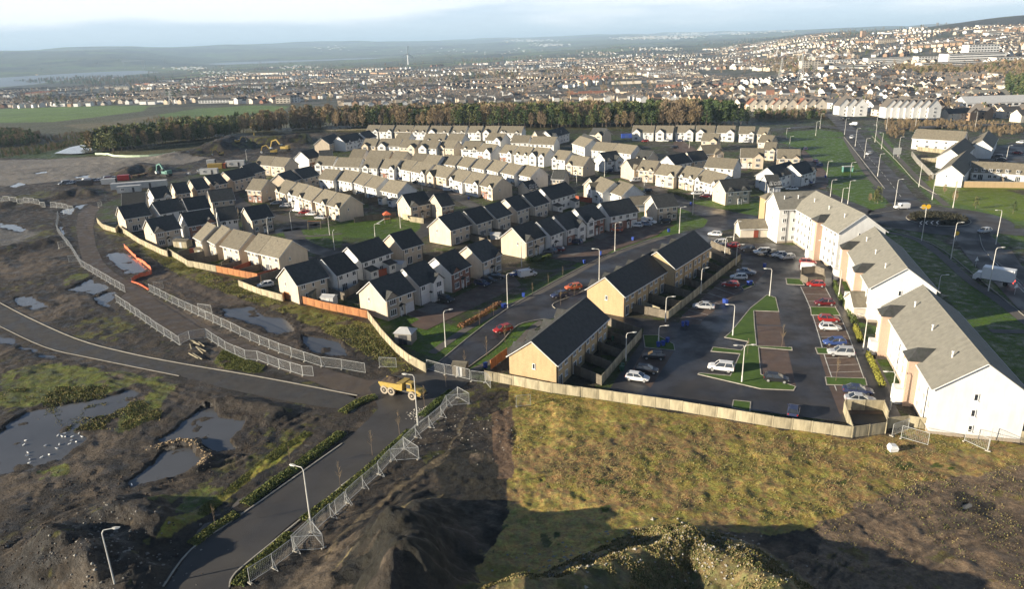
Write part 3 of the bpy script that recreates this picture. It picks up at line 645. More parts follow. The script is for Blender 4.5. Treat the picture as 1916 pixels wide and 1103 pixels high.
def gabled(par, L, W, he, pitch, wall, roof, oh=.30, oe=.38, cx=0, cy=0, z0=0, nm=('wall','roof'), fascia=True):
    """box with a pitched roof, ridge along local x"""
    rise = W/2*math.tan(pitch); t = .16
    b = MB(); b.prism([(cy-W/2,z0),(cy+W/2,z0),(cy+W/2,z0+he),(cy,z0+he+rise),(cy-W/2,z0+he)], cx-L/2, cx+L/2)
    b.build(nm[0], wall, par)
    dz = oe*math.tan(pitch); r = MB()
    for s in (-1, 1):
        r.prism([(cy, z0+he+rise+.03), (cy+s*(W/2+oe), z0+he-dz+.03), (cy+s*(W/2+oe), z0+he-dz+.03+t), (cy, z0+he+rise+.03+t)], cx-L/2-oh, cx+L/2+oh)
    r.prism([(cy-.13,z0+he+rise+t),(cy,z0+he+rise+t+.12),(cy+.13,z0+he+rise+t)], cx-L/2-oh-.02, cx+L/2+oh+.02)
    o = r.build(nm[1], roof, par)
    if fascia:
        g = MB()
        for s in (-1, 1): g.box(cx, cy+s*(W/2+oe+.06), z0+he-dz-.06, L+oh*2, .12, .16)
        for s in (-1, 1):
            for e_ in (-1, 1):
                g.beam((cx+e_*(L/2+oh+.02), cy, z0+he+rise+.02), (cx+e_*(L/2+oh+.02), cy+s*(W/2+oe), z0+he-dz+.02), .10)
        g.build('fascia', M['upvc'], o)
    return z0+he+rise
def gablet(par, x, y, w, he, z0, pitch, wall, roof, depth, proj=.3, full=True):
    """cross gable on the front: wall to the ground when full"""
    rise = w/2*math.tan(pitch); b = MB(); zb = z0 if full else he-.6
    b.prism([(x-w/2,zb),(x+w/2,zb),(x+w/2,he),(x,he+rise),(x-w/2,he)], y-proj, y+.4, 0, 'y'); b.build('gable_wall', wall, par)
    r = MB(); t = .14; oe = .25; dz = oe*math.tan(pitch)
    back = min(depth, rise/math.tan(math.radians(37))+.25)
    for s in (-1, 1):
        # sloping valley: front edge at the gable, back edge running up the main roof
        f = y-proj-.28
        p = [(x, f, he+rise+.03), (x+s*(w/2+oe), f, he-dz+.03), (x+s*(w/2+oe), y+.15, he-dz+.03), (x, y+back, he+rise+.03)]
        q = [(a, b_, c+t) for a, b_, c in p]
        r.add(p+q, [(0,1,2,3),(7,6,5,4),(0,4,5,1),(1,5,6,2),(2,6,7,3),(3,7,4,0)])
    r.build('gable_roof', roof, par)
    return rise
PITCHR = math.radians(37)
HE = 4.75
ORD = ['first','second','third','fourth','fifth','sixth','seventh','eighth','ninth','tenth','eleventh','twelfth']
houses = []; NGARD = []
def house(p1, p2, W=8.6, col='cream', feat='', label='', group=None, L=None, he=HE, rz=None, flip=False, roof='roof', cat='house', lenadd=0.0):
    """p1,p2: ridge ends in photograph pixels, left to right; the front faces the camera side"""
    zr = he+W/2*math.tan(PITCHR)+.2
    a = G(*p1, zr); b = G(*p2, zr)
    cx, cy = (a[0]+b[0])/2, (a[1]+b[1])/2; Ln = math.hypot(b[0]-a[0], b[1]-a[1])+lenadd if L is None else L
    ang = math.atan2(b[1]-a[1], b[0]-a[0]) if rz is None else rz
    t = thing('house', label, cat, (cx, cy, 0), ang, group)
    Ln = max(4.6, Ln-.5); fy = -W/2
    wall = M[{'cream':'cream','pale':'cream2','white':'white','brick':'brick','buff':'buff'}[col]]
    Rm = M[roof]
    gabled(t, Ln, W, he, PITCHR, wall, Rm)
    rnd = random.Random(int(cx*7+cy*13))
    uz, lz = 3.25, .95; h = 1.2
    far = cy > 330
    face = None
    if 'B' in feat or 'b' in feat or 'S' in feat:
        fb = MB(); hh = he-.05 if 'b' in feat else 2.55
        fb.box(0, fy-.03, 0, Ln-.02, .08, hh); fb.build('brick_facing' if 'S' not in feat else 'stone_facing', M['stone'] if 'S' in feat else M['brick'], t)
    fy2 = fy-(.07 if any(c in feat for c in 'BbS') else 0)
    xs_used = []
    def gab(side, wide):
        w = wide; x = side*(Ln/2-w/2-.02); proj = 1.1 if wide > 3.3 else .35
        gablet(t, x, fy, w, he+.02, 0, math.radians(40), M['brick'] if 'r' in feat else (M['stone'] if 'k' in feat else wall), Rm, W/2, proj)
        window(t, x, fy-proj-.05, uz-.05, min(1.75, w-.9), 1.25, 3); 
        if 'g' not in feat: window(t, x, fy-proj-.05, lz-.15, min(1.75, w-.9), 1.45, 3)
        else: obj('garage_door', _dm['g'] if 'g' in _dm else (door.__call__ and None), t, (x, fy-proj-.05, 0)) if 'g' in _dm else None
        xs_used.append((x-w/2, x+w/2))
    if not _dm:
        dmy = thing('house', 'x', 'x'); door(dmy, 0, 0)
        for c in KIDS(dmy): bpy.data.objects.remove(c)
        bpy.data.objects.remove(dmy)
    if 'L' in feat: gab(-1, min(3.2, Ln*.38))
    if 'R' in feat: gab(1, min(3.2, Ln*.38))
    if 'W' in feat: gab(-1, min(4.6, Ln*.5))
    if 'V' in feat: gab(1, min(4.6, Ln*.5))
    if 'd' in feat:                      # two small dormer gables in the eaves
        for s in (-1, 1):
            gablet(t, s*Ln*.27, fy, 2.2, he+.15, 0, math.radians(40), wall, Rm, W/2, .12, False); window(t, s*Ln*.27, fy-.17, uz, 1.2, 1.2, 2)
    def free(x, w): return all(x+w/2 < a or x-w/2 > b for a, b in xs_used) and abs(x)+w/2 < Ln/2-.15
    def put(x, z, w, hh, n):
        if free(x, w): window(t, x, fy2, z, w, hh, n); return True
    lo = []
    if 'A' in feat:
        x = Ln/2-1.55 if not any(c in feat for c in 'RV') else -Ln/2+1.55
        obj('garage_door', _dm['g'], t, (x, fy2-.04, 0)); lo.append((x-1.3, x+1.3))
        dx = x-math.copysign(2.35, x); door(t, dx, fy2-.04, canopy=True); lo.append((dx-.6, dx+.6))
    elif 'N' in feat:                    # rear elevation with patio doors
        window(t, -Ln*.18, fy2, .12, 1.7, 2.05, 3); lo.append((-Ln*.18-1, -Ln*.18+1)); 
        if free(Ln*.30, 1): window(t, Ln*.30, fy2, lz, 1.1, 1.1, 2); lo.append((Ln*.3-.7, Ln*.3+.7))
    elif 'P' in feat:                    # lean-to porch extensions at both ends of a pair
        for s in (-1, 1):
            x = s*(Ln/2-2.0); b = MB(); b.prism([(fy-2.2,0),(fy+.1,0),(fy+.1,2.9),(fy-2.2,2.35)], x-1.3, x+1.3); b.build('porch_wall', wall, t)
            r = MB(); r.prism([(fy-2.45,2.33),(fy-.02,2.95),(fy-.02,3.1),(fy-2.45,2.47)], x-1.5, x+1.5); r.build('porch_roof', M['roof_shade'], t)
            window(t, x, fy-2.22, .9, 1.2, 1.1, 2); lo.append((x-1.4, x+1.4))
    else:
        dx = Ln*.06; door(t, dx, fy2-.04, canopy=not far); lo.append((dx-.6, dx+.6))
    n = 3 if Ln < 9.5 else (4 if Ln < 13 else 5)
    for i in range(n):
        x = (-.5+(i+.5)/n)*Ln*.97
        w, nn = (1.15, 2) if i % 2 == 0 else ((.62, 1) if n == 3 else (1.15, 2))
        put(x, uz, w, h if w > 1 else 1.0, nn)
        if all(x+w/2 < a or x-w/2 > b for a, b in lo): put(x, lz-.05, w if w > 1 else .7, 1.25, nn)
    # the far side and the gables
    if not far:
        for x in (-Ln*.28, Ln*.28): window(t, x, W/2, uz, 1.1, 1.1, 2, math.pi); window(t, x, W/2, lz, 1.1, 1.1, 2, math.pi)
        window(t, -Ln/2, W*.12 if rnd.random() < .5 else -W*.2, uz+.1, .5, .9, 1, -math.pi/2)
        window(t, Ln/2, -W*.15, uz, .5, .9, 1, math.pi/2)
        for s in (-1, 1): d = MB(); d.box(s*(Ln/2-.15), fy2-.08, 0, .09, .09, he-.1); d.build('downpipe', M['gut'], t)
        f = MB(); f.cyl((-Ln*.1, -W*.1, he+W*.38*math.tan(PITCHR)), (-Ln*.1, -W*.1, he+W*.42*math.tan(PITCHR)+.25), .09, 6); f.build('roof_vent', M['gut'], t)
    def wpt(x, y): return (cx+x*math.cos(ang)-y*math.sin(ang), cy+x*math.sin(ang)+y*math.cos(ang))
    if 'A' in feat and not far:
        x = Ln/2-1.55 if not any(c in feat for c in 'RV') else -Ln/2+1.55
        sheet('driveway', [wpt(x-1.4, fy), wpt(x+1.5, fy), wpt(x+1.6, fy-5.5), wpt(x-1.6, fy-5.5)], .051, M[rnd.choice(['bays','drive'])])
    if 'N' in feat and not far: NGARD.append((label, [wpt(Ln/2+.2, fy-.1), wpt(Ln/2+.2, fy-6.2)]))
    houses.append((cx, cy, ang, Ln, W)); return t
DESC = dict(cream='cream', pale='pale cream', white='white', brick='red brick', buff='buff brick')
def fdesc(f, col, shade):
    s = []
    if 'W' in f or 'V' in f: s.append('wide front gable')
    elif 'L' in f or 'R' in f: s.append('small front gable')
    elif 'd' in f: s.append('two small gables')
    elif 'P' in f: s.append('lean-to porches')
    elif 'A' in f: s.append('white garage door')
    elif 'b' in f or 'B' in f: s.append('brick ground floor')
    elif 'N' in f: s.append('plain rear wall')
    else: s.append('flat plain front')
    return s[0]
def row(phrase, group, T, items, W=8.6, roof='roof', **kw):
    """items: (x1,y1,x2,y2,colour,features)"""
    n = len(items)
    for i, it in enumerate(items):
        x1, y1, x2, y2, col, ft = it[:6]
        o_ = ORD[i] if n > 1 else 'only'
        if i == n-1 and n > 1: o_ = 'last'
        lab = f"{DESC[col]} house with {fdesc(ft, col, 0)}, {o_} from left {phrase}" if n > 1 else f"{DESC[col]} house with {fdesc(ft, col, 0)} {phrase}"
        if len(lab.split()) > 16: lab = f"{DESC[col]} house, {o_} from left {phrase}"
        pp = T((x1, y1), (x2, y2))
        house(pp[0], pp[1], W, col, ft, lab, group, roof=roof, **kw)
tA = lambda *p: TL(200, 320, *p); tB = lambda *p: TL(360, 400, *p); tC = lambda *p: TL(450, 220, *p); tD = lambda *p: TL(660, 220, *p)
tE = lambda *p: TL(500, 440, *p); tF = lambda *p: TL(700, 340, *p); tG = lambda *p: TL(920, 220, *p); tH = lambda *p: TL(1140, 220, *p)
tI = lambda *p: TL(1000, 340, *p); tJ = lambda *p: TL(900, 380, *p); tK = lambda *p: TL(1300, 220, *p)
dk = 'roof_shade'
row('in dark-roofed row nearest the haul road', 'houses in the front left row', tA, [(465,580,795,522,'cream','LAk'),(885,505,1225,450,'white','Rbr'),(1300,440,1525,412,'white','A'),(1635,435,1905,390,'cream','S')], roof=dk)
row('in second row above the pale corner fence', 'houses in the second left row', tA, [(130,425,455,375,'cream','N'),(535,375,840,322,'white','N'),(900,328,1175,290,'white','N'),(1205,232,1490,200,'cream','N')], roof=dk)
row('in row beside the white site cabins', 'houses in the third left row', tA, [(175,265,460,242,'cream',''),(500,205,705,175,'white','V'),(780,148,935,128,'cream','A'),(985,105,1150,80,'cream','N'),(1170,60,1345,28,'cream','LA'),(1390,10,1660,-50,'cream','A'),(1610,-62,1780,-105,'cream','')], roof=dk)
row('in lit terrace backing onto the red fences', 'terrace by the red fences', tB, [(180,100,282,145,'cream','N'),(350,135,450,180,'cream','N'),(490,185,715,235,'cream','N'),(790,235,945,270,'cream','N'),(950,270,1195,322,'cream','N')], W=8.8)
row('in row above the orange boundary fence', 'houses above the orange fence', tE, [(205,380,590,283,'cream','N'),(650,285,915,200,'white','N'),(955,140,1330,22,'white','P'),(1465,-12,1720,-80,'cream','N')], roof=dk)
row('in row facing the estate road, beside the green kiosk', 'houses facing the road near the kiosk', tE, [(1222,550,1585,430,'cream','LAk'),(1620,400,1885,300,'white','VA'),(2000,268,2240,165,'white','Lbr'),(2385,130,2620,40,'cream','RAk')], roof=dk)
row('in dark row right of the playground', 'houses right of the playground', tF, [(765,420,1020,348,'cream','N'),(1075,350,1280,290,'pale','N'),(1315,292,1500,232,'pale','N'),(1560,205,1725,155,'pale','N'),(1775,155,1960,102,'pale','N'),(1990,80,2290,0,'white','P')], roof=dk)
row('in front row with driveways beside the road', 'houses with driveways by the road', tJ, [(370,290,620,212,'cream','LAk'),(665,222,830,162,'white','A'),(872,155,1075,92,'white','VB'),(1120,68,1350,8,'white','Lb'),(1425,-2,1775,-62,'white','AB')], roof=dk)
row('beside the road bend with sandy base course', 'houses at the road bend', tI, [(1390,165,1650,138,'cream','S')], roof=dk, W=8)
row('overlooking the playground slide', 'houses overlooking the slide', tF, [(335,155,600,112,'cream','LS'),(712,150,870,125,'cream','B')], roof=dk)
row('in stepped terrace above the parked white cars', 'stepped terrace above the white cars', tC, [(540,740,668,778,'cream','L'),(680,775,815,803,'white','LA'),(825,808,980,856,'cream','LA'),(1005,855,1152,893,'cream','R'),(1163,895,1318,932,'cream','R')], W=8.8)
row('in white terrace with long tan roofs', 'white terrace with tan roofs', tC, [(1010,610,1200,628,'white','N'),(1230,618,1432,652,'white','N'),(1460,650,1590,688,'white','N'),(1600,690,1740,722,'white','N')])
row('at right end of the white tan-roofed terrace', 'white terrace with tan roofs', tD, [(442,738,648,776,'white','P')])
row('in top corner by the yellow excavator', 'houses by the yellow excavator', tC, [(235,455,420,465,'cream','LS'),(425,470,600,482,'cream','A')])
row('in dark pair below the yellow excavator', 'houses below the excavator', tC, [(440,675,600,625,'cream','N'),(640,622,840,578,'cream','')], roof=dk)
row('behind the blue cars, with brick base', 'houses behind the blue cars', tC, [(145,730,330,740,'cream','B')])
row('in curved terrace facing the middle street', 'curved terrace in the middle', tC, [(938,458,1155,464,'white','LB'),(1175,475,1465,482,'white','')])
row('in the long curved middle terrace', 'curved terrace in the middle', tD, [(165,485,355,492,'white','LA'),(382,488,575,506,'white','RB'),(610,497,775,522,'white','LA'),(785,525,965,562,'white','R'),(1000,565,1222,603,'cream','WA'),(1262,612,1422,648,'white','LA'),(1430,650,1602,676,'white','RA'),(1635,680,1792,714,'cream','RB')])
row('in white back terrace shaded across its roof', 'white terrace shaded by its neighbours', tD, [(740,425,898,432,'white','N'),(905,440,1078,455,'white','N'),(1108,440,1305,462,'white','N'),(1335,460,1478,486,'white','N'),(1502,480,1665,508,'white','N'),(1688,500,1848,532,'white','N')])
row('at right end of the shaded white terrace', 'white terrace shaded by its neighbours', tG, [(20,500,185,540,'white','N'),(212,540,372,570,'white','N'),(395,558,572,592,'white','N')])
row('in low roofed row above the curved terrace', 'low roofed row', tD, [(5,375,168,380,'white',''),(205,390,470,396,'cream',''),(505,400,662,407,'cream','')])
row('in gabled row across the upper estate', 'gabled row in the upper estate', tD, [(150,250,310,252,'cream','W'),(335,250,592,252,'white','WS'),(608,262,805,270,'cream','V'),(835,270,1045,276,'white','W'),(1078,268,1262,276,'cream','L'),(1345,280,1550,290,'white','dA'),(1558,305,1735,322,'white','VB')])
row('at right end of the upper gabled row', 'gabled row in the upper estate', tG, [(165,320,315,335,'white','RB'),(330,338,505,352,'white','dA'),(528,350,705,367,'white','WR'),(795,385,955,402,'white','LA'),(960,450,1172,470,'cream','L')])
row('in second row from the wood', 'second row from the wood', tD, [(545,180,705,183,'white','A'),(872,190,1122,192,'white','d'),(1160,190,1348,197,'white',''),(1635,182,1832,192,'white','V')])
row('in second row from the wood, right of centre', 'second row from the wood', tG, [(255,210,465,212,'white','N'),(492,222,782,230,'white','N')])
row('in back row against the wood', 'back row against the wood', tD, [(190,88,338,90,'white','R'),(348,90,502,92,'white','RA'),(525,90,732,93,'cream','d'),(748,95,912,97,'white','d'),(942,95,1182,99,'white','Wd'),(1195,96,1375,98,'white','d'),(1405,98,1562,100,'white','R'),(1595,98,1758,102,'white','W')])
row('at right end of back row below the wood', 'back row against the wood', tG, [(0,98,95,98,'white',''),(110,100,385,102,'white','Ld')])
row('alone below the wood with dark valley roof', 'scattered houses below the wood', tG, [(640,160,850,108,'white','W')], roof=dk)
row('beside the wood, small tan roof', 'scattered houses below the wood', tG, [(515,162,655,150,'cream','')])
row('by the leftmost corner near the wood', 'scattered houses near the site edge', tC, [(960,245,1120,190,'cream','V'),(1165,225,1390,180,'white','dA'),(1420,180,1540,150,'white','A')], roof=dk)
row('below the excavator with plain bright gable', 'scattered houses near the site edge', tC, [(715,405,870,372,'white','B')], roof=dk)
row('small dark roof behind the bright gable', 'scattered houses near the site edge', tC, [(935,395,1095,385,'cream','')], roof=dk)
row('on the hill lane, tan roof', 'houses on the hill lane', tG, [(1055,220,1210,262,'white','N'),(1255,288,1500,308,'white','N'),(1510,308,1745,335,'white','N')])
row('on the upper lane with stepped gables', 'houses on the hill lane', tG, [(1100,190,1240,235,'cream',''),(1215,120,1385,130,'cream','V')], roof=dk)
row('facing the little green', 'houses facing the little green', tG, [(1775,385,1930,400,'pale','dB')], roof=dk)
row('white with dark roof beside the tall pale lamp', 'houses beside the tall lamp', tG, [(1290,420,1490,395,'white','dVA')], roof=dk)
row('in detached row above the little green', 'detached row above the little green', tH, [(290,92,548,94,'white','WA'),(570,95,778,97,'white','WA'),(800,92,1022,93,'white','VA'),(1048,92,1272,94,'white','WA'),(1295,94,1512,96,'white','VA'),(1560,104,1745,106,'white','RA')])
row('in right side lane beside the big green', 'houses beside the big green', tK, [(780,115,900,120,'cream','V'),(800,205,960,215,'cream','V'),(845,290,990,295,'cream','V')], W=8.0)
row('in the cul-de-sac left of the big green', 'houses beside the big green', tK, [(100,185,300,190,'cream','V'),(70,330,300,318,'cream','V'),(550,365,835,368,'cream','VA'),(985,375,1262,378,'cream','dR')])
row('in curved lit terrace by the junction', 'lit terrace by the junction', tH, [(205,500,390,480,'cream','WS'),(395,505,600,520,'cream','dS'),(630,550,872,580,'cream','RA'),(925,575,1130,612,'white','dS'),(1150,618,1425,682,'white','LRA')])
row('behind the lit terrace with dark roofs', 'dark roofs behind the lit terrace', tH, [(690,455,900,420,'white','A'),(925,412,1120,390,'cream','N')], roof=dk)
row('behind the lit terrace, half-shaded tan roof', 'dark roofs behind the lit terrace', tH, [(1190,470,1545,495,'white','N')])
row('on the corner with pale garden walls', 'corner houses by the junction', tH, [(1315,745,1620,720,'cream','d')], roof=dk)
row('beside the big green with double garage', 'houses beside the big green', tK, [(865,595,1140,520,'white','dA'),(1150,560,1330,515,'white','RA')], roof=dk)
row('small garage wing below the dark roof', 'houses beside the big green', tK, [(850,685,975,680,'white','A')], roof=dk, he=2.6, W=9)
row('in lit pair beside the tan garage', 'lit pair beside the tan garage', tG, [(1170,720,1305,700,'cream','S')], roof=dk, W=7.5)
row('in tall lit terrace beside the tan garage', 'lit pair beside the tan garage', tG, [(1300,705,1470,770,'white','W'),(1525,750,1695,802,'white','N')])
row('in shade between the two lit terraces', 'scattered houses in the middle', tG, [(745,620,900,625,'cream','S')], roof=dk, W=7.5)
row('small shaded garage house by the white terrace end', 'scattered houses in the middle', tG, [(390,760,470,745,'cream','')], roof=dk, W=6, he=3)
# small outbuilding with a tan roof
t = thing('garage', 'small cream garage with tan pitched roof behind the white semi-detached pair', 'garage', (*G(1197, 393), 0), .15)
gabled(t, 7, 6, 2.5, math.radians(35), M['cream'], M['roof']); obj('garage_door', _dm['g'], t, (0, -3.05, 0))
# white houses east of the big road
for p, q, W_, he_, lb in (((1715,241),(1810,246),10,5.2,'long white terrace with grey roof right of the big road, farthest of its group'),
    ((1779,279),(1806,258),9,4.8,'white house with steep gable right of the long terrace, by the garden walls'),
    ((1780,309),(1809,281),8.5,4.6,'white house with grey gable roof behind the tan garden wall'),
    ((1838,262),(1850,244),8.5,4.8,'white detached house with grey roof beside the right car park'),
    ((1817,302),(1876,304),8.5,3.0,'low white cottage with rooflights behind the tan wall, left half'),
    ((1878,304),(1990,312),8.5,3.0,'low white cottage with rooflights behind the tan wall, right half')):
    house(p, q, W_, 'white', 'N', lb, 'white houses right of the big road', he=he_, roof='roof')

# ------------------------------------------------------------------ brick terraces A and B beside the estate road
def terrace(units, W, lab, group, wall='buff', he=HE, feat=None, rl=None):
    t = None
    for k, (p1, p2, dz) in enumerate(units):
        zr = he+W/2*math.tan(PITCHR)+.2+dz; a = G(*p1, zr); b = G(*p2, zr)
        ang = math.atan2(b[1]-a[1], b[0]-a[0]); L = math.hypot(b[0]-a[0], b[1]-a[1]); cx, cy = (a[0]+b[0])/2, (a[1]+b[1])/2
        t = thing('terrace', lab[k], 'terrace', (cx, cy, 0), ang, group)
        gabled(t, L-.4, W, he+dz, PITCHR, M[wall if k == 0 or wall == 'buff' else wall], M['roof_shade'], oh=.2)
        n = max(2, int(L/5.2))
        for i in range(n):
            g = MB(); x = (-.5+(i+.5)/n)*L
            for dx, w in ((-1.3, 1.15), (1.1, 1.15)):
                window(t, x+dx, -W/2-.01, 3.25, w, 1.15, 2)
            window(t, x-1.2, -W/2-.01, .1, 1.5, 2.05, 2); window(t, x+1.2, -W/2-.01, 1.0, 1.0, 1.1, 2)
            window(t, x-1.2, W/2+.01, 3.25, 1.15, 1.15, 2, math.pi); window(t, x+1.2, W/2+.01, .95, 1.15, 1.2, 2, math.pi)
            g.box(x-2.5, -W/2-.07, 0, .09, .09, he-.05); g.build('downpipe', M['gut'], t)
            # street side gables show as pale strips above the ridge line
            gablet_back(t, x, W/2, 2.6, he+dz, M[wall], M['roof_shade'])
        window(t, -L/2+.19, -.3, 3.1, .55, 1.0, 1, -math.pi/2)
    return t
def gablet_back(t, x, y, w, he, wall, roof):
    rise = w/2*math.tan(math.radians(40))
    b = MB(); b.prism([(x-w/2,he-.9),(x+w/2,he-.9),(x+w/2,he+.2),(x,he+rise+.2),(x-w/2,he+.2)], y-.3, y+.3, 0, 'y'); b.build('gable_wall', wall, t)
    r = MB(); bk = rise/math.tan(PITCHR)+.3
    for s in (-1, 1):
        p = [(x, y+.55, he+rise+.24), (x+s*(w/2+.2), y+.55, he+.08), (x+s*(w/2+.2), y-.1, he+.08), (x, y-bk, he+rise+.24)]; q = [(a, b_, c+.13) for a, b_, c in p]
        r.add(p+q, [(0,1,2,3),(7,6,5,4),(0,4,5,1),(1,5,6,2),(2,6,7,3),(3,7,4,0)])
    r.build('gable_roof', roof, t)
terrace([((994,638),(1098,556),0)], 8.8, ['buff brick terrace with dark roof standing nearest the boundary fence'], 'brick terraces by the estate road')
terrace([((1132,518),(1222,470),0),((1229,470),(1299,431),.9)], 8.8, ['buff brick terrace with dark roof, left part of the pair behind','taller brown brick terrace with dark roof at the far end of the pair'], 'brick terraces by the estate road')

# ------------------------------------------------------------------ blocks of flats
def flats(p1, p2, W, he, lab, n, bays, storeys=3, extra=None):
    rise = W/2*math.tan(math.radians(36)); zr = he+rise+.2
    a = G(*p1, zr); b = G(*p2, zr); ang = math.atan2(b[1]-a[1], b[0]-a[0]); L = math.hypot(b[0]-a[0], b[1]-a[1]); cx, cy = (a[0]+b[0])/2, (a[1]+b[1])/2
    t = thing('apartment_block', lab, 'apartment block', (cx, cy, 0), ang, 'blocks of flats by the roundabout')
    gabled(t, L-.5, W, he, math.radians(36), M['white'], M['rooff'], oh=.3, oe=.5)
    fy = -W/2; sh = he/storeys
    for bx in bays:                                  # projecting stair bays in pink-buff brick with hipped cap
        x = bx*L; w = 3.4; b_ = MB(); b_.box(x, fy-.7, 0, w, 1.6, he+.3); b_.build('stair_bay', M['bayw'], t)
        b2 = MB(); b2.box(x, fy-1.53, 0, w*.36, .08, he-.2); b2.build('bay_panel', M['white'], t)
        r = MB(); r.add([(x-w/2-.3, fy-1.8, he+.3), (x+w/2+.3, fy-1.8, he+.3), (x+w/2+.3, fy+.9, he+.3), (x-w/2-.3, fy+.9, he+.3), (x, fy-.2, he+1.9), (x, fy+2.6, he+1.9)],
              [(0,1,4),(1,2,5,4),(3,0,4,5),(2,3,5),(3,2,1,0)]); r.build('bay_roof', M['roof_shade'], t)
        pz = MB(); pz.box(x, fy-2.1, 0, 2.2, 1.2, 2.5); pz.build('entrance_porch', M['white'], t)
        for s in range(storeys): window(t, x-.9, fy-1.52, .9+s*sh, .6, 1.1, 1)
    m = int(L/2.6)
    for i in range(m):
        x = (-.5+(i+.5)/m)*(L-1)
        if any(abs(x-bx*L) < 2.4 for bx in bays): continue
        for s in range(storeys):
            window(t, x, fy-.01, .95+s*sh, 1.1, 1.15, 2)
            window(t, x, -fy+.01, .95+s*sh, 1.1, 1.15, 2, math.pi)
    for e_ in (-1, 1):
        for s in range(storeys):
            window(t, e_*(L/2-.24), -.6, .95+s*sh, .6, 1.1, 1, e_*math.pi/2)
    b_ = MB(); b_.box(0, fy-.02, 0, L-.52, .06, .55); b_.box(0, -fy+.02, 0, L-.52, .06, .55); b_.box(L/2-.25, 0, 0, .06, W+.1, .55); b_.build('plinth', M['stone'], t)
    for bx in (-.3, 0.02, .33):
        v = MB(); z0 = he+rise*.55; y = -W/2*.45; v.cyl((bx*L, y, z0), (bx*L, y, z0+1.0), .12, 8); v.cyl((bx*L, y, z0+1.0), (bx*L, y, z0+1.15), .2, 8); v.build('roof_vent', M['upvc'], t)
    for i in range(4): d = MB(); d.box((-.5+(i+.5)/4)*L+1.2, fy-.08, 0, .1, .1, he-.2); d.build('downpipe', M['gut'], t)
    return t, cx, cy, ang, L
M['bayw'] = mat('pink_buff_brick', (.47,.33,.245), .9, .12, 5, .2)
flats((1727,533),(1850,680), 11.6, 7.4, 'white three storey flats nearest the boundary fence, with pink stair bays', 3, (-.36, .20))
flats((1636.6,424),(1698,501), 11.6, 7.4, 'middle white three storey flats between the corner block and the nearest', 3, (-.36, .18))
flats((1526.5,357),(1619,401), 11.2, 9.8, 'tall four storey flats wing running towards the roundabout, with tan bay', 4, (.12,), 4)
flats((1447,360),(1527,357), 9.5, 9.8, 'tall cream four storey flats wing facing the car park', 4, (), 4)
t = thing('stair_tower', 'tan stair tower at left end of the cream four storey flats', 'tower', (*G(1433, 428), 0), .05)
b = MB(); b.box(0,0,0,3.4,4.2,9.4); b.build('wall', M['buff'], t); b = MB(); b.add([(-2,-2.4,9.4),(2,-2.4,9.4),(2,2.4,9.4),(-2,2.4,9.4),(0,0,11)], [(0,1,4),(1,2,4),(2,3,4),(3,0,4),(3,2,1,0)]); b.build('roof', M['roof'], t)
def store(px, py, rz, lab, L, W, doorx):
    t = thing('bin_store', lab, 'outbuilding', (*G(px, py), 0), rz, 'bin store buildings'); gabled(t, L, W, 2.7, math.radians(34), M['cream2'], M['roof'])
    b = MB(); b.box(doorx, -W/2-.02, 0, 1.3, .1, 2.1); b.build('door', M['reddoor'], t); return t
M['reddoor'] = mat('red_brown_door', (.22,.05,.03), .6, .1, 3)
store(1633, 588, math.radians(-8), 'white bin store with red door between the two near blocks of flats', 9.5, 6.0, .8)
store(1409, 440, math.radians(-2), 'cream bin store with dark door beside the four storey flats', 9.0, 5.5, 0)
# ------------------------------------------------------------------ roads, paths and bays
def SH(name, px, z, m): return sheet(name, GP(px), z, M[m])
SH('haul_road', roads_px['haul'], .006, 'haul'); SH('site_road', roads_px['newroad'], .006, 'newroad'); SH('road', roads_px['main'], .014, 'asph2')
SH('road', [(882,712),(871,690),(930,645),(968,608),(1012,600),(1110,585),(1180,530),(1260,470),(1325,450),(1345,432),(1320,425),(1255,440),(1210,449),(1110,487),(950,575),(822,675),(790,702)], .020, 'asph')
SH('road', [(1315,428),(1340,434),(1400,424),(1425,418),(1420,405),(1380,398),(1330,388),(1290,380),(1250,372),(1205,362),(1200,368),(1250,384),(1290,396),(1325,412)], .026, 'asph')
SH('road', [(1330,434),(1300,446),(1330,462),(1345,470),(1352,448),(1350,430)], .030, 'asph')
# car park behind the brick terraces
SH('car_park', [(1135,738),(1160,700),(1200,640),(1205,615),(1100,600),(1062,600),(1075,590),(1115,588),(1290,606),(1385,503),(1390,487),(1330,478),(1325,455),(1440,456),(1520,462),(1560,480),(1585,560),(1620,640),(1668,745),(1692,792),(1664,797),(1600,794),(1430,772),(1280,752)], .036, 'asph')
for q in (Z6((0,690),(215,500),(335,545),(125,703),(100,740),(-20,735)), Z5((1690,870),(1850,892),(1720,1095),(1612,1000)), Z6((330,430),(470,440),(400,520),(290,500)),
          Z6((400,665),(540,672),(553,745),(408,738)), Z6((412,745),(555,750),(578,866),(418,856)), Z6((430,872),(592,888),(636,1085),(446,1018)),
          Z6((665,530),(800,532),(870,645),(715,640)), Z6((722,690),(882,692),(960,880),(812,870),(750,760)), Z6((765,905),(960,920),(1025,1040),(805,1032)), Z6((820,1085),(1035,1085),(1120,1240),(880,1240)),
          Z5((370,745),(470,770),(700,660),(1000,520),(960,470),(880,470),(600,600),(450,700)), Z5((1150,370),(1390,400),(1500,330),(1760,240),(1820,190),(1700,175),(1500,200),(1400,270),(1300,300),(1130,330)),
          TL(1300,220,(1290,370),(1340,420),(1560,640),(1600,760),(1560,860),(1400,830),(1400,720),(1330,560),(1270,430)), TL(1140,220,(770,290),(900,290),(1060,400),(900,420),(760,400))):
    SH('parking_bay', q, .042, 'bays')
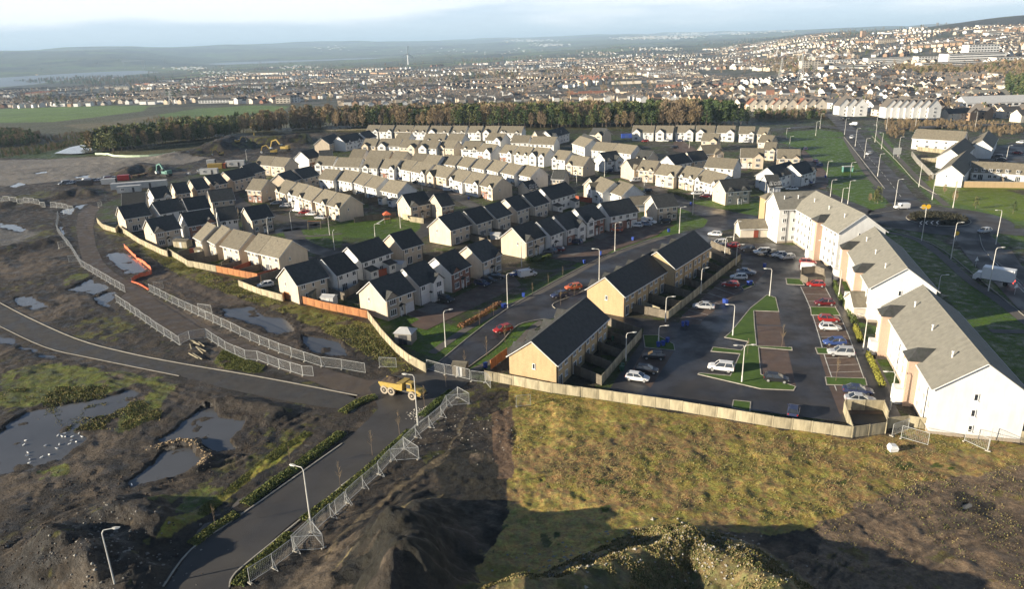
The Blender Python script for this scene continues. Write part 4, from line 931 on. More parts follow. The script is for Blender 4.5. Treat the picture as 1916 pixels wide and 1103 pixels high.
for q in (Z5((350,680),(430,710),(570,655),(490,630)), Z5((1180,330),(1290,355),(1400,310),(1250,290)), Z5((1300,220),(1440,265),(1500,240),(1420,215)), Z5((1530,150),(1560,190),(1830,180),(1800,140))):
    SH('driveway', q, .048, 'drive')
SH('parking_bay', Z6((237,814),(368,837),(330,883),(176,864)), .046, 'asph'); SH('parking_bay', Z6((165,892),(322,906),(272,1025),(98,1010)), .046, 'asph')
def island(px, m='lawn', z=.11, lab=None):
    g = GP(px); o = sheet('grass_island', g, z, M[m]); kerbline(g, .16, .13, closed=True); return o
island(Z6((475,574),(522,590),(540,668),(400,663),(404,742),(416,860),(612,868),(614,884),(426,868),(440,1020),(634,1088),(622,1108),(440,1100),(90,1018),(96,1012),(270,1027),(324,904),(162,890),(174,867),(332,885),(372,836),(238,812),(275,780),(380,650)))
island(Z6((716,641),(856,646),(882,689),(722,687))); island(Z6((745,870),(808,872),(820,905),(757,903))); island(Z6((800,1035),(1022,1042),(1032,1083),(808,1077))); island(Z6((580,482),(662,486),(682,520),(586,515)))
island(Z9((285,60),(380,70),(375,125),(278,100))); island(Z5((1680,800),(1760,800),(1850,850),(1856,885),(1690,868)))
island(Z6((330,530),(395,500),(405,520),(345,545)))
# footways and paths
for pts, w in (
    (Z7((880,930),(1060,790),(1340,590),(1560,410),(1740,270),(1893,170),(2000,100)), 1.9),
    (Z7((1400,1090),(1540,980),(1700,850),(1893,670)), 1.7), (Z8((-20,640),(150,520),(320,370),(470,220),(560,130),(640,60)), 1.7),
    (Z5((500,900),(700,760),(900,650),(1060,580),(1250,480),(1400,400),(1560,330),(1800,250)), 1.8),
    (Z5((720,1000),(930,890),(1060,760),(1120,720)), 1.6), (Z5((880,430),(1000,425),(1150,440),(1300,420)), 1.5),
    (Z4((1650,240),(1740,245),(1908,232)), 1.8), (TL(660,220,(-60,1010),(0,1000)), 1.5),
    (Z3((905,765),(960,860),(1040,980),(1130,1080),(1180,1140)), 2.2), (Z3((1080,740),(1180,850),(1290,970),(1400,1080),(1480,1150)), 2.2),
    (Z6((1160,225),(1300,260),(1430,340),(1600,490),(1760,600),(1908,715),(2100,860)), 2.2), (Z6((1810,320),(1860,400),(1908,450),(1980,520)), 2.2), (Z6((1720,775),(1960,780)), 2.0),
    (Z3((440,735),(600,725),(760,705),(860,700)), 1.8), (Z3((760,1000),(900,995),(1040,1000)), 1.6), (Z3((820,1050),(900,1060)), 1.4),
    (Z6((690,380),(820,480),(900,640),(1000,820),(1110,1040),(1180,1180)), 1.8), (Z6((1010,870),(1150,850)), 1.4), (Z6((1060,700+220),(1230,930)), 1.6)):
    ribbon('footpath', smoothline(GP(pts), 5), w, .022, M['path'])
for pts, w in ([(430,366),(470,394),(540,411),(600,420)],5.5), ([(352,464),(420,452),(500,437),(545,428),(600,421)],5.5), ([(545,428),(556,450),(580,463),(620,474),(680,471),(740,456),(785,440),(803,424),(792,408),(765,396)],5.5), ([(765,396),(812,360),(832,356),(870,377),(905,392),(940,398)],5.0), ([(765,344),(800,350),(832,356)],5.0), ([(1010,347),(1060,336),(1110,339),(1160,331),(1200,345),(1240,360),(1290,384)],5.5), ([(1060,336),(1090,300),(1150,282),(1250,272),(1300,275)],5.0), ([(640,300),(700,308),(760,316)],5), ([(430,366),(446,356),(470,340),(500,330)],5):
    ribbon('street', smoothline(GP(pts), 5), w, .019, M['asph2'])
# big road and roundabout
ribbon('dual_road', smoothline(GP(Z3((700,600),(830,640),(900,700),(960,760),(1020,850),(1130,980),(1230,1110),(1300,1200))), 6), [8.5, 9.5], .016, M['asph2'])
ribbon('side_road', smoothline(GP(Z3((930,720),(1060,735),(1190,720),(1500,700),(1916,690))), 6), 6.5, .024, M['asph2'])
ribbon('side_road', smoothline(GP(Z3((470,730),(600,715),(760,705),(930,725))), 6), 6.0, .028, M['asph2'])
rc = G(1755, 411); rx = 1
def circ(c, r, n=48, a0=0): return [(c[0]+r*math.cos(a0+2*math.pi*i/n), c[1]+r*math.sin(a0+2*math.pi*i/n)) for i in range(n)]
RI = 8.6
sheet('roundabout_road', circ(rc, RI+11), .032, M['asph2'])
ribbon('approach_road', smoothline([rc]+GP(Z6((1600,230),(1720,370),(1860,490),(1960,590),(2140,760),(2400,1000))), 6), [10, 10], .036, M['asph2'])
ribbon('approach_road', smoothline([rc]+GP(Z6((1230,110),(1100,115),(1020,110),(900,60),(780,10),(600,-50))), 6), [8, 7], .040, M['asph2'])
ribbon('approach_road', smoothline([rc]+GP(Z6((1650,180),(1800,215),(1960,225),(2200,230))), 6), [10, 8.5], .044, M['asph2'])
ribbon('approach_road', smoothline([rc]+GP(Z6((1300,90),(1210,30),(1130,-30))), 6), [10, 9.5], .048, M['asph2'])
sheet('roundabout_island', circ(rc, RI), .16, M['soil']); kerbline(circ(rc, RI), .3, .15, closed=True)
def dashes(pts, w, ln, gap, z, name='lane_marking'):
    P = smoothline(pts, 10); acc = 0; b = MB(); on = True; rest = ln
    for p, q in zip(P[:-1], P[1:]):
        d = math.hypot(q[0]-p[0], q[1]-p[1]); s = 0
        while s < d-1e-6:
            st = min(rest, d-s)
            if on:
                a0 = (p[0]+(q[0]-p[0])*s/d, p[1]+(q[1]-p[1])*s/d); a1 = (p[0]+(q[0]-p[0])*(s+st)/d, p[1]+(q[1]-p[1])*(s+st)/d)
                n = (-(q[1]-p[1])/d*w/2, (q[0]-p[0])/d*w/2)
                b.add([(a0[0]+n[0],a0[1]+n[1],z),(a0[0]-n[0],a0[1]-n[1],z),(a1[0]-n[0],a1[1]-n[1],z),(a1[0]+n[0],a1[1]+n[1],z)], [(0,1,2,3)])
            s += st; rest -= st
            if rest < 1e-6: on = not on; rest = ln if on else gap
    o = b.build(name, M['paint']); o['kind'] = 'structure'; return o
dashes(GP(Z3((960,760),(1020,850),(1130,980),(1230,1110))), .18, 4, 4, .056); dashes(GP(Z6((1720,370),(1860,490),(1960,590),(2140,760))), .2, 6, 2, .056)
dashes(GP(Z6((1690,330),(1790,440),(1908,560))), .14, 50, .01, .060)
dashes(GP(Z6((662,528),(712,640),(760,790),(800,930),(862,1110))), .16, 80, .01, .060); dashes(GP(Z6((800,533),(880,690),(940,830),(1015,1042))), .14, 80, .01, .060)
for i in range(14):
    f = i/13; a = (668+(800-668)*f*1.0, 533+(1040-533)*f); b_ = (800+(1015-800)*f, 533+(1045-533)*f)
    if i % 1 == 0: dashes(GP(Z6((662+(862-662)*f*.9, 530+575*f*.9), (800+(1015-800)*f, 533+508*f))), .1, 50, .01, .054, 'bay_line')
for k in range(7):
    f = k/6; dashes(GP(Z6((0+215*f, 690-190*f), (110+222*f, 715-172*f))), .1, 50, .01, .056, 'bay_line')
for u in ((418,1085-300,560,800),): pass
# kerbs along the roads
for pts in (Z7((1270,1095),(1290,1035),(1400,935),(1893,535)), Z8((0,530),(120,440),(360,240),(560,80),(620,30)), Z7((905,1090),(1060,885),(1340,690),(1893,300)),
            Z5((540,948),(920,652),(1400,386),(1700,271),(1830,241)), Z5((690,988),(872,852),(982,742),(1130,708)), Z5((1190,650),(1182,620),(1330,560),(1480,470)),
            Z3((905,765),(1130,1052)), Z3((1060,760),(1200,900),(1310,1020),(1420,1085)), Z6((1110,195),(1400,290),(1640,470),(1908,690)), Z6((1660,240),(1690,330),(1820,440),(1960,570)), Z6((1050,125),(1230,95))):
    kerbline(smoothline(GP(pts), 4), .16, .12)
kerbline(smoothline(GP([(0,567),(54,595),(144,635),(235,660),(335,680),(470,703),(587,725),(668,741)]), 4), .20, .12, m=M['conc'])
kerbline(smoothline(GP([(0,611),(84,650),(168,670),(335,704)]), 4), .18, .08, m=M['conc'])

# ------------------------------------------------------------------ fences of timber panels: every panel is a part
_fp = {}
def fpanel(w, h, m, posts=True):
    k = (round(w, 1), h, m)
    if k not in _fp:
        b = MB(); n = max(3, int(w/.45))
        for i in range(n): b.box((-.5+(i+.5)/n)*w, 0, .04, w/n-.012, .05+.02*(i % 2), h-.06)
        b.box(0, .05, h*.25, w, .05, .09); b.box(0, .05, h*.75, w, .05, .09); b.box(0, 0, h-.03, w+.02, .11, .05)
        _fp[k] = b.mesh('fence_panel', [M[m]])
    return _fp[k]
_pp = {}
def fpost(h, m):
    if (h, m) not in _pp: b = MB(); b.box(0, 0, 0, .14, .14, h+.07); _pp[h, m] = b.mesh('fence_post', [M[m]])
    return _pp[h, m]
def fence(px, m, lab, h=1.8, pw=2.4, group=None, cat='fence', world=None):
    P = world or GP(px); t = thing('timber_fence', lab, cat, (*P[0], 0), 0, group); o0 = P[0]
    for p, q in zip(P[:-1], P[1:]):
        d = math.hypot(q[0]-p[0], q[1]-p[1]); n = max(1, round(d/pw)); w = d/n; a = math.atan2(q[1]-p[1], q[0]-p[0])
        for i in range(n):
            c = (p[0]+(q[0]-p[0])*(i+.5)/n-o0[0], p[1]+(q[1]-p[1])*(i+.5)/n-o0[1])
            obj('fence_panel', fpanel(w-.14, h, m), t, (c[0], c[1], random.uniform(-.03,.03)), a+random.uniform(-.012,.012))
            obj('fence_post', fpost(h, m), t, (p[0]+(q[0]-p[0])*i/n-o0[0], p[1]+(q[1]-p[1])*i/n-o0[1], 0), a)
    obj('fence_post', fpost(h, m), t, (P[-1][0]-o0[0], P[-1][1]-o0[1], 0), 0); return t
bf = 'fences along the estate boundary'
fence(Z4((545,172),(575,205),(650,232)), 'fc', 'short pale fence at the far left corner of the estate by the haul road', group=bf)
fence(Z4((650,232),(665,213),(780,290),(905,350),(938,362)), 'fc', 'pale fence below the two nearest dark-roofed left houses', group=bf)
fence(Z4((938,362),(940,345),(1050,415),(1210,447)), 'fc', 'pale curved fence section left of the orange fence', group=bf)
fence(Z4((1210,447),(1440,492)), 'fo', 'short orange fence section below the gardens with red fences', group=bf)
fence(Z4((1335,530),(1460,580),(1580,612)), 'fc', 'pale fence in front of the parked white car in the garden', group=bf)
fence(Z4((1580,612),(1590,596),(1800,652),(1960,685),(2050,705)), 'fo', 'long orange fence curving below the cream house with rooflight', group=bf)
fence([(688,596),(715,632),(740,660),(765,680),(797,698)], 'fc', 'pale fence sloping down right from orange fence towards the gate', group=bf)
fence([(908,712),(960,722),(1032,736),(1118,748)], 'fc', 'pale fence below gable of the nearest brick terrace', group=bf)
fence([(1119,748),(1200,760),(1276,771),(1340,782),(1445,800),(1594,820)], 'fc', 'long pale fence between the car park and the rough grass field', group=bf)
fence([(1660,803),(1698,799),(1800,815),(1916,830),(2060,850)], 'fc', 'pale fence below the nearest white flats at the right edge', group=bf)
fence([(1578,772),(1594,820),(1656,812),(1660,790),(1652,770),(1580,768)], 'fc', 'square fenced bin enclosure at the car park corner', group=bf, cat='enclosure')
fence(Z6((660,495),(700,515),(795,510),(790,465),(740,450),(665,455)), 'fd', 'small weathered bin enclosure between white van and red car', h=1.7, group='bin enclosures')
# garden fences behind the brick terraces
def gardens(A0, A1, B0, B1, n, lab, m='fd'):
    """A: house wall line, B: outer line (pixels on the ground); n dividers"""
    a0, a1, b0, b1 = G(*A0), G(*A1), G(*B0), G(*B1)
    fence(None, 'fc', 'outer pale fence of '+lab, group='garden fences of the brick terraces', world=[b0, ((b0[0]+b1[0])/2, (b0[1]+b1[1])/2), b1])
    for i in range(n+1):
        f = i/n; p = (a0[0]+(a1[0]-a0[0])*f, a0[1]+(a1[1]-a0[1])*f); q = (b0[0]+(b1[0]-b0[0])*f, b0[1]+(b1[1]-b0[1])*f)
        fence(None, 'fd', f"weathered garden divider in {lab}, {ORD[i]} from the near end", group='garden dividers of the brick terraces', world=[p, q])
gardens((1048,690),(1122,604),(1125,722),(1200,632), 4, 'the nearest brick terrace gardens')
gardens((1176,582),(1330,462),(1250,598),(1385,488), 7, 'the farther brick terrace gardens')
# garden fences inside the estate
gf = 'red and brown garden fences'
for px, m, lab in (
    (Z4((1060,350),(1170,330)), 'fr', 'red garden fence by the shed behind the first lit terrace house'),
    (Z4((1000,365),(1060,350)), 'fd', 'brown short fence beside the garden shed left of the lit terrace'),
    (Z4((1310,455),(1400,420),(1470,395)), 'fr', 'red garden fence crossing behind the lit terrace'), (Z4((1440,492),(1480,480),(1560,455)), 'fr', 'red fence beside the garden with the parked white car'),
    (Z4((1240,425),(1330,375),(1395,360)), 'fd', 'dark garden fence between the lit terrace gardens'), (Z4((1340,530),(1450,505)), 'fd', 'brown fence above the parked white car'),
    (Z5((80,470),(180,480),(250,460)), 'fr', 'red garden fence behind the white house with porches'), (Z5((0,600),(75,560),(100,540)), 'fd', 'brown garden fence left of the large cream gable'),
    (Z5((70,170),(210,150),(300,140)), 'fd', 'brown fence behind the playground'), (Z5((340,150),(380,160)), 'fc', 'short pale screen fence by the playground house'), (Z5((380,165),(455,175)), 'fc', 'second short pale screen fence right of the playground house'),
    (Z5((830,990),(920,920)), 'fo', 'orange brown fence left of the nearest brick terrace'), (Z5((1670,650),(1770,690)), 'fc', 'pale fence at near end of the farther terrace gardens'),
    (Z5((715,270),(830,300),(930,290)), 'fd', 'dark fence behind the playground-side dark row'), (Z5((1200,30),(1390,60),(1420,40)), 'fr', 'brown garden fence behind the lit pair'),
    (Z3((190,1050),(400,1050),(430,1000)), 'fc', 'low pale garden fence round the junction corner house')):
    fence(px, m, lab, group=gf, h=1.0 if 'low' in lab else 1.8)
for c, (px, py), l, w, m in (('grey', (343,462), 4.6, 2.6, 'fc'), ('tan', (377,478), 2.6, 2.2, 'fc'), ('tan', (577,560), 4.2, 3.4, 'fc'), ('white', (617,570), 3.0, 2.2, 'cabin'), ('white', (740,505), 5.2, 3.2, 'cabin'), ('white', (928,450), 2.8, 2.4, 'cabin'), ('brown', (862,655+45), 2.4, 2.0, 'fd')):
    nearby = {343:'beside the red fence left of the lit terrace', 377:'in the garden with white furniture', 577:'behind the long orange fence', 617:'left of the large cream gable house', 740:'behind the brick fronted row', 928:'between the two cream gables', 862:'by the gate'}[px]
    t = thing('garden_shed', f'{c} garden shed with low roof {nearby}', 'shed', (*G(px, py), 0), -.25, None)
    gabled(t, l, w, 1.9, math.radians(16), M[m], M['roof'] if m != 'cabin' else M['cabin'], oh=.15, oe=.15, fascia=False)
    b = MB(); b.box(.2, -w/2-.02, 0, .8, .06, 1.75); b.build('door', M['door'], t)
# electricity kiosk
t = thing('substation_kiosk', 'grey brick substation kiosk with hipped pale roof on the lawn by the fence', 'kiosk', (*G(760, 640), 0), math.radians(-14))
b = MB(); b.box(0,0,0,3.4,3.0,2.3); b.build('wall', M['conc'], t); b = MB(); b.add([(-1.95,-1.75,2.3),(1.95,-1.75,2.3),(1.95,1.75,2.3),(-1.95,1.75,2.3),(-.5,0,3.15),(.5,0,3.15)], [(0,1,5,4),(1,2,5),(2,3,4,5),(3,0,4),(3,2,1,0)]); b.build('roof', M['cabin'], t)
b = MB(); b.box(-.5,-1.52,.05,.8,.06,1.9); b.build('door', M['gut'], t); b = MB(); b.box(.4,-1.52,.05,.8,.06,1.9); b.build('door', M['gut'], t)

# ------------------------------------------------------------------ steel mesh site fencing: every panel is a part
_hm = {}
def hmesh(w, h=2.0, brace=True):
    k = round(w, 1)
    if k not in _hm:
        b = MB(); r = .055
        b.beam((-w/2,0,.12), (-w/2,0,h), r); b.beam((w/2,0,.12), (w/2,0,h), r); b.beam((-w/2,0,h), (w/2,0,h), r); b.beam((-w/2,0,.18), (w/2,0,.18), r)
        n = int(w/.22)
        for i in range(1, n): x = -w/2+w*i/n; b.beam((x,0,.18), (x,0,h), .010)
        for i in range(1, 8): z = .18+(h-.18)*i/8; b.beam((-w/2,0,z), (w/2,0,z), .010)
        f = MB(); f.box(-w/2, 0, 0, .25, .65, .14)
        s = MB(); s.beam((-w/2, 0, 1.5), (-w/2, .95, .05), .05); s.beam((-w/2,.95,.05),(-w/2,0,.05),.04)
        _hm[k] = (b.mesh('mesh_panel', [M['steel']]), f.mesh('concrete_foot', [M['kerb']]), s.mesh('brace', [M['steel']]))
    return _hm[k]
def heras(px, lab, pw=3.5, brace=0, group='steel mesh fences of the building site', drop=False, side=1):
    P = GP(px); t = thing('mesh_fence', lab, 'site fence', (*P[0], hz(*P[0])-.02), 0, group); z0 = t.location.z; k = 0
    for p, q in zip(P[:-1], P[1:]):
        d = math.hypot(q[0]-p[0], q[1]-p[1]); n = max(1, round(d/pw)); w = d/n; a = math.atan2(q[1]-p[1], q[0]-p[0]); m, f, s = hmesh(w-.06)
        for i in range(n):
            X, Y = p[0]+(q[0]-p[0])*(i+.5)/n, p[1]+(q[1]-p[1])*(i+.5)/n; z = hz(X, Y)
            o = obj('mesh_panel', m, t, (X-P[0][0], Y-P[0][1], z-z0), a+random.uniform(-.02,.02)); o.rotation_euler.x = random.uniform(-.04,.04)
            X, Y = p[0]+(q[0]-p[0])*(i+.0)/n, p[1]+(q[1]-p[1])*(i+.0)/n
            obj('concrete_foot', f, t, (X+math.cos(a)*w/2-P[0][0], Y+math.sin(a)*w/2-P[0][1], z-z0), a)
            if brace and k % brace == 0:
                o = obj('brace', s, t, (X+math.cos(a)*w/2-P[0][0], Y+math.sin(a)*w/2-P[0][1], z-z0), a+(math.pi if side < 0 else 0))
            k += 1
    return t
heras(Z4((330,140),(318,215),(345,262),(395,315),(455,415),(700,562)), 'mesh fence curving along the left side of the haul road at its far end', brace=3)
heras(Z4((650,615),(760,690),(880,775),(1005,858)), 'mesh fence left of the haul road, leaning slightly, near the pile of planks', brace=3)
heras(Z4((1005,850),(1060,825),(1150,812)), 'short mesh fence crossing between two longer ones by the planks')
heras(Z4((1150,812),(1260,885),(1370,935),(1440,940),(1560,985),(1690,1025),(1750,1030)), 'mesh fence between haul road and the planks, ending at the trees', brace=4)
heras(Z4((835,555),(1000,640),(1150,710),(1240,752),(1400,830),(1560,897),(1700,945),(1795,975),(1908,990),(2040,1012)), 'longest mesh fence along the right side of the haul road', brace=5)
heras(Z4((-40,68),(60,72),(140,75),(255,88)), 'mesh fence at the far left edge, left section'); heras(Z4((285,85),(350,90),(410,100)), 'mesh fence at the far left, right section by the puddles')
heras(Z4((330,318),(380,305)), 'single mesh panel standing off the bend at far left'); heras(Z4((385,392),(450,388)), 'mesh panel sticking out left of the haul road bend'); heras(Z4((860,545),(915,540)), 'single mesh panel behind the start of the longest fence')
heras(Z4((1110,668),(1185,678)), 'single mesh panel standing in the waterlogged ground'); heras(Z4((550,85),(570,78)), 'small mesh gate at the top of the haul road')
heras(Z5((210,980),(305,985)), 'single mesh panel by the loaded dump truck')
heras(Z7((1385,1085),(1515,1000),(1635,905),(1740,800),(1835,715),(1915,640)), 'mesh fence beside the lower path, nearest the camera', brace=1, side=-1)
heras(Z8((-30,690),(30,635),(118,552),(205,477),(275,402)), 'mesh fence beside the lower path, middle section', brace=1, side=-1)
heras(Z8((275,402),(410,268),(485,210),(550,152),(580,93)), 'mesh fence beside the lower path, far section', brace=1, side=-1)
heras(Z7((1725,798),(1625,897),(1795,888),(1725,798)), 'triangle of mesh panels propped round the tall lamp column'); heras(Z8((345,335),(272,402),(428,392),(345,335)), 'triangle of mesh panels at the middle of the lower path')
heras(Z8((640,45),(580,93),(705,82),(640,45)), 'triangle of mesh panels at the far end of the lower path')
heras(Z5((475,990),(575,1018),(640,1030),(715,1050)), 'mesh gate closing the end of the estate road', pw=3.0); heras(Z5((720,1055),(800,1065),(830,1098)), 'mesh panel beside the barrier at the road end')
heras(Z8((965,100),(1045,92)), 'fallen mesh panel lying at the top of the rough field'); heras(Z9((1160,258),(1250,225)), 'mesh panel leaning on the pale fence by the bin enclosure'); heras(Z9((1210,270),(1360,312)), 'mesh panel fallen in the rough grass below the flats'); heras(Z9((1560,290),(1690,350),(1705,290)), 'mesh panels round litter at the right edge')
# orange netting barrier
P = smoothline(GP(Z4((695,310),(720,335),(760,372),(800,400),(843,440),(835,465),(770,480),(735,500)), 0), 6)
b = MB(); n = len(P)
for i, (p, q) in enumerate(zip(P[:-1], P[1:])):
    h1 = .95+.12*math.sin(i*1.7); h2 = .95+.12*math.sin((i+1)*1.7); z = hz(*p)
    b.add([(p[0],p[1],z),(q[0],q[1],z),(q[0],q[1],z+h2),(p[0],p[1],z+h1),(p[0]+.04,p[1]+.04,z),(q[0]+.04,q[1]+.04,z),(q[0]+.04,q[1]+.04,z+h2),(p[0]+.04,p[1]+.04,z+h1)], [(0,1,2,3),(7,6,5,4),(3,2,6,7)])
M['net'] = mat('orange_netting', (.75,.16,.07), .8, .25, 3); t = thing('netting_barrier', 'orange red plastic netting barrier winding round the flooded hole', 'barrier')
b.build('netting', M['net'], t)
for i in range(0, n, 6): c = MB(); c.cyl((*P[i], hz(*P[i])), (*P[i], hz(*P[i])+1.2), .035, 6); c.build('stake', M['steel'], t)
P = smoothline(GP(Z4((735,500),(780,515),(830,545)), 0), 5); b = MB()
for p, q in zip(P[:-1], P[1:]): b.beam((*p, .12), (*q, .12), .3)
tag(b.build('netting_roll', M['net']), 'orange netting lying slack beside the haul road below the flooded hole', 'netting')

for i, (lb, w_) in enumerate(NGARD):
    fence(None, 'fd', 'weathered garden divider at right corner of the '+' '.join(lb.replace('house with plain rear wall', 'house').split()[:8]).rstrip(',')+(' row' if False else ''), group='garden dividers inside the estate', world=w_)
# ------------------------------------------------------------------ vehicles
def rring(x, hw, z0, z1, r=.12):
    return [(x,-hw+r,z0),(x,-hw,z0+r),(x,-hw,z1-r),(x,-hw+r*1.2,z1),(x,hw-r*1.2,z1),(x,hw,z1-r),(x,hw,z0+r),(x,hw-r,z0)]
def car_proto(kind, paint):
    t = thing('car', 'x', 'car')
    if kind == 'hatch': st = [(-2.02,.58,.42,.78),(-1.95,.76,.30,.95),(-1.3,.84,.24,.97),(0,.86,.22,.95),(.95,.85,.24,.93),(1.6,.82,.28,.80),(1.95,.72,.32,.66),(2.03,.55,.40,.56)]; g = (-1.85,1.05,-1.45,.25,1.44); wb = 1.27
    elif kind == 'saloon': st = [(-2.35,.62,.42,.80),(-2.25,.78,.30,.90),(-1.5,.87,.24,.95),(0,.89,.22,.93),(.95,.88,.24,.91),(1.8,.84,.28,.80),(2.2,.74,.32,.66),(2.30,.58,.40,.56)]; g = (-1.75,1.05,-1.05,.20,1.42); wb = 1.38
    elif kind == 'suv': st = [(-2.25,.70,.50,1.0),(-2.2,.86,.40,1.12),(-1.5,.91,.36,1.13),(0,.92,.34,1.10),(.95,.91,.36,1.08),(1.75,.88,.40,1.0),(2.15,.80,.44,.86),(2.22,.66,.5,.72)]; g = (-2.12,1.05,-1.95,.35,1.74); wb = 1.35
    else: st = [(-2.45,.84,.42,1.80),(-2.40,.90,.34,1.92),(-1.0,.93,.32,1.98),(.55,.92,.32,1.96),(1.15,.90,.34,1.15),(1.9,.86,.38,1.02),(2.3,.78,.42,.85),(2.4,.62,.5,.7)]; g = (.15,1.45,.12,.72,1.88); wb = 1.5
    b = MB(); b.loft([rring(*s) for s in st])
    hw = st[3][1]; zb = st[3][3]-.02
    x0, x1, u0, u1, zt = g
    if kind != 'van':
        r = [[(x0,-hw+.07,zb),(x1,-hw+.07,zb-.02),(x1,hw-.07,zb-.02),(x0,hw-.07,zb)], [(u0,-hw+.24,zt),(u1,-hw+.24,zt-.02),(u1,hw-.24,zt-.02),(u0,hw-.24,zt)]]
        b.loft([[(a,b_,zt-.03) for a, b_, c in r[1]], [(u0+.08,-hw+.30,zt+.035),(u1-.08,-hw+.30,zt+.015),(u1-.08,hw-.30,zt+.015),(u0+.08,hw-.30,zt+.035)]])
        for i in range(4): b.beam(r[0][i], r[1][i], .075)
        for s in (-1, 1): b.beam(((x0+x1)/2-.1, s*(hw-.06), zb), ((u0+u1)/2-.05, s*(hw-.225), zt), .07)
        b.build('body', M[paint], t, smooth=False)
        gl = MB(); gl.loft(r); gl.build('windows', M['glass'], t)
    else:
        b.build('body', M[paint], t); gl = MB(); gl.loft([[(.50,-.80,1.12),(1.22,-.80,1.10),(1.22,.80,1.10),(.50,.80,1.12)], [(.50,-.76,1.80),(.60,-.72,1.80),(.60,.72,1.80),(.50,.76,1.80)]]); 
        gl.box(.55,-.925,1.15,.75,.02,.5); gl.box(.55,.925,1.15,.75,.02,.5); gl.build('windows', M['glass'], t)
    for s in (-1, 1):
        m = MB(); m.box(x1-.15 if kind != 'van' else .95, s*(hw+.08), zb, .12, .16, .12); m.build('wing_mirror', M[paint], t)
        for x in (-wb, wb):
            w = MB(); rr = .33 if kind in ('hatch','saloon') else .38; y = s*(hw-.13)
            w.cyl((x, y-.11, rr), (x, y+.11, rr), rr, 14, 0); w.cyl((x, y+s*.112, rr), (x, y+s*.125, rr), rr*.66, 10, 1)
            w.build('wheel', [M['tyre'], M['hub']], t)
        h = MB(); h.box(st[-2][0]-.08, s*(st[-2][1]-.14), st[-2][3]-.15, .2, .26, .13); h.build('headlight', M['headl'], t)
        h = MB(); h.box(st[1][0]-.01, s*(st[1][1]-.10), st[1][3]-.24, .1, .16, .2); h.build('tail_light', M['taill'], t)
    return t
_cp = {}
GRD = {}
def car(T, front, rear, kind, paint, label, cat='car', group='cars parked in the estate'):
    k = (kind, paint)
    p, q = T(front, rear); a = G(*p); b = G(*q); an = math.atan2(a[1]-b[1], a[0]-b[0]); cx, cy = (a[0]+b[0])/2, (a[1]+b[1])/2
    n = (-math.sin(an), math.cos(an)); s = 1 if n[0]*cx+n[1]*cy > 0 else -1; cx += n[0]*s*.8; cy += n[1]*s*.8
    if k not in _cp: o = car_proto(*k); _cp[k] = o; o.location = (cx, cy, .06); o.rotation_euler.z = an
    else: o = dup(_cp[k], (cx, cy, .06), an)
    if cat == 'van': o.name = 'van'
    return tag(o, label, cat, group)
I4 = lambda *p: list(p)
pk = 'cars parked in the car park'
car(Z6,(750,408),(660,405),'hatch','car_red','red hatchback at the far end of the right hand parking row',group=pk)
car(Z6,(775,450),(662,442),'van','car_white','white panel van parked behind the small bin enclosure','van',pk)
car(Z6,(695,530),(800,535),'hatch','car_red','red hatchback in front of the small bin enclosure',group=pk)
car(Z6,(740,636),(857,639),'hatch','car_maroon','dark maroon hatchback alone between two grass strips on the right row',group=pk)
car(Z6,(882,732),(765,728),'hatch','car_red','dark red car directly beyond the white hatchback in the right row',group=pk)
car(Z6,(889,779),(775,776),'hatch','car_white','small white hatchback beside the dark red car in the right row',group=pk)
car(Z6,(790,862),(928,860),'hatch','car_blue','blue hatchback beside the big silver four-wheel drive',group=pk)
car(Z6,(805,918),(970,928),'suv','car_silver','big silver four-wheel drive on the right row next to the blue car',group=pk)
car(Z9,(1090,92),(895,76),'saloon','car_silver','silver saloon nearest the square bin enclosure',group=pk)
car(Z9,(1055,40),(900,25),'saloon','car_dblue','dark car parked behind the silver saloon',group=pk)
car(Z9,(652,108),(642,172),'hatch','car_dblue','dark blue car parked close behind the long pale fence',group=pk)
car(Z6,(140,998),(288,1016),'suv','car_white','white four-wheel drive on the island bay under the twin lamp',group=pk)
car(Z6,(600,1076),(450,1060),'hatch','car_black','black hatchback on the brown bay of the island',group=pk)
car(Z6,(215,528),(322,538),'hatch','car_red','bright red hatchback in the bays behind the brick terrace gardens',group=pk)
car(Z6,(270,490),(366,493),'hatch','car_white','white hatchback next to the bright red one behind the gardens',group=pk)
car(Z6,(400,466),(312,458),'saloon','car_lblue','pale blue saloon beyond the white hatchback behind the gardens',group=pk)
car(Z6,(60,652),(178,660),'saloon','car_silver','silver saloon alone on the brown bays by the garden fences',group=pk)
car(Z5,(1718,1072),(1567,1052),'hatch','car_white','white hatchback in the three car bay by the nearest terrace',group=pk)
car(Z5,(1760,1024),(1632,1014),'hatch','car_black','middle black hatchback of the three car bay',group=pk)
car(Z5,(1680,938),(1796,944),'hatch','car_black','far black car of the three car bay beside the grass',group=pk)
car(Z6,(145,245),(218,250),'hatch','car_white','white hatchback by the junction above the brick terrace end',group=pk)
car(Z6,(175,305),(252,298),'suv','car_white','pale four-wheel drive first from left below the cream bin store',group=pk)
car(Z6,(250,317),(325,312),'hatch','car_red','red car second from left below the cream bin store',group=pk)
car(Z6,(335,333),(408,332),'hatch','car_black','black car third from left below the cream bin store',group=pk)
car(Z6,(415,352),(488,350),'suv','car_white','white four-wheel drive fourth from left below the bin store',group=pk)
car(Z6,(470,358),(538,352),'hatch','car_black','black car between two white ones below the four storey flats',group=pk)
car(Z6,(508,366),(585,366),'hatch','car_white','white hatchback right of the black car below the four storey flats',group=pk)
car(Z6,(560,380),(626,376),'hatch','car_silver','last silver car in the row below the four storey flats',group=pk)
car(Z5,(1262,552),(1332,544),'hatch','car_orange','bright red car parked on the estate road beyond the dark one',group='cars on the estate road')
car(Z5,(1186,598),(1256,586),'hatch','car_dblue','dark hatchback parked on the estate road behind the bright red one',group='cars on the estate road')
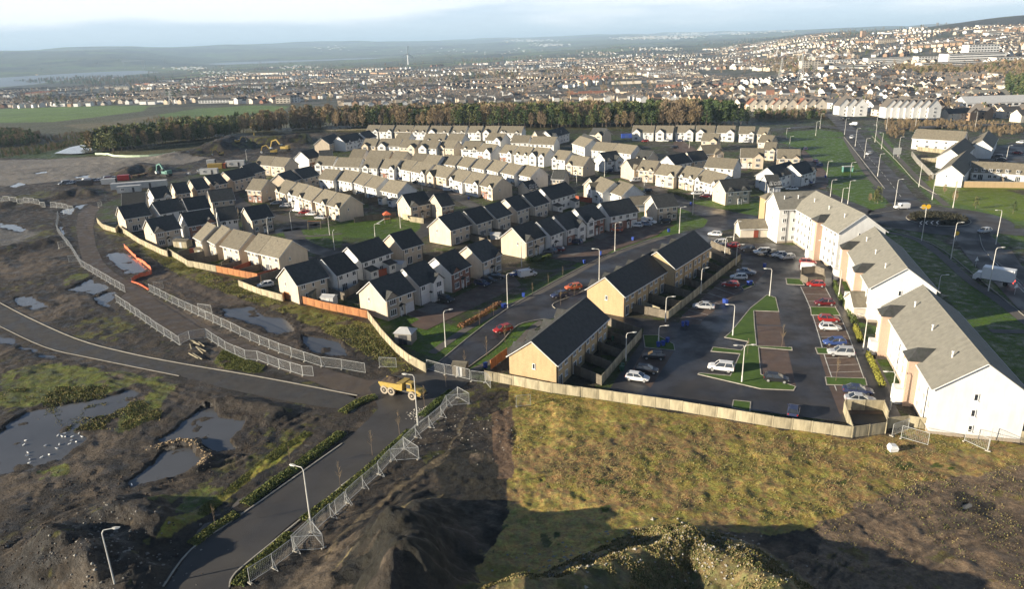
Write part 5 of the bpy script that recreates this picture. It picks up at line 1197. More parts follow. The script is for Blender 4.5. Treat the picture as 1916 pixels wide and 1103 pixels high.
car(Z5,(868,796),(950,775),'hatch','car_red','red car driving towards the gate on the estate road',group='cars on the estate road')
gd = 'cars parked on driveways'
car(Z5,(615,625),(522,605),'hatch','car_black','black hatchback in front of the white house with garage',group=gd)
car(Z5,(806,532),(735,520),'hatch','car_dblue','nearest of three dark cars before the brick fronted house',group=gd)
car(Z5,(845,512),(772,503),'hatch','car_black','middle of three dark cars before the brick fronted house',group=gd)
car(Z5,(902,490),(812,483),'saloon','car_black','farthest of three dark cars, a black saloon near the lawn',group=gd)
car(Z5,(1088,468),(1000,484),'van','car_white','white van parked at the end of the block paved drive','van',gd)
car(Z5,(962,474),(1002,470),'hatch','car_blue','blue car half hidden behind the white van',group=gd)
car(tI,(105,855),(240,872),'hatch','car_grey','grey car on the drive before the cream gabled house',group=gd)
car(tI,(212,842),(322,850),'hatch','car_maroon','dark maroon car beside the grey one by the white garage',group=gd)
car(tI,(400,742),(560,762),'hatch','car_dblue','dark blue car on grey paving before the white wing house',group=gd)
car(tI,(925,600),(1022,605),'hatch','car_orange','orange red car behind the lamp by the brick house',group=gd)
car(tI,(1140,545),(1285,555),'hatch','car_white','nearest white car in front of the long white pair',group=gd)
car(tI,(1370,540),(1275,534),'hatch','car_lblue','pale blue car between white car and white van',group=gd)
car(tI,(1432,520),(1282,500),'van','car_white','white van in front of the long white pair','van',gd)
car(tI,(1502,508),(1632,500),'hatch','car_black','black car on grass edge right of the white van',group=gd)
tp = 'white cars in the bay by the stepped terrace'
car(tC,(245,1004),(380,996),'hatch','car_white','white car leftmost in the bay below the stepped terrace',group=tp)
car(tC,(362,1052),(482,1042),'hatch','car_silver','second pale car in the bay below the stepped terrace',group=tp)
car(tC,(465,1082),(590,1076),'hatch','car_white','third white car in the bay below the stepped terrace',group=tp)
car(Z4,(1622,108),(1682,114),'hatch','car_white','fourth white car in the bay, left of the red one',group=tp)
car(Z4,(1670,125),(1725,122),'hatch','car_red','only red car in the bay below the stepped terrace',group=tp)
car(Z4,(1696,132),(1765,134),'hatch','car_white','white car right of the red one below the stepped terrace',group=tp)
car(Z4,(1750,152),(1814,154),'hatch','car_silver','last pale car of the bay near the swings',group=tp)
car(Z4,(1442,540),(1526,528),'hatch','car_white','white hatchback parked inside the fenced garden by the cream house',group=gd)
car(tA,(1512,240),(1602,232),'hatch','car_dblue','dark blue car left of the brighter blue one by the left rows',group=gd)
car(tA,(1590,222),(1692,210),'hatch','car_blue','bright blue car parked between the left rows',group=gd)
car(tA,(1000,840),(1085,820),'hatch','car_silver','pale car before the garage of the brick fronted left house',group=gd)
car(tK,(1398,520),(1440,548),'hatch','car_dblue','farther blue car at the edge of the big green',group=gd)
car(tK,(1440,570),(1492,592),'hatch','car_blue','nearer blue car at the edge of the big green',group=gd)
car(tK,(1272,372),(1322,400),'hatch','car_dblue','dark car on the lane at top left of the big green',group=gd)
car(tK,(1260,792),(1400,800),'saloon','car_blue','blue saloon below the dark-roofed houses by the big green',group=gd)
car(tK,(1095,876),(1232,872),'saloon','car_white','white car beside the double garage above the flats',group=gd)
car(tH,(1012,932),(1092,928),'hatch','car_white','white car on the drive left of the corner house',group=gd)
car(tH,(1092,966),(1205,966),'hatch','car_maroon','dark maroon car on the drive left of the corner house',group=gd)
car(tH,(255,780),(385,770),'suv','car_white','white people carrier before the first house of the lit terrace',group=gd)
car(tH,(762,375),(812,372),'hatch','car_black','black car on the street beside the little green',group=gd)
car(tH,(408,296),(458,294),'hatch','car_red','red car parked on the far edge of the little green',group=gd)
car(tH,(440,905),(492,898),'hatch','car_black','black car half hidden behind the lit pair',group=gd)
car(tH,(640,290),(700,292),'hatch','car_silver','silver car in front of the detached row above the green',group=gd)
car(tH,(800,290),(865,292),'hatch','car_dblue','dark car in front of the detached row above the green',group=gd)
car(tH,(1600,305),(1660,304),'hatch','car_white','white car under the last house of the detached row',group=gd)
car(tD,(1192,890),(1095,885),'van','car_white','white van behind the house with brick base','van',gd)
car(tD,(712,790),(802,792),'hatch','car_black','black car in the middle street of the curved terrace',group=gd)
car(tD,(935,840),(1022,828),'hatch','car_grey','grey car below the cream wide gabled house',group=gd)
car(tD,(545,750),(620,748),'hatch','car_dblue','dark blue car under the curved middle terrace',group=gd)
car(tG,(1370,660),(1450,655),'hatch','car_dblue','dark blue car before the white dark-roofed house',group=gd)
rd = 'vehicles on the big road'
car(Z3,(1040,868),(1062,862),'hatch','car_white','white car driving down the big road between the lamps',group=rd)
car(Z3,(950,776),(958,768),'hatch','car_white','small white car on the road above the big green',group=rd)
car(Z3,(935,698),(972,700),'van','car_white','white van near the far road junction','van',rd)
car(Z3,(890,672),(905,668),'hatch','car_black','dark car farthest up the big road',group=rd)
car(Z6,(1205,98),(1256,96),'van','car_white','pale van lit by the sun entering the roundabout','van',rd)
car(Z6,(1678,232),(1722,226),'hatch','car_silver','silver car with headlamps leaving the roundabout towards the camera',group=rd)
car(Z3,(1840,858),(1890,862),'hatch','car_red','red car in the right car park',group='cars in the right car park')
car(Z3,(1725,878),(1790,882),'hatch','car_black','black car in the right car park, behind the cottage',group='cars in the right car park')
car(Z3,(1740,896),(1810,900),'saloon','car_black','second black car in the right car park, nearest the cottage',group='cars in the right car park')
car(Z3,(1870,800),(1905,802),'hatch','car_white','white car at the far side of the right car park',group='cars in the right car park')
sheet('car_park', GP(Z3((1640,830),(1916,800),(2100,800),(2100,910),(1640,905))), .02, M['asph2'])
# box lorry
a = G(*Z6((1675,470))[0]); q = G(*Z6((1770,515))[0]); an = math.radians(136)
t = thing('box_lorry', 'white box lorry with lit red tail lamps driving towards the roundabout', 'lorry', (*G(1857, 530), .06), an, rd)
b = MB(); b.box(-.9,0,1.0,6.2,2.45,2.7); b.build('cargo_box', M['car_white'], t); b = MB(); b.loft([rring(2.3,1.1,.5,2.3,.1), rring(3.3,1.1,.5,2.2,.1), rring(3.9,1.05,.5,1.4,.1)]); b.build('cab', M['car_white'], t)
b = MB(); b.box(-.3,0,.6,7,1.0,.35); b.build('chassis', M['gut'], t); b = MB(); b.loft([[(3.4,-.95,1.5),(3.8,-.95,1.45),(3.8,.95,1.45),(3.4,.95,1.5)],[(3.2,-.9,2.15),(3.36,-.9,2.15),(3.36,.9,2.15),(3.2,.9,2.15)]]); b.build('windscreen', M['glass'], t)
for x in (-2.6, 2.7):
    for s in (-1, 1): w = MB(); w.cyl((x, s*1.0, .48), (x, s*1.22, .48), .48, 14); w.build('wheel', M['tyre'], t)
for s in (-1, 1): h = MB(); h.box(-4.04, s*.95, .85, .08, .3, .22); h.build('tail_light', M['brakel'], t)
# loaded dump truck
p = G(716, 738); q = G(776, 752); an = math.atan2(q[1]-p[1], q[0]-p[0]); c = ((p[0]+q[0])/2, (p[1]+q[1])/2); n = Vector((-math.sin(an), math.cos(an)))
t = thing('dump_truck', 'yellow articulated dump truck loaded with brown soil at the end of haul road', 'dump truck', (c[0]+n.x*1.4, c[1]+n.y*1.4, .02), an); t.scale = (.84,.84,.84)
b = MB(); b.prism([(-4.9,2.1),(-4.5,1.55),(.5,1.5),(.75,1.6),(.95,3.0),(.75,3.0),(.45,2.75),(-4.9,2.45)], -1.4, -1.28, 0, 'y'); b.prism([(-4.9,2.1),(-4.5,1.55),(.5,1.5),(.75,1.6),(.95,3.0),(.75,3.0),(.45,2.75),(-4.9,2.45)], 1.28, 1.4, 0, 'y')
b.box(-2.0,0,1.4,5.2,2.6,.2); b.box(.72,0,1.5,.15,2.6,1.5); b.box(.25,0,2.9,1.3,2.7,.12); b.build('dump_body', M['yellow'], t)
b = MB(); rr = random.Random(3); vs = []; nx, ny = 14, 8
for i in range(nx+1):
    for j in range(ny+1):
        u, v = i/nx, j/ny; vs.append((-4.6+5.1*u, -1.25+2.5*v, 2.35+.95*math.sin(math.pi*u)**.6*math.sin(math.pi*v)**.6+rr.uniform(-.1,.14)))
b.add(vs, [(i*(ny+1)+j, (i+1)*(ny+1)+j, (i+1)*(ny+1)+j+1, i*(ny+1)+j+1) for i in range(nx) for j in range(ny)]); b.build('soil_load', M['soil'], t)
b = MB(); b.loft([rring(1.3,.75,1.2,3.0,.1), rring(2.5,.75,1.2,3.05,.1), rring(2.7,.7,1.2,2.9,.1)]); b.build('cab', M['yellow'], t); b = MB(); b.box(1.9,-.77,1.95,.9,.05,.85); b.box(1.9,.77,1.95,.9,.05,.85); b.box(2.66,0,2.0,.08,1.3,.8); b.build('cab_glass', M['glass'], t)
b = MB(); b.loft([rring(2.6,1.15,1.2,2.15,.1), rring(4.3,1.05,1.1,1.9,.12), rring(4.9,.95,.9,1.6,.12)]); b.box(3.6,0,1.0,2.6,2.5,.14); b.build('bonnet', M['yellow'], t); b = MB(); b.box(4.95,0,.7,.25,2.3,.45); b.build('bumper', M['gut'], t)
b = MB(); b.box(-.6,0,.75,9,.9,.6); b.build('chassis', M['gut'], t)
for x in (-3.6, -1.9, 3.1):
    for s in (-1, 1):
        w = MB(); w.cyl((x, s*.95, .88), (x, s*1.5, .88), .88, 18, 0); w.cyl((x, s*1.5, .88), (x, s*1.53, .88), .50, 14, 1); w.cyl((x, s*1.53, .88), (x, s*1.56, .88), .22, 8, 0); w.build('wheel', [M['mudtyre'] if 'mudtyre' in M else M.setdefault('mudtyre', mat('muddy_tyre', (.36,.31,.24), .95, .25, 3)), M['tyre']], t)
# excavators and plant
def excavator(px, py, rz, lab, m='yellow', s=1.0, up=1):
    t = thing('excavator', lab, 'excavator', (*G(px, py), hz(*G(px, py))), rz, 'excavators on the building site'); t.scale = (s, s, s)
    for k in (-1, 1): b = MB(); b.prism([(-1.9,.1),(-1.6,0),(1.6,0),(1.9,.1),(2.1,.5),(1.8,.9),(-1.8,.9),(-2.1,.5)], k*1.25-.3, k*1.25+.3, 0, 'y'); b.build('track', M['tyre'], t)
    b = MB(); b.box(-.4,0,1.0,3.6,2.6,1.1); b.box(-1.7,0,1.0,1.2,2.6,1.5); b.build('body', M[m], t); b = MB(); b.box(.9,.75,1.5,1.5,1.0,1.5); b.build('cab', M['glass'], t)
    b = MB(); b.beam((1.2,-.2,1.6), (3.4,-.2,4.9), .6, 0, .55); b.beam((3.4,-.2,4.9), (5.6,-.2,4.3), .55, 0, .4); b.build('boom', M[m], t)
    b = MB(); b.beam((5.6,-.2,4.5), (6.6,-.2,1.6), .42, 0, .3); b.build('arm', M[m], t); b = MB(); b.prism([(6.3,1.7),(6.9,1.7),(7.0,.9),(6.3,.4),(5.8,.8)], -.8, .4, 0, 'y'); b.build('bucket', M['steel'], t); return t
excavator(533, 283, math.radians(170), 'large yellow excavator with raised boom below the pine wood', s=1.3)
excavator(512, 289, math.radians(185), 'yellow excavator behind the tan-roofed corner houses', s=1.0)
excavator(447, 279, math.radians(20), 'small yellow excavator beside the dark soil heap', s=.75); excavator(414, 291, math.radians(200), 'yellow excavator left of the others on bare soil', s=.7); excavator(476, 268, math.radians(100), 'farthest small excavator under the heap', s=.7)
excavator(312, 330, math.radians(150), 'green excavator among stacked materials in the compound', 'teal', 1.1)
def box_thing(nm, cat, px, py, w, d, h, rz, m, lab, grp, rows=1):
    t = thing(nm, lab, cat, (*G(px, py), hz(*G(px, py))), rz, grp); b = MB(); b.box(0,0,.1,w,d,h); b.build('body', M[m], t)
    if nm == 'site_cabin':
        window(t, -w*.25, -d/2-.03, 1.1, 1.2, .9, 2); b = MB(); b.box(w*.2, -d/2-.03, .15, .85, .06, 2.0); b.build('door', M['gut'], t); b = MB(); b.box(0,0,h+.1,w+.15,d+.15,.08); b.build('roof', M['cabin'], t)
    else:
        b = MB()
        for i in range(int(w/.5)): b.box(-w/2+.25+i*.5, -d/2-.03, .2, .18, .05, h-.2)
        b.build('ribs', M[m], t); b = MB(); b.box(w/2+.02,0,.15,.05,d-.1,h-.1); b.build('door', M['gut'], t)
cg = 'site cabins and containers in the compound'
for i, (x, y, w, d, h, a, m, nm, lab) in enumerate([
    (262,352,22,3.2,2.6,.28,'cabin','site_cabin','long pale site cabin range at the compound edge'), (243,360,9,3,2.6,.28,'cabin','site_cabin','pale cabin left end behind the corner house'),
    (404,316,7,2.5,2.6,.1,'yellow','container','yellow container beside the white cabin'), (418,315,3,2.5,2.4,.1,'orange','container','small orange container right of the yellow one'),
    (441,311,9,3,2.7,.15,'cabin','site_cabin','white cabin right of the orange container'), (392,326,8,2.6,2.5,.1,'cabin','site_cabin','pale low cabin under the yellow container'),
    (396,308,4,2.4,2.5,.1,'cabin','container','small pale container above the yellow container'), (205,345,6,2.4,2.4,.2,'cabin','container','pale container among the parked site vehicles'),
    (160,348,6,2.4,2.3,.2,'gut','container','dark container among the site vehicles'), (233,338,5,2.4,2.3,.2,'red','container','dark red container next to the brick pallets')]):
    box_thing(nm, 'cabin' if nm == 'site_cabin' else 'container', x, y, w, d, h, a, m, lab, cg)
for i in range(9):
    x, y = 246+i*4.6, 334-i*.8
    b = MB(); [b.box(0,0,.1+k*.65,1.1,1.1,.6) for k in range(2)]; o = b.build('brick_pallet', M['buff' if i % 3 else 'brick'], None, (*G(x, y), 0), .2); tag(o, 'stacked pallet of bricks in the row behind the compound cabins', 'pallet', 'brick pallets in the compound')
for i in range(8):
    x, y = 118+i*13, 347-i*1.4
    car(I4, (x, y), (x+7, y-1), 'van' if i % 3 == 0 else 'hatch', 'car_white' if i % 2 else 'car_grey', f"{'white' if i % 2 else 'grey'} site {'van' if i % 3 == 0 else 'car'}, {ORD[i]} from left in line left of the cabins", 'van' if i % 3 == 0 else 'car', 'site vehicles left of the compound')
rs = random.Random(5)
for i in range(34):                                     # loose materials strewn over the compound
    x, y = rs.uniform(330, 470), 0; y = 345-(x-330)*.22+rs.uniform(-16, 10)
    if inpoly(np.array([[G(x, y)[0]]]), np.array([[G(x, y)[1]]]), estate)[0, 0]: continue
    m = rs.choice(['cabin','fc','soil','teal','buff','steel','gut']); b = MB(); n_ = rs.randint(2, 4)
    for k in range(n_): b.box(0, 0, k*.4, rs.uniform(1.5, 3.5), rs.uniform(.9, 1.6), .36)
    o = b.build('material_stack', M[m], None, (*G(x, y), 0), rs.uniform(0, 3)); tag(o, 'stack of building materials on bare soil behind the left houses', 'material stack', 'stacks of building materials')

# ------------------------------------------------------------------ lamp columns
def lamp_proto(h, kind):
    t = thing('street_lamp', 'x', 'street lamp'); b = MB(); b.cyl((0,0,0), (0,0,1.2), .14, 8); b.cyl((0,0,1.2), (0,0,h-.45), .10, 8, 0, .065); b.build('pole', M['pole'], t)
    dirs = (1, -1) if kind == 2 else (1,)
    for s in dirs:
        b = MB(); b.cyl((0,0,h-.45), (s*.22,0,h-.08), .065, 8, 0, .06); b.cyl((s*.22,0,h-.08), (s*1.25,0,h), .055, 8); b.build('bracket_arm', M['pole'], t)
        b = MB(); b.loft([[(s*1.05,-.09,h-.03),(s*1.05,.09,h-.03),(s*1.05,.09,h+.07),(s*1.05,-.09,h+.07)],[(s*1.4,-.17,h-.06),(s*1.4,.17,h-.06),(s*1.4,.14,h+.10),(s*1.4,-.14,h+.10)],[(s*1.85,-.10,h-.02),(s*1.85,.10,h-.02),(s*1.85,.08,h+.07),(s*1.85,-.08,h+.07)]]); o = b.build('lamp_head', M['pole'], t)
        b = MB(); b.box(s*1.45,0,h-.10,.5,.22,.05); b.build('lens', M['lens'], o)
    return t
_lp = {}
def lamp(px, py, h, rz, lab, grp, kind=1):
    k = (h, kind); loc = (*G(px, py), 0)
    if k not in _lp: _lp[k] = lamp_proto(*k); o = _lp[k]; o.location = loc; o.rotation_euler.z = rz
    else: o = dup(_lp[k], loc, rz)
    tag(o, lab, 'street lamp', grp)
R_ = math.radians
g1, g2, g3, g4, g5 = 'lamps along the estate road', 'lamps in the car park', 'lamps along the unfinished road', 'lamps along the big road', 'lamps inside the estate'
for px, py, h, a, lab in ((834,650,7.5,20,'pale lamp column on the verge above the nearest brick terrace'),(950,577,8,10,'pale lamp column beside the blue bin on the estate road'),(1121,530,8.5,170,'pale lamp column just behind the farther brick terrace'),(1150.5,470,8,10,'pale lamp column on the lawn opposite the orange red car'),(1271,437,8,5,'pale lamp column before the house at the road bend'),(1296,402,8,0,'lamp column at the estate junction by the pale garden walls')):
    lamp(px, py, h, R_(a), lab, g1)
for px, py, h, a, lab, k in ((1373,450,5.5,0,'short lamp by the cream bin store',1),(1377,497,5.5,0,'short lamp behind the end garden of the farther terrace',1),(1356,478,5,0,'short lamp among the dark gardens',1),(1311,550,6,20,'lamp by the garden fence corner behind the farther terrace',1),(1440,555,6.5,175,'lamp at the narrow tip of the grass island',1),(1371,629,6.5,175,'lamp on the left edge of the grass island',1),(1388,716,6.8,0,'twin armed lamp on the grass island by the white four-wheel drive',2),(1541,493,6,170,'lamp at the top of the right parking row',1),(1569,557,6.5,170,'lamp beside the lawn of the middle flats',1),(1615,655,7,175,'lamp before the white bin store with red door',1),(1665,768,6.5,175,'lamp by the lawn of the nearest flats',1),(1245,603,5.5,0,'short lamp in the near gardens of the farther terrace',1),(1171,676,5.5,5,'short lamp beside the three car bay',1),(1232,643,3.6,0,'thin low lamp on the grass by the blue bins',1),(1755,547,4,0,'small lamp behind the middle flats',1)):
    lamp(px, py, h, R_(a), lab, g2, k)
for px, py, h, a, lab in ((582,984,8.2,160,'tall lamp column ringed by mesh panels beside the lower path'),(219,1112,8.2,10,'lamp column at the bottom left edge of the view'),(782,797,8.6,170,'lamp column in front of the yellow dump truck')):
    lamp(px, py, h, R_(a), lab, g3)
LB = ['on the near verge below the roundabout island','right of the first near verge lamp','in front of the box lorry','on the far side right of the roundabout','at the road mouth left of the roundabout','on the right verge just above the roundabout','farther right above the roundabout by the lit lawn','eighth up, left verge of the big road','left verge below the double bend','left verge in the middle of the big road','right verge opposite the bus stop','right verge beside the bus shelter','right verge by the tan garden wall','at the far junction, left','at the far junction island','beyond the far junction on the right','left of the two beyond the far junction','above the long white terrace','above the white detached house','in the right car park','at the top left of the big green','behind the top left corner of the big green']
for (px, py, h, a), lb in zip(((1724,451,9.5,180),(1779,485,9.5,0),(1849,545,10,0),(1863,458,9.5,180),(1674,386,9,0),(1744,374,9,180),(1783,389,10,180),(1600,274,9,0),(1617,296,9,0),(1642,330,9,0),(1649,279,8,180),(1680,293,9,0),(1719,350,9,180),(1580,252,9,0),(1637,266,9,180),(1658,242,9,0),(1640,236,9,0),(1712,242,9,180),(1824,242,10,180),(1883,298,6,0),(1526,254,8,0),(1534,241,9,0)), LB):
    lamp(px, py, h, R_(a), 'lamp column '+lb, g4)
LC = ['beside the little green','before the white dark-roofed house','on the street by the half-shaded white terrace','on the lit pair street corner','in the lane under the wood','on the path at the upper big green','by the upper lane of the big green','at left edge of the big green','above the corner of the four storey flats','beside the green bus shelter','just above the flats roof, short','tall, just above the flats roof','by the pale wall of the corner house','before the brick based house','on the playground lawn, lit','on the dark green by the path','behind the cream house with rooflight','on the street beside the swings','right of the swings','by the end of the red fenced terrace','by the first dark-roofed left house','between the left rows and lit terrace','above the white porch pair','on the lawn left of the white van','in the middle street below the curved terrace','among the upper gabled row','by the yellow excavator corner house']
for (px, py, h, a), lb in zip(((1289.5,277,8,90),(1131,331,7.5,100),(1079,346,7,100),(1205,362,8,100),(1050,268,7,90),(1477,277,6,0),(1471,260,6,0),(1547,329,6,0),(1553.6,368,6,0),(1590.5,332,6,0),(1575,379,5,0),(1586,382,8,0),(1431,366,5,90),(841,400,5.5,90),(749.5,427,6,90),(626,468,5.5,90),(542,496,5,90),(546,431,6,90),(617,440,5.5,90),(502,438,5,90),(348,457,5.5,90),(456,433,5.5,90),(702,443,4,0),(976,500,6,90),(790,357,5.5,90),(808,288,6,90),(462.5,302,6,90)), LC):
    lamp(px, py, h, R_(a), 'lamp column '+lb, g5)

# ------------------------------------------------------------------ wheelie bins, signs, play equipment, shelters
def bin_proto(m):
    t = thing('wheelie_bin', 'x', 'wheelie bin'); b = MB(); b.add([(-.24,-.26,.08),(.24,-.26,.08),(.24,.26,.08),(-.24,.26,.08),(-.29,-.34,.98),(.29,-.34,.98),(.29,.34,.98),(-.29,.34,.98)], [(3,2,1,0),(4,5,6,7),(0,1,5,4),(1,2,6,5),(2,3,7,6),(3,0,4,7)]); b.build('body', M[m], t)
    b = MB(); b.box(0,-.02,.98,.62,.74,.07); b.build('lid', M[m], t)
    for s in (-1, 1): b = MB(); b.cyl((s*.27,.27,.12), (s*.33,.27,.12), .12, 8); b.build('wheel', M['tyre'], t)
    return t
_bp = {}
for i, (T, x, y, m, lab) in enumerate([(Z5,895,648,'binb','blue bin beside the lamp on the estate road verge'),(Z5,908,646,'binb','second blue bin touching the one by the estate road lamp'),(Z5,1012,586,'binb','blue bin alone on the verge past the lamp'),(Z5,800,982,'binb','blue bin at the corner by the nearest brick terrace'),(tI,790,880,'binb','blue bin beside the grey utility box'),(tI,595,985,'binb','blue bin on dark footway of the estate road'),(tI,1175,705,'binb','blue bin below the orange red car'),(tI,1605,605,'binb','blue bin near the lamp at the road bend'),(Z6,235,620,'binb','blue bin on corner of the bays by the silver saloon'),(Z6,247,626,'binb','second blue bin by the silver saloon'),(Z6,370,520,'binb','blue bin between the bright red car and the lane'),(Z6,383,518,'binb','blue bin touching its twin near the bright red car'),(Z6,460,420,'binb','blue bin at the tip of the far bays'),(Z6,5,750,'binb','blue bin on the lower bay corner, left'),(Z6,28,746,'binb','blue bin on the lower bay corner, right'),(Z5,1765,865,'binb','blue bin on the small lawn by the low lamp'),(Z5,1790,858,'binb','blue bin in the middle of the small lawn'),(Z5,1815,840,'binb','blue bin at the edge of the small lawn'),(Z5,1565,985,'bing','green bin by the gardens gate of nearest terrace'),(Z5,1560,1000,'bing','second green bin by the gardens gate'),(Z5,1512,830,'bing','green bin inside the nearest terrace gardens'),(tH,975,1050,'binb','blue bin under the lamp at the junction'),(tA,1000,850,'binb','blue bin beside the pale car at the left garage'),(tF,1130,215,'binb','blue bin behind the brick based house'),(tK,1560,720,'binb','blue bin at the left edge of the big green')]):
    loc = (*G(*T((x, y))[0]), .02)
    if m not in _bp: _bp[m] = bin_proto(m); o = _bp[m]; o.location = loc
    else: o = dup(_bp[m], loc, i*.7)
    tag(o, lab, 'wheelie bin', 'wheelie bins around the estate')
# chevron sign on the roundabout
c = G(*Z6((1390,200))[0]); t = thing('chevron_sign', 'low black sign with white chevrons pointing left on the roundabout island', 'road sign', (c[0], c[1]+1.5, 0), -.02)
b = MB(); b.box(0,0,.7,6.6,.08,1.25); b.build('board', M['gut'], t)
for i in range(4):
    x = -2.4+i*1.6; b = MB(); b.add([(x-.45,-.06,1.32),(x+.15,-.06,1.85),(x+.5,-.06,1.85),(x-.1,-.06,1.32),(x+.5,-.06,.8),(x+.15,-.06,.8)], [(0,3,2,1),(0,5,4,3)]); b.build('chevron', M['upvc'], t)
for s in (-2.5, 2.5): b = MB(); b.box(s,.08,0,.1,.08,1.9); b.build('post', M['steel'], t)
M['amber'] = mat('yellow_sign_face', (.85,.50,.03), .4, .08, 3)
t = thing('road_sign', 'pair of round yellow sign faces behind the lamp at the roundabout', 'road sign', (*G(1730, 404), 0), 0); b = MB(); b.cyl((0,0,0),(0,0,3.2),.06,6); b.build('post', M['steel'], t)
for s in (-.75, .75): b = MB(); b.cyl((s,-.1,2.9),(s,-.04,2.9),.75,16); b.build('sign_face', M['amber'], t)
t = thing('road_sign', 'orange round sign low on the verge beside the second near roundabout lamp', 'road sign', (*G(1788, 452), 0), 0); b = MB(); b.cyl((0,0,0),(0,0,2.6),.06,6); b.build('post', M['steel'], t); b = MB(); b.cyl((0,-.1,2.3),(0,-.04,2.3),.6,16); b.build('sign_face', M['amber'], t)
for x, y, lab in ((1825,500,'white triangular warning sign left of the box lorry'),(1898,552,'white triangular warning sign at the right edge below the lorry')):
    t = thing('warning_sign', lab, 'road sign', (*G(x, y), 0), .3); b = MB(); b.cyl((0,0,0),(0,0,1.9),.05,6); b.build('post', M['steel'], t); b = MB(); b.prism([(-.6,1.6),(.6,1.6),(0,2.65)], -.08, -.03, 0, 'y'); b.build('sign_face', M['upvc'], t)
t = thing('large_road_sign', 'grey backed direction sign with pole on right verge of the big road', 'road sign', (*G(1677, 297), 0), 0); b = MB(); b.box(0,0,2.0,3.6,.1,3.0); b.build('board', M['steel'], t)
for s in (-1.3, 1.3): b = MB(); b.box(s,.1,0,.12,.12,4.9); b.build('post', M['steel'], t)
# swings, slide and climbing frame
def swing(px, py, rz, lab):
    t = thing('swing_frame', lab, 'swings', (*G(px, py), 0), rz)
    b = MB(); b.beam((-2,0,2.5),(2,0,2.5),.16); b.build('top_beam', M['fo'], t)
    for x in (-2, 2):
        for y in (-1, 1): b = MB(); b.beam((x,y,0),(x,0,2.5),.1); b.build('leg', M['fc'], t)
    for x in (-.9, .9):
        b = MB(); b.beam((x-.2,0,2.5),(x-.2,0,.5),.03); b.beam((x+.2,0,2.5),(x+.2,0,.5),.03); b.box(x,0,.45,.5,.25,.06); b.build('swing_seat', M['tyre'], t)
swing(589, 428, .1, 'wooden swing frame with orange beam on the green by the lamp')
t = thing('climbing_frame', 'red roofed climbing frame with slide on the playground', 'play equipment', (*G(725, 418), 0), .3); b = MB()
for x in (-.9,.9):
    for y in (-.9,.9): b.box(x,y,0,.14,.14,3.0)
b.build('posts', M['fc'], t); b = MB(); b.box(0,0,1.4,2,2,.12); b.build('deck', M['fo'], t); b = MB(); b.add([(-1.3,-1.3,3),(1.3,-1.3,3),(1.3,1.3,3),(-1.3,1.3,3),(0,0,4.1)],[(0,1,4),(1,2,4),(2,3,4),(3,0,4),(3,2,1,0)]); b.build('roof', M['net'], t)
b = MB(); b.add([(-1,-.35,1.5),(-1,.35,1.5),(-3.6,.35,.2),(-3.6,-.35,.2),(-1,-.35,1.4),(-1,.35,1.4),(-3.6,.35,.1),(-3.6,-.35,.1)],[(0,1,2,3),(7,6,5,4),(0,3,7,4),(1,5,6,2),(3,2,6,7)]); b.build('slide', M['steel'], t)
t = thing('bus_shelter', 'small green shelter standing on the big green', 'shelter', (*G(1586, 322), 0), 0); b = MB(); b.box(0,1,0,4,.1,2.3); b.box(-2,.3,0,.1,1.4,2.3); b.box(2,.3,0,.1,1.4,2.3); b.build('wall', M['teal'], t); b = MB(); b.box(0,.3,2.3,4.4,1.8,.14); b.build('roof', M['cabin'], t)
t = thing('skip_container', 'bright blue container behind the detached row at the wood edge', 'container', (*G(1172, 258), 0), 0); b = MB(); b.box(0,0,0,6,2.4,2.4); b.build('body', M['binb'], t); b = MB(); b.box(0,-1.22,.2,2.2,.05,2.0); b.build('door', M['car_blue'], t)
# wall round the eastern cottages
def wall(px, h, m, lab):
    P = GP(px); t = thing('garden_wall', lab, 'wall', (*P[0], 0))
    for p, q in zip(P[:-1], P[1:]):
        d = math.hypot(q[0]-p[0], q[1]-p[1]); b = MB(); b.box(d/2,0,0,d,.25,h); b.build('wall_section', M[m], t, (p[0]-P[0][0], p[1]-P[0][1], 0), math.atan2(q[1]-p[1], q[0]-p[0]))
        b = MB(); b.box(d/2,0,h,d+.02,.36,.1); b.build('coping', M['kerb'], t, (p[0]-P[0][0], p[1]-P[0][1], 0), math.atan2(q[1]-p[1], q[0]-p[0]))
wall(Z3((1525,1045),(1916,1050),(2100,1052)), 2.2, 'buff', 'long tan brick garden wall in front of the low white cottages')
wall(Z3((1280,870),(1310,910),(1360,960),(1400,1000)), 2.0, 'conc', 'grey curved garden wall left of the white gabled houses'); wall(Z3((1310,840),(1500,862)), 1.9, 'fc', 'pale screen wall below the long white terrace'); wall(Z3((1330,905),(1480,905)), 1.8, 'fc', 'pale timber fence inside the eastern gardens')
# gulls on the flooded ground
gb = MB(); gb.loft([[(-.30,-.03,.12),(-.30,.03,.12),(-.30,.03,.17),(-.30,-.03,.17)],[(-.1,-.11,.06),(-.1,.11,.06),(-.1,.10,.26),(-.1,-.10,.26)],[(.14,-.10,.08),(.14,.10,.08),(.14,.08,.28),(.14,-.08,.28)],[(.24,-.05,.22),(.24,.05,.22),(.24,.05,.34),(.24,-.05,.34)],[(.36,-.03,.26),(.36,.03,.26),(.36,.03,.32),(.36,-.03,.32)]])
gm = gb.mesh('gull', [M['bird']])
for i, (x, y) in enumerate([(142,283),(132,308),(155,350),(152,367),(165,388),(162,408),(320,257),(345,260),(360,243),(362,262),(400,262),(437,245),(455,262),(398,282),(422,290),(385,303),(328,306),(316,327),(252,311),(272,361),(230,377),(730,530)]):
    o = obj('gull', gm, None, (*G(*Z7((x, y))[0], -.1), -.14), i*1.3); o.scale = (.75,.75,.75); tag(o, 'white gull resting on the flooded ground at the left', 'gull', 'gulls on the large puddle')
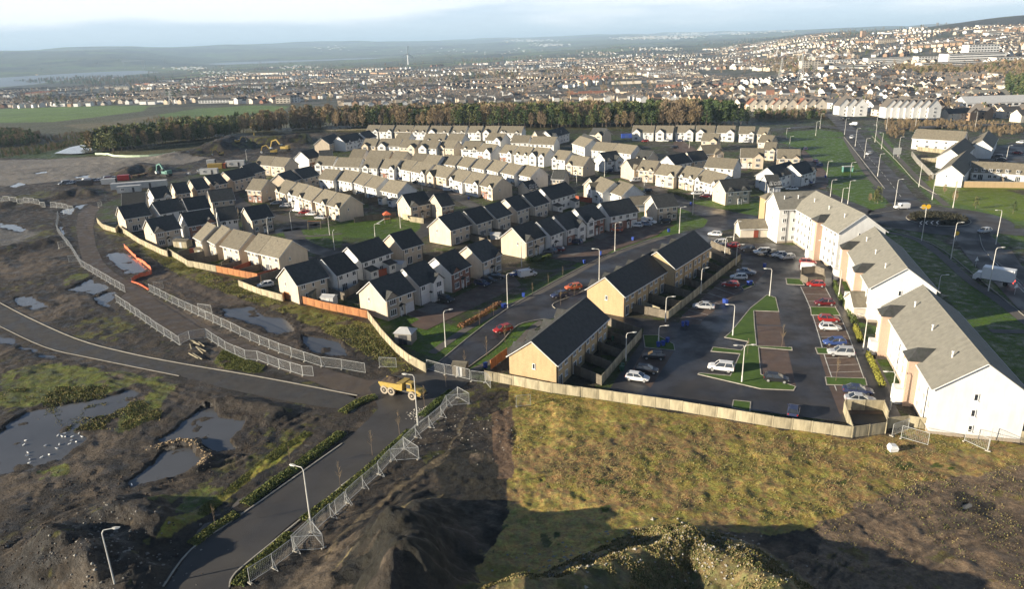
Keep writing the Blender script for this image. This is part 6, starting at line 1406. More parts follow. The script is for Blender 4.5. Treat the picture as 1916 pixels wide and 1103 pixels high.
# planks, rubble and litter
pr = random.Random(11)
for i in range(9):
    x, y = 1060+pr.uniform(-10, 90), 850+pr.uniform(-20, 60); p = G(*Z4((x, y))[0]); q = (p[0]+pr.uniform(1.5, 3), p[1]-pr.uniform(1.5, 3.5)); b = MB(); b.beam((0,0,0), (q[0]-p[0], q[1]-p[1], pr.uniform(-.3,.3)), .16)
    tag(b.build('plank', M['fc'], None, (*p, hz(*p)+.2)), 'long pale timber plank thrown on the heap inside the mesh fence', 'plank', 'planks on the heap between mesh fences')
t = thing('rubble_bag', 'white builders bag lying in the rough grass below the bin enclosure', 'bag', (*G(*Z9((1165,342))[0]), hz(*G(*Z9((1165,342))[0])))); b = MB(); b.loft([[(-.5,-.45,0),(.5,-.45,0),(.5,.45,0),(-.5,.45,0)],[(-.62,-.55,.5),(.6,-.5,.5),(.58,.52,.55),(-.6,.55,.5)],[(-.4,-.4,.95),(.45,-.35,.85),(.4,.4,.9),(-.42,.42,1.0)]]); b.build('sack', M['bird'], t)
def rocks(name, pts, n, smin, smax, m, lab, spread=1.0, kind='stuff'):
    P = GP(pts); b = MB(); r = random.Random(len(pts)*n)
    for i in range(n):
        k = r.randrange(len(P)-1); f = r.random(); x = P[k][0]+(P[k+1][0]-P[k][0])*f+r.gauss(0, spread); y = P[k][1]+(P[k+1][1]-P[k][1])*f+r.gauss(0, spread); s = r.uniform(smin, smax)*r.uniform(.5,1); z = hz(x, y)
        vs = [(x+s*r.uniform(.6,1)*a, y+s*r.uniform(.6,1)*c, z+s*.7*r.uniform(.5,1)*d) for a, c, d in ((1,0,0),(-1,0,0),(0,1,0),(0,-1,0),(0,0,1.0),(.1,.1,-.5))]
        b.add(vs, [(0,2,4),(2,1,4),(1,3,4),(3,0,4),(2,0,5),(1,2,5),(3,1,5),(0,3,5)])
    o = b.build(name, M[m]); tag(o, lab, 'stones', None, kind)
rocks('rubble', Z8((395,150),(430,125),(460,110)), 160, .15, .45, 'kerb', 'pale rubble piled on the verge behind the dump truck lamp', .7)
rocks('rubble', Z7((480,780),(600,900),(700,1000),(850,1040)), 200, .08, .4, 'conc', 'loose stones scattered on the mud heaps at bottom left', 3.5)
rocks('rubble', Z8((500,300),(620,230),(760,200),(800,350)), 170, .05, .25, 'kerb', 'small stones and litter on the dark mud right of the mesh fence', 3)
rocks('rubble', Z8((1100,1060),(1500,1000),(1900,900)), 300, .08, .40, 'kerb', 'stones lying on the rough mound at the bottom', 3)
rocks('rubble', Z9((0,1000),(250,1000),(400,1050)), 420, .08, .35, 'kerb', 'stones on the sunlit mound at bottom centre', 3)
rocks('rubble', Z7((840,330),(980,290),(1090,300),(1150,370),(1110,440)), 260, .08, .35, 'buff', 'yellowish clods ringing the flooded trench', .5)
rocks('clods', Z7((0,900),(300,1000),(600,1050)), 500, .06, .35, 'soil', 'clods of turned earth at bottom left', 5)
rocks('clods', Z7((200,600),(700,520),(1200,440),(1600,200)), 600, .05, .3, 'soil', 'clods of earth along the rutted track', 2.5)
rocks('clods', Z4((0,480),(400,600),(900,850),(1500,1000)), 500, .05, .3, 'soil', 'clods of earth between the two unfinished roads', 4)
# ------------------------------------------------------------------ trees
def crown_mesh(kind, seed, dens=1.0):
    """crown built from many small leaf or twig faces; height about 12"""
    r = random.Random(seed); b = MB(); Hh = 12.0
    if kind in ('birch', 'tan'):
        n = int(330*dens)
        for i in range(n):
            z = r.uniform(2.6, 11.8); env = 2.9*math.sin(math.pi*min(1, max(0, (z-1.4)/11.2)))**.6; rad = env*r.random()**.45; a = r.uniform(0, 6.28)
            x, y = rad*math.cos(a), rad*math.sin(a); L = r.uniform(.45, 1.0)/math.sqrt(max(dens, .3)); w = r.uniform(.10, .26)/math.sqrt(max(dens, .3))
            d = Vector((math.cos(a)*r.uniform(.1,1.1), math.sin(a)*r.uniform(.1,1.1), r.uniform(.5,1.4))).normalized(); u = d.cross(Vector((r.gauss(0,1), r.gauss(0,1), r.gauss(0,1)))).normalized(); p = Vector((x, y, z))
            b.add([p-d*L-u*w, p-d*L*.6+u*w*1.5, p+d*L], [(0,1,2)])
    else:
        n = int(330*dens); cl = [(r.uniform(0,6.28), 2.6+i*.92+r.uniform(-.3,.3)) for i in range(10)]
        for i in range(n):
            a0, zc = cl[i % 10]; sp = 2.9*(1-(zc-2.6)/11.5)**.75+.3; a = a0*((i//10) % 3)+r.gauss(0, 1.0); rad = sp*r.uniform(.35, 1.0); z = zc+r.gauss(0, .38)+rad*.10
            x, y = rad*math.cos(a), rad*math.sin(a); s = r.uniform(.26, .58)/math.sqrt(max(dens, .3)); u = Vector((r.gauss(0,1), r.gauss(0,1), r.gauss(0,.5))).normalized(); v = u.cross(Vector((r.gauss(0,1), r.gauss(0,1), r.gauss(0,1)))).normalized(); p = Vector((x, y, z))
            b.add([p-u*s-v*s*.5, p+u*s-v*s*.4, p+u*s*.6+v*s*.7, p-u*s*.6+v*s*.6], [(0,1,2,3)])
    return b
def trunk_mesh(kind, seed):
    r = random.Random(seed+50); b = MB(); b.cyl((0,0,-.3), (r.uniform(-.2,.2), r.uniform(-.2,.2), 10.5), .20, 6, 0, .04)
    for i in range(5): a = r.uniform(0, 6.28); z = r.uniform(3, 8); b.cyl((0,0,z), (1.3*math.cos(a), 1.3*math.sin(a), z+1.4), .06, 4, 0, .02, False)
    return b
TK = {}
for k, mname in (('birch','birch'),('tan','tan'),('pine','pine'),('olive','pine2')):
    TK[k] = [(crown_mesh(k, s*7+3).mesh('crown', [M[mname]]), trunk_mesh(k, s).mesh('trunk', [M['trunk']]), crown_mesh(k, s*7+3, .45), crown_mesh(k, s*7+3, .17)) for s in range(3)]
TLB = dict(birch='brown bare birch tree in the wood behind the estate', tan='tan larch tree with bare twigs in the wood behind the estate', pine='dark green pine tree in the wood behind the estate', olive='olive green conifer in the wood behind the estate')
def tree(k, X, Y, z, s, lab=None, grp=None, cat='tree', v=None):
    cm, tm = TK[k][random.randrange(3) if v is None else v][:2]; t = thing(dict(birch='birch_tree', tan='larch_tree', pine='pine_tree', olive='conifer_tree')[k], lab or TLB[k], cat, (X, Y, z), random.uniform(0, 6.28), grp)
    t.scale = (s*random.uniform(.85,1.15), s*random.uniform(.85,1.15), s); obj('crown', cm, t); obj('trunk', tm, t); return t
def mass(name, spots, lab, cat='wood', lo=0):
    """many trees joined as one mass: spots = (x,y,z,s,kind)"""
    V = {}; 
    for k in TK:
        V[k] = [(np.array(c[2+lo].v)*(1.25 if lo else 1), [np.array(f) for f in c[2+lo].f]) for c in TK[k]]
    vs, f3, f4, m3, m4, base = [], [], [], [], [], 0; kinds = list(TK)
    for (x, y, z, s, k) in spots:
        v, fs = V[k][random.randrange(3)]; a = random.uniform(0, 6.28); c, n = math.cos(a)*s, math.sin(a)*s
        vs.append(np.stack([x+v[:,0]*c-v[:,1]*n, y+v[:,0]*n+v[:,1]*c, z+v[:,2]*s], -1))
        F = np.array(fs)+base; (f3 if F.shape[1] == 3 else f4).append(F); (m3 if F.shape[1] == 3 else m4).append(np.full(len(F), kinds.index(k))); base += len(v)
    vs = np.concatenate(vs).astype(np.float32); F3 = np.concatenate(f3) if f3 else np.zeros((0,3),int); F4 = np.concatenate(f4) if f4 else np.zeros((0,4),int)
    me = bpy.data.meshes.new(name); me.vertices.add(len(vs)); me.vertices.foreach_set('co', vs.ravel()); lp = np.concatenate([F3.ravel(), F4.ravel()]).astype(np.int32)
    me.loops.add(len(lp)); me.loops.foreach_set('vertex_index', lp); me.polygons.add(len(F3)+len(F4)); st = np.concatenate([np.arange(len(F3))*3, len(F3)*3+np.arange(len(F4))*4]).astype(np.int32); me.polygons.foreach_set('loop_start', st)
    for k in kinds: me.materials.append(M[dict(birch='birch', tan='tan', pine='pine', olive='pine2')[k]])
    mi = np.concatenate([np.concatenate(m3) if m3 else np.zeros(0,int), np.concatenate(m4) if m4 else np.zeros(0,int)]).astype(np.int32); me.polygons.foreach_set('material_index', mi); me.update(calc_edges=True)
    o = obj(name, me); tag(o, lab, cat, None, 'stuff'); return o
def at_line(px, f):
    P = GP(px); Ls = [math.hypot(b[0]-a[0], b[1]-a[1]) for a, b in zip(P[:-1], P[1:])]; t = f*sum(Ls)
    for (a, b), l in zip(zip(P[:-1], P[1:]), Ls):
        if t <= l: return (a[0]+(b[0]-a[0])*t/l, a[1]+(b[1]-a[1])*t/l, -(b[1]-a[1])/l, (b[0]-a[0])/l)
        t -= l
    return (*P[-1], 0, 1)
wl = [(214,285),(260,279),(330,268),(400,260),(450,250),(490,243),(540,239),(600,236),(690,236),(760,236),(900,237),(1050,239),(1200,237),(1330,236),(1412,232)]
rw = random.Random(21); rowsp = []
def kindat(f, dep, x=None, y=None):
    n = vnoise(np.array([f*26.0]), np.array([dep*.06]), 4)[0]; u = rw.random()
    q_ = PX(x, y, 0)[0] if x is not None else 900
    if q_ < 480: return 'olive' if u < .66 else ('pine' if u < .84 else 'tan')
    if q_ < 640: return 'tan' if u < .45 else ('olive' if u < .75 else 'birch')
    if f > .93: return 'pine'
    if n < .42: return 'pine' if u < .55 else 'olive'
    return 'birch' if u < .5 else ('tan' if u < .85 else 'olive')
for r_ in range(3):
    n = 98
    for i in range(n):
        f = (i+.5+.35*(r_ % 2)+rw.uniform(-.3,.3))/(n+.5); x, y, nx, ny = at_line(wl, min(1, max(0, f)))
        if ny < 0: nx, ny = -nx, -ny
        d = 3+r_*4.6+rw.uniform(-1.6,1.6); k = kindat(f, d, x, y); s = rw.uniform(.66, 1.12)*(1.08 if r_ else .88)*(1.0 if f < .3 else 1.08)
        px_ = PX(x+nx*d, y+ny*d, 0)[0]
        sec = 'at the far left tip by the pond' if px_ < 290 else 'above the dark soil heap' if px_ < 480 else 'behind the yellow excavators' if px_ < 640 else 'behind the left end of the back row' if px_ < 800 else 'behind the middle of the back row' if px_ < 990 else 'between the back row and blue container' if px_ < 1175 else 'above the detached row' if px_ < 1330 else 'in the shaded right end'
        dp = ('front edge', 'second line', 'third line')[r_]
        tree(k, x+nx*d, y+ny*d, 0, s, dict(birch='brown bare birch', tan='tan larch', pine='dark pine', olive='olive conifer')[k]+f', {dp} of wood, {sec}', 'trees of the wood, '+sec)
sp = []
for i in range(1500):
    f = rw.random(); x, y, nx, ny = at_line(wl, f); 
    if ny < 0: nx, ny = -nx, -ny
    d = 16+rw.random()*(26 if f < .2 else 60); X, Y = x+nx*d, y+ny*d; sp.append((X, Y, hz(X, Y), rw.uniform(.7, 1.22)*(1.05 if f < .3 else 1.15), kindat(f, d, X, Y)))
mass('wood', sp, 'deep part of the mixed wood behind the estate')
def forest(px, n, s0, s1, kinds, lab, lowp=True, flat=True):
    P = [G(*p) if flat else GT(*p)[:2] for p in px]; xs = [p[0] for p in P]; ys = [p[1] for p in P]; out = []; c = 0
    while len(out) < n and c < n*40:
        X = np.random.uniform(min(xs), max(xs), 400); Y = np.random.uniform(min(ys), max(ys), 400); c += 400
        m = inpoly(X, Y, P)
        for x, y in zip(X[m], Y[m]):
            if len(out) < n: out.append((x, y, hz(x, y), random.uniform(s0, s1), random.choice(kinds)))
    return mass('wood', out, lab)
forest(Z1((-200,710),(60,700),(150,715),(230,745),(160,775),(20,785),(-200,800)), 420, .4, .62, ['birch','pine','pine'], 'dark leafless wood at the far left edge')
forest(Z1((-100,830),(200,790),(420,755),(620,735),(620,760),(430,785),(200,850),(-100,880)), 420, .12, .28, ['birch','olive','pine'], 'scrub strip above the far pond')
forest(Z1((180,735),(420,700),(640,690),(900,670),(900,685),(640,715),(400,745),(200,765)), 260, .12, .26, ['birch','olive'], 'scrub hedge between the far fields')
forest(Z1((840,605),(1000,590),(1400,585),(1400,592),(1100,602),(900,630),(780,640)), 160, .18, .34, ['tan','olive'], 'leafless trees along the near field edge')
forest(Z1((60,460),(300,440),(560,430),(850,428),(930,450),(840,472),(560,478),(300,470)), 420, .9, 1.3, ['birch','pine'], 'dark far wood on the ridge left of the town', flat=False)
forest(Z3((1130,650),(1300,655),(1700,660),(1900,690),(1900,740),(1780,770),(1600,730),(1350,700),(1250,760),(1140,790)), 520, .12, .28, ['birch','birch','tan'], 'brown scrub beyond the big road')
forest(Z3((1160,395),(1330,385),(1500,395),(1560,410),(1700,380),(1916,370),(1980,480),(1800,470),(1650,430),(1450,430),(1250,425)), 420, .7, 1.1, ['tan','birch','olive'], 'wooded strip below the white institutional buildings', flat=False)
forest(Z3((440,360),(600,330),(720,340),(700,420),(600,440),(470,400)), 160, .7, 1.1, ['birch','tan','olive'], 'trees behind the green pitch', flat=False)
forest(Z3((1800,480),(1916,470),(1980,500),(1980,580),(1840,570),(1790,530)), 110, .9, 1.2, ['olive','pine'], 'dark trees at the right edge of the town', flat=False)
forest(Z3((400,600),(640,600),(800,620),(800,640),(600,645),(420,650)), 150, .35, .6, ['birch','pine'], 'dark hedge right of the wood')
forest([(840,138),(870,135),(1110,132),(1140,140),(1090,150),(1040,152)], 100, .7, 1, ['tan','birch'], 'leafless copse in the middle of the town', flat=False)
# saplings on the verges
def sapling(seed, h=4.2):
    r = random.Random(seed); b = MB(); b.cyl((0,0,0), (0,0,h*.9), .045, 5, 0, .015)
    c = MB()
    for i in range(26):
        z = h*(.35+.6*r.random()); a = r.uniform(0, 6.28); L = .75*(1.15-z/h); c.beam((0,0,z), (L*math.cos(a), L*math.sin(a), z+L*1.3), .022, 0, .008)
    return b.mesh('trunk', [M['trunk']]), c.mesh('branches', [M['tan']])
sm = [sapling(i) for i in range(3)]
for i, (T, x, y, s, lab) in enumerate([(Z8,168,362,1,'by the middle of the mesh fence'),(Z8,318,248,1,'left of the rubble below the dump truck'),(Z8,458,105,1,'right of the dump truck lamp'),(Z7,1612,440,.9,'beside the lower footpath hedge'),(Z7,1885,545,1,'opposite the lamp on the lower road verge'),(Z7,1192,760,.8,'near the lower footpath crossing'),(Z5,808,915,1,'on the verge nearest the gate'),(Z5,910,838,1,'on the lit grass wedge by the red car'),(Z5,768,742,.8,'by the brown hedge'),(Z5,845,692,.8,'beside the estate road lamp'),(Z5,1062,578,.8,'past the lone blue bin'),(Z5,1150,525,.8,'below the white van'),(Z5,1232,485,.8,'by the small white sign'),(Z5,685,975,.8,'just inside the mesh gate'),(Z5,1220,630,.9,'before the dark parked car'),(Z5,1295,582,.9,'before the bright red parked car'),(Z6,557,862,1.1,'on the little kerbed strip of the island'),(Z6,858,1055,1.1,'on the kerbed strip near the silver saloon'),(Z6,365,905,.8,'beside the twin lamp'),(Z5,580,1090,.9,'behind the dump truck by the closed gate')]):
    tm, cm = sm[i % 3]; p = G(*T((x, y))[0]); t = thing('sapling', 'bare young tree '+lab, 'sapling', (*p, .02), i, 'young trees on the verges'); t.scale = (s,s,s); obj('trunk', tm, t); obj('branches', cm, t)
# hedges and rough growth as leaf clumps
def leafstrip(name, pts, width, n, h, s, m, lab, kind=None, cat='hedge', jitter=.4, poly=None, z0=0.0, blades=False):
    r = np.random.RandomState(n % 997)
    if poly is None:
        P = GP(pts); seg = np.array(P); L = np.hypot(*(seg[1:]-seg[:-1]).T); k = r.choice(len(L), n, p=L/L.sum()); f = r.rand(n)[:, None]; c = seg[k]*(1-f)+seg[k+1]*f
        d = (seg[k+1]-seg[k])/L[k][:, None]; off = (r.rand(n)-.5)*width; c = c+np.stack([-d[:,1], d[:,0]], -1)*off[:, None]; hh = h*np.sqrt(np.clip(1-(2*off/width)**4, .05, 1))
    else:
        P = GP(poly); xs = [p[0] for p in P]; ys = [p[1] for p in P]; c = np.zeros((0,2))
        while len(c) < n:
            q = np.stack([r.uniform(min(xs), max(xs), n*2), r.uniform(min(ys), max(ys), n*2)], -1); mk = inpoly(q[:,0], q[:,1], P)
            dn = fbm(q[:,0]/3, q[:,1]/3, 4, 7)+.6*fbm(q[:,0]/14, q[:,1]/14, 3, 8); mk &= (dn+r.rand(len(q))*.22 > .12); c = np.concatenate([c, q[mk]])
        c = c[:n]; hh = h*(.6+r.rand(n)*.6)
    X, Y = c[:,0], c[:,1]; Z = ground_z(X, Y) if poly is not None or z0 is None else np.full(n, z0)
    if blades:
        a = r.rand(n)*6.28; w = s*(.3+r.rand(n)*.4); lx = r.randn(n)*.3*hh; ly = r.randn(n)*.3*hh
        v = np.stack([np.stack([X-np.cos(a)*w, Y-np.sin(a)*w, Z-.05], -1), np.stack([X+np.cos(a)*w, Y+np.sin(a)*w, Z-.05], -1), np.stack([X+lx+np.cos(a)*w*.5, Y+ly+np.sin(a)*w*.5, Z+hh], -1), np.stack([X+lx-np.cos(a)*w*.5, Y+ly-np.sin(a)*w*.5, Z+hh*.9], -1)], 1)
    else:
        Zc = Z+hh*r.rand(n)**.6; u = r.randn(n,3); u /= np.linalg.norm(u, axis=1)[:, None]; w = np.cross(u, r.randn(n,3)); w /= np.linalg.norm(w, axis=1)[:, None]; p = np.stack([X, Y, Zc], -1); q = (s*(.6+r.rand(n)*.8))[:, None]
        v = np.stack([p-u*q-w*q*.5, p+u*q-w*q*.4, p+u*q*.6+w*q*.6, p-u*q*.6+w*q*.5], 1)
    v = v.reshape(-1,3).astype(np.float32); me = bpy.data.meshes.new(name); me.vertices.add(len(v)); me.vertices.foreach_set('co', v.ravel()); me.loops.add(len(v)); me.loops.foreach_set('vertex_index', np.arange(len(v), dtype=np.int32)); me.polygons.add(n); me.polygons.foreach_set('loop_start', np.arange(0, len(v), 4, dtype=np.int32)); me.update(calc_edges=True)
    mats = m if isinstance(m, list) else [m]
    for q in mats: me.materials.append(M[q])
    if len(mats) > 1: me.polygons.foreach_set('material_index', (r.rand(n)*len(mats)).astype(np.int32))
    o = obj(name, me); tag(o, lab, cat, None, kind); return o
leafstrip('hedge', Z7((1350,640),(1500,530),(1640,430),(1893,240)), 1.9, 6500, .42, .11, ['hedge','hedge','hedgey'], 'low green hedge between the lower footpath and the road, long section')
leafstrip('hedge', Z8((0,130),(100,65),(190,40)), 1.9, 2200, .42, .11, ['hedge','hedgey'], 'low green hedge at the upper end of the lower footpath')
leafstrip('hedge', Z7((1060,860),(1180,770),(1310,690)), 1.6, 3000, .38, .11, ['hedge','hedgey'], 'short hedge nearest the camera beside the lower footpath')
leafstrip('hedge', Z7((1310,1090),(1370,1020),(1500,900),(1610,800)), 1.7, 3800, .38, .11, ['hedge','hedgey'], 'low hedge between the road and nearest mesh fence')
leafstrip('hedge', Z7((1680,730),(1893,570),(2010,470)), 1.7, 3600, .38, .11, ['hedge','hedgey'], 'low hedge on the right verge beyond the tall lamp')
leafstrip('hedge', Z8((110,480),(260,340),(380,230)), 1.6, 3400, .38, .11, ['hedge','hedge','hedgey'], 'low hedge on the right verge by the middle mesh fence')
leafstrip('hedge', Z8((440,150),(540,60),(610,10)), 1.6, 2200, .38, .11, ['hedge'], 'green growth on the right verge near the road end')
leafstrip('verge_growth', Z7((900,880),(1000,770),(1130,680),(1240,590),(1420,450),(1560,330),(1710,240)), 2.2, 6500, .30, .11, ['hedgey','hedgey','hedge'], 'bright yellow green growth along the outer side of the lower footpath', 'stuff', 'grass', blades=True)
M['bhedge'] = mat('brown_beech_leaves', (.26,.13,.06), .9, .4, 2.5, 1); M['yhedge'] = mat('yellow_leaves', (.26,.25,.04), .9, .3, 2.5, 1)
leafstrip('hedge', Z5((655,760),(740,720),(800,680),(880,630)), 1.2, 1500, 1.0, .15, ['bhedge'], 'brown beech hedge edging the lit lawn by the road')
for i, (a, b_, c) in enumerate([((1035,910),(1075,990),(1120,1090)),((965,760),(985,800),(1000,840)),((850,510),(870,570),(890,600))]):
    leafstrip('hedge', Z6(a, b_, c), 1.0, 1100, .9, .14, ['yhedge' if i < 2 else 'hedge'], ['yellow hedge beside the lawn of the nearest flats','yellow bush by the lamp near the bin store','green hedge on the right car park path'][i])
leafstrip('hedge', Z6((890,600),(930,660),(965,735)), 1.2, 1200, 1.0, .15, ['hedge'], 'dark green hedge left of the white bin store')
leafstrip('hedge', Z6((800,390),(850,430)), 1.2, 600, 1.0, .15, ['hedge'], 'green hedge below the corner flats')
leafstrip('hedge', TL(900,380,(540,680),(700,700),(830,640)), 1.6, 1200, .8, .15, ['hedge'], 'clipped hedge before the cream gabled house')
leafstrip('hedge', tH((680,900),(850,930),(1000,980)), 1.2, 900, .8, .15, ['hedge','hedgey'], 'hedge along gardens of the curved lit terrace')
# roundabout planting
P = circ(rc, RI-.8, 40); r = np.random.RandomState(3); n = 5000; q = r.rand(n)**.5*(RI-.8); a = r.rand(n)*6.28; X = rc[0]+q*np.cos(a); Y = rc[1]+q*np.sin(a); Zc = .2+r.rand(n)*1.0
u = r.randn(n,3); u /= np.linalg.norm(u, axis=1)[:,None]; w = np.cross(u, r.randn(n,3)); w /= np.linalg.norm(w, axis=1)[:,None]; p = np.stack([X,Y,Zc],-1); v = np.stack([p-u*.25-w*.12, p+u*.25-w*.1, p+u*.15+w*.15, p-u*.15+w*.12],1).reshape(-1,3)
mb = MB(); mb.v = [tuple(t_) for t_ in v]; mb.f = [(4*i,4*i+1,4*i+2,4*i+3) for i in range(n)]; mb.m = [0]*n; tag(mb.build('shrub_planting', M.setdefault('dshrub', mat('dark_shrub_leaves', (.035,.034,.020), .9, .3, 1))), 'dark low shrub planting filling the roundabout island', 'shrubs')
# rough field growth
M['straw'] = mat('dry_grass', (.27,.215,.090), .95, .35, .5, col2=(.20,.165,.06)); M['straw2'] = mat('pale_dry_grass', (.33,.26,.13), .95, .3, .5); M['rgrass'] = mat('rough_green_grass', (.11,.13,.035), .95, .35, .5)
leafstrip('rough_grass', None, 0, 11000, .12, .12, ['straw','straw','rgrass','rgrass','straw2'], 'straw coloured rough grass over the field in front of the flats', 'stuff', 'grass', poly=[(958,730),(1032,740),(1120,752),(1280,778),(1594,826),(1700,806),(1960,845),(2000,900),(1760,915),(1600,960),(1310,995),(1150,940),(1100,920),(958,910)], blades=True)
leafstrip('rough_grass', None, 0, 14000, .17, .15, ['straw','straw2','rgrass'], 'tufts on the mound at the bottom of the view', 'stuff', 'grass', poly=[(1000,1100),(1180,1000),(1300,985),(1430,1040),(1520,1110),(1500,1200),(900,1200)], blades=True)
leafstrip('rough_grass', None, 0, 2500, .12, .12, ['straw','rgrass'], 'thin tufts on the bare ground at bottom right', 'stuff', 'grass', poly=[(1500,990),(1640,930),(1800,900),(1960,880),(2000,1200),(1500,1200)], blades=True)
leafstrip('rough_grass', None, 0, 16000, .2, .16, ['rgrass','hedgey','straw'], 'green tufts on the bank between fences and haul road', 'stuff', 'grass', poly=Z4((560,190),(660,230),(905,370),(950,370),(1210,465),(1440,525),(1580,625),(1908,700),(2090,750),(2330,1000),(2200,1010),(1900,830),(1600,690),(1350,600),(1000,470),(700,270)), blades=True)
leafstrip('rough_grass', None, 0, 9000, .2, .16, ['rgrass','straw'], 'grass tufts between the puddles at lower left', 'stuff', 'grass', poly=Z7((0,0),(600,-20),(900,120),(880,200),(640,230),(380,230),(100,120),(0,150)), blades=True)
leafstrip('rough_grass', None, 0, 5000, .2, .16, ['rgrass','hedgey'], 'grass tufts left of the haul road', 'stuff', 'grass', poly=Z4((1180,960),(1250,880),(1480,970),(1450,1010),(1290,990)), blades=True)
# shrubs right of the big road
for i, (x, y, s, k, lab) in enumerate([(1767,362,.28,'tan','reddish shrub on the lit verge, first above the roundabout'),(1786,378,.32,'tan','shrub behind the roundabout lamp on the lit verge'),(1825,391,.36,'olive','round yellow green shrub on the lit verge'),(1787,326,.45,'tan','golden willow beside the cottage garden'),(1642,381,.5,'olive','slim conifer beside the road above the flats'),(1637,381,.38,'olive','smaller slim conifer beside the road above the flats'),(1627,378,.25,'tan','brown bush left of the slim conifers'),(1740,340,.22,'birch','pink brown shrub at the wall end'),(1895,400,.35,'pine','dark shrub at the right edge near the roundabout')]):
    p = G(x, y); tree(k, p[0], p[1], 0, s, lab, None, 'shrub', v=i % 3)
# ------------------------------------------------------------------ the town beyond
WALLS = [('white', .46), ('cream', .18), ('cream2', .20), ('buff2', .13), ('brick', .03)]
M['rred'] = mat('red_clay_tile', (.26,.115,.07), .85, .2, .3); M['rgrey'] = mat('grey_town_roof', (.13,.115,.10), .85, .25, .05); M['rdark'] = mat('dark_town_roof', (.07,.066,.064), .85, .25, .05)
TM = ['white','cream','cream2','buff2','brick','rgrey','rdark','rred']
def town_house(b, L, W, he, wi, ri, c=(0,0,0), rz=0.0):
    rise = W/2*.72; cs, sn = math.cos(rz), math.sin(rz)
    def Tn(vs): return [(c[0]+x*cs-y*sn, c[1]+x*sn+y*cs, c[2]+z) for x, y, z in vs]
    l, w = L/2, W/2
    b.add(Tn([(-l,-w,-1.5),(l,-w,-1.5),(l,w,-1.5),(-l,w,-1.5),(-l,-w,he),(l,-w,he),(l,w,he),(-l,w,he),(-l,0,he+rise),(l,0,he+rise)]), [(0,1,5,4),(2,3,7,6),(1,2,6,9,5),(3,0,4,8,7)], wi)
    e = .35
    b.add(Tn([(-l-e,-w-e,he-.2),(l+e,-w-e,he-.2),(l+e,0,he+rise+.12),(-l-e,0,he+rise+.12),(l+e,w+e,he-.2),(-l-e,w+e,he-.2)]), [(0,1,2,3),(3,2,4,5)], ri)
    if L > 5 and he < 9:
        b.add(Tn([(-.45,-.3,he+rise-.3),(.45,-.3,he+rise-.3),(.45,.3,he+rise-.3),(-.45,.3,he+rise-.3),(-.45,-.3,he+rise+1.1),(.45,-.3,he+rise+1.1),(.45,.3,he+rise+1.1),(-.45,.3,he+rise+1.1)]), [(4,5,6,7),(0,1,5,4),(1,2,6,5),(2,3,7,6),(3,0,4,7)], 3)
    gw = M
rt = random.Random(77); NT = 140; occ = set(); town = []
excl = [Z3((70,395),(230,385),(560,400),(570,455),(230,455),(90,425)), Z1((900,690),(1900,640),(1900,560),(900,600)), Z3((640,600),(780,600),(1000,700),(1300,760),(640,760)), Z3((560,640),(800,640),(880,760),(400,760),(400,650))]
def ok_town(px, py):
    if not (-250 < px < 2250): return False
    P1, P2 = np.array([px]), np.array([py])
    if not in_town(P1, P2)[0]: return False
    return not any(inpoly(P1, P2, e_)[0] for e_ in excl)
tries = 0
while len(town) < 9500 and tries < 8500:
    tries += 1
    d = 580+(rt.random()**1.15)*4600 if rt.random() < .8 else 580+rt.random()*1500; az = rt.uniform(-.62, .66); x0, y0 = d*math.sin(az), d*math.cos(az)
    z0 = hz(x0, y0); p, q = PX(x0, y0, z0)
    if not ok_town(p, q): continue
    # fewer houses thin out on the far left and in the green gaps
    if fbm(np.array([x0/260]), np.array([y0/260]), 3, 140)[0] > .20: continue
    th = fbm(np.array([x0/500]), np.array([y0/500]), 2, 150)[0]*5+rt.choice([0, math.pi/2])+.15; nh = rt.randint(5, 13); sp_ = rt.uniform(11, 15.5); semi = rt.random() < .25
    wi = rt.choices(range(5), [w for _, w in WALLS])[0]; ri = rt.choices([5,6,7], [.60,.39,.01+(.16 if (abs(p-1130) < 60 and 145 < q < 185) else 0)])[0]; he = rt.choice([3.0,5.2,5.2,5.2,7.6 if rt.random() < .3 else 5.2]); off = rt.uniform(11, 15); perp = rt.random() < .3
    for side in (-1, 1):
        for i in range(nh):
            s_ = (i-nh/2)*sp_; x = x0+math.cos(th)*s_-math.sin(th)*off*side; y = y0+math.sin(th)*s_+math.cos(th)*off*side
            key = (int(x//9), int(y//9))
            if any((key[0]+a, key[1]+b_) in occ for a in (-1,0,1) for b_ in (-1,0,1) if abs(a)+abs(b_) < 2): continue
            z = hz(x, y); p, q = PX(x, y, z)
            if not ok_town(p, q): continue
            occ.add(key); L = (sp_-1.2 if semi else rt.uniform(7.5, 10)); W = rt.uniform(7, 8.6)
            w2 = wi if rt.random() < .7 else rt.choices(range(5), [w for _, w in WALLS])[0]
            town.append((x, y, z, th+(math.pi/2 if perp else 0)+rt.uniform(-.05,.05), L, W, he+rt.uniform(-.3,.3), w2, ri))
town.sort(key=lambda h: math.hypot(h[0], h[1]))
WN = ['white','cream','pale cream','brown brick','red brick']; RN = {5:'grey', 6:'dark', 7:'red tiled'}
_tc = {}
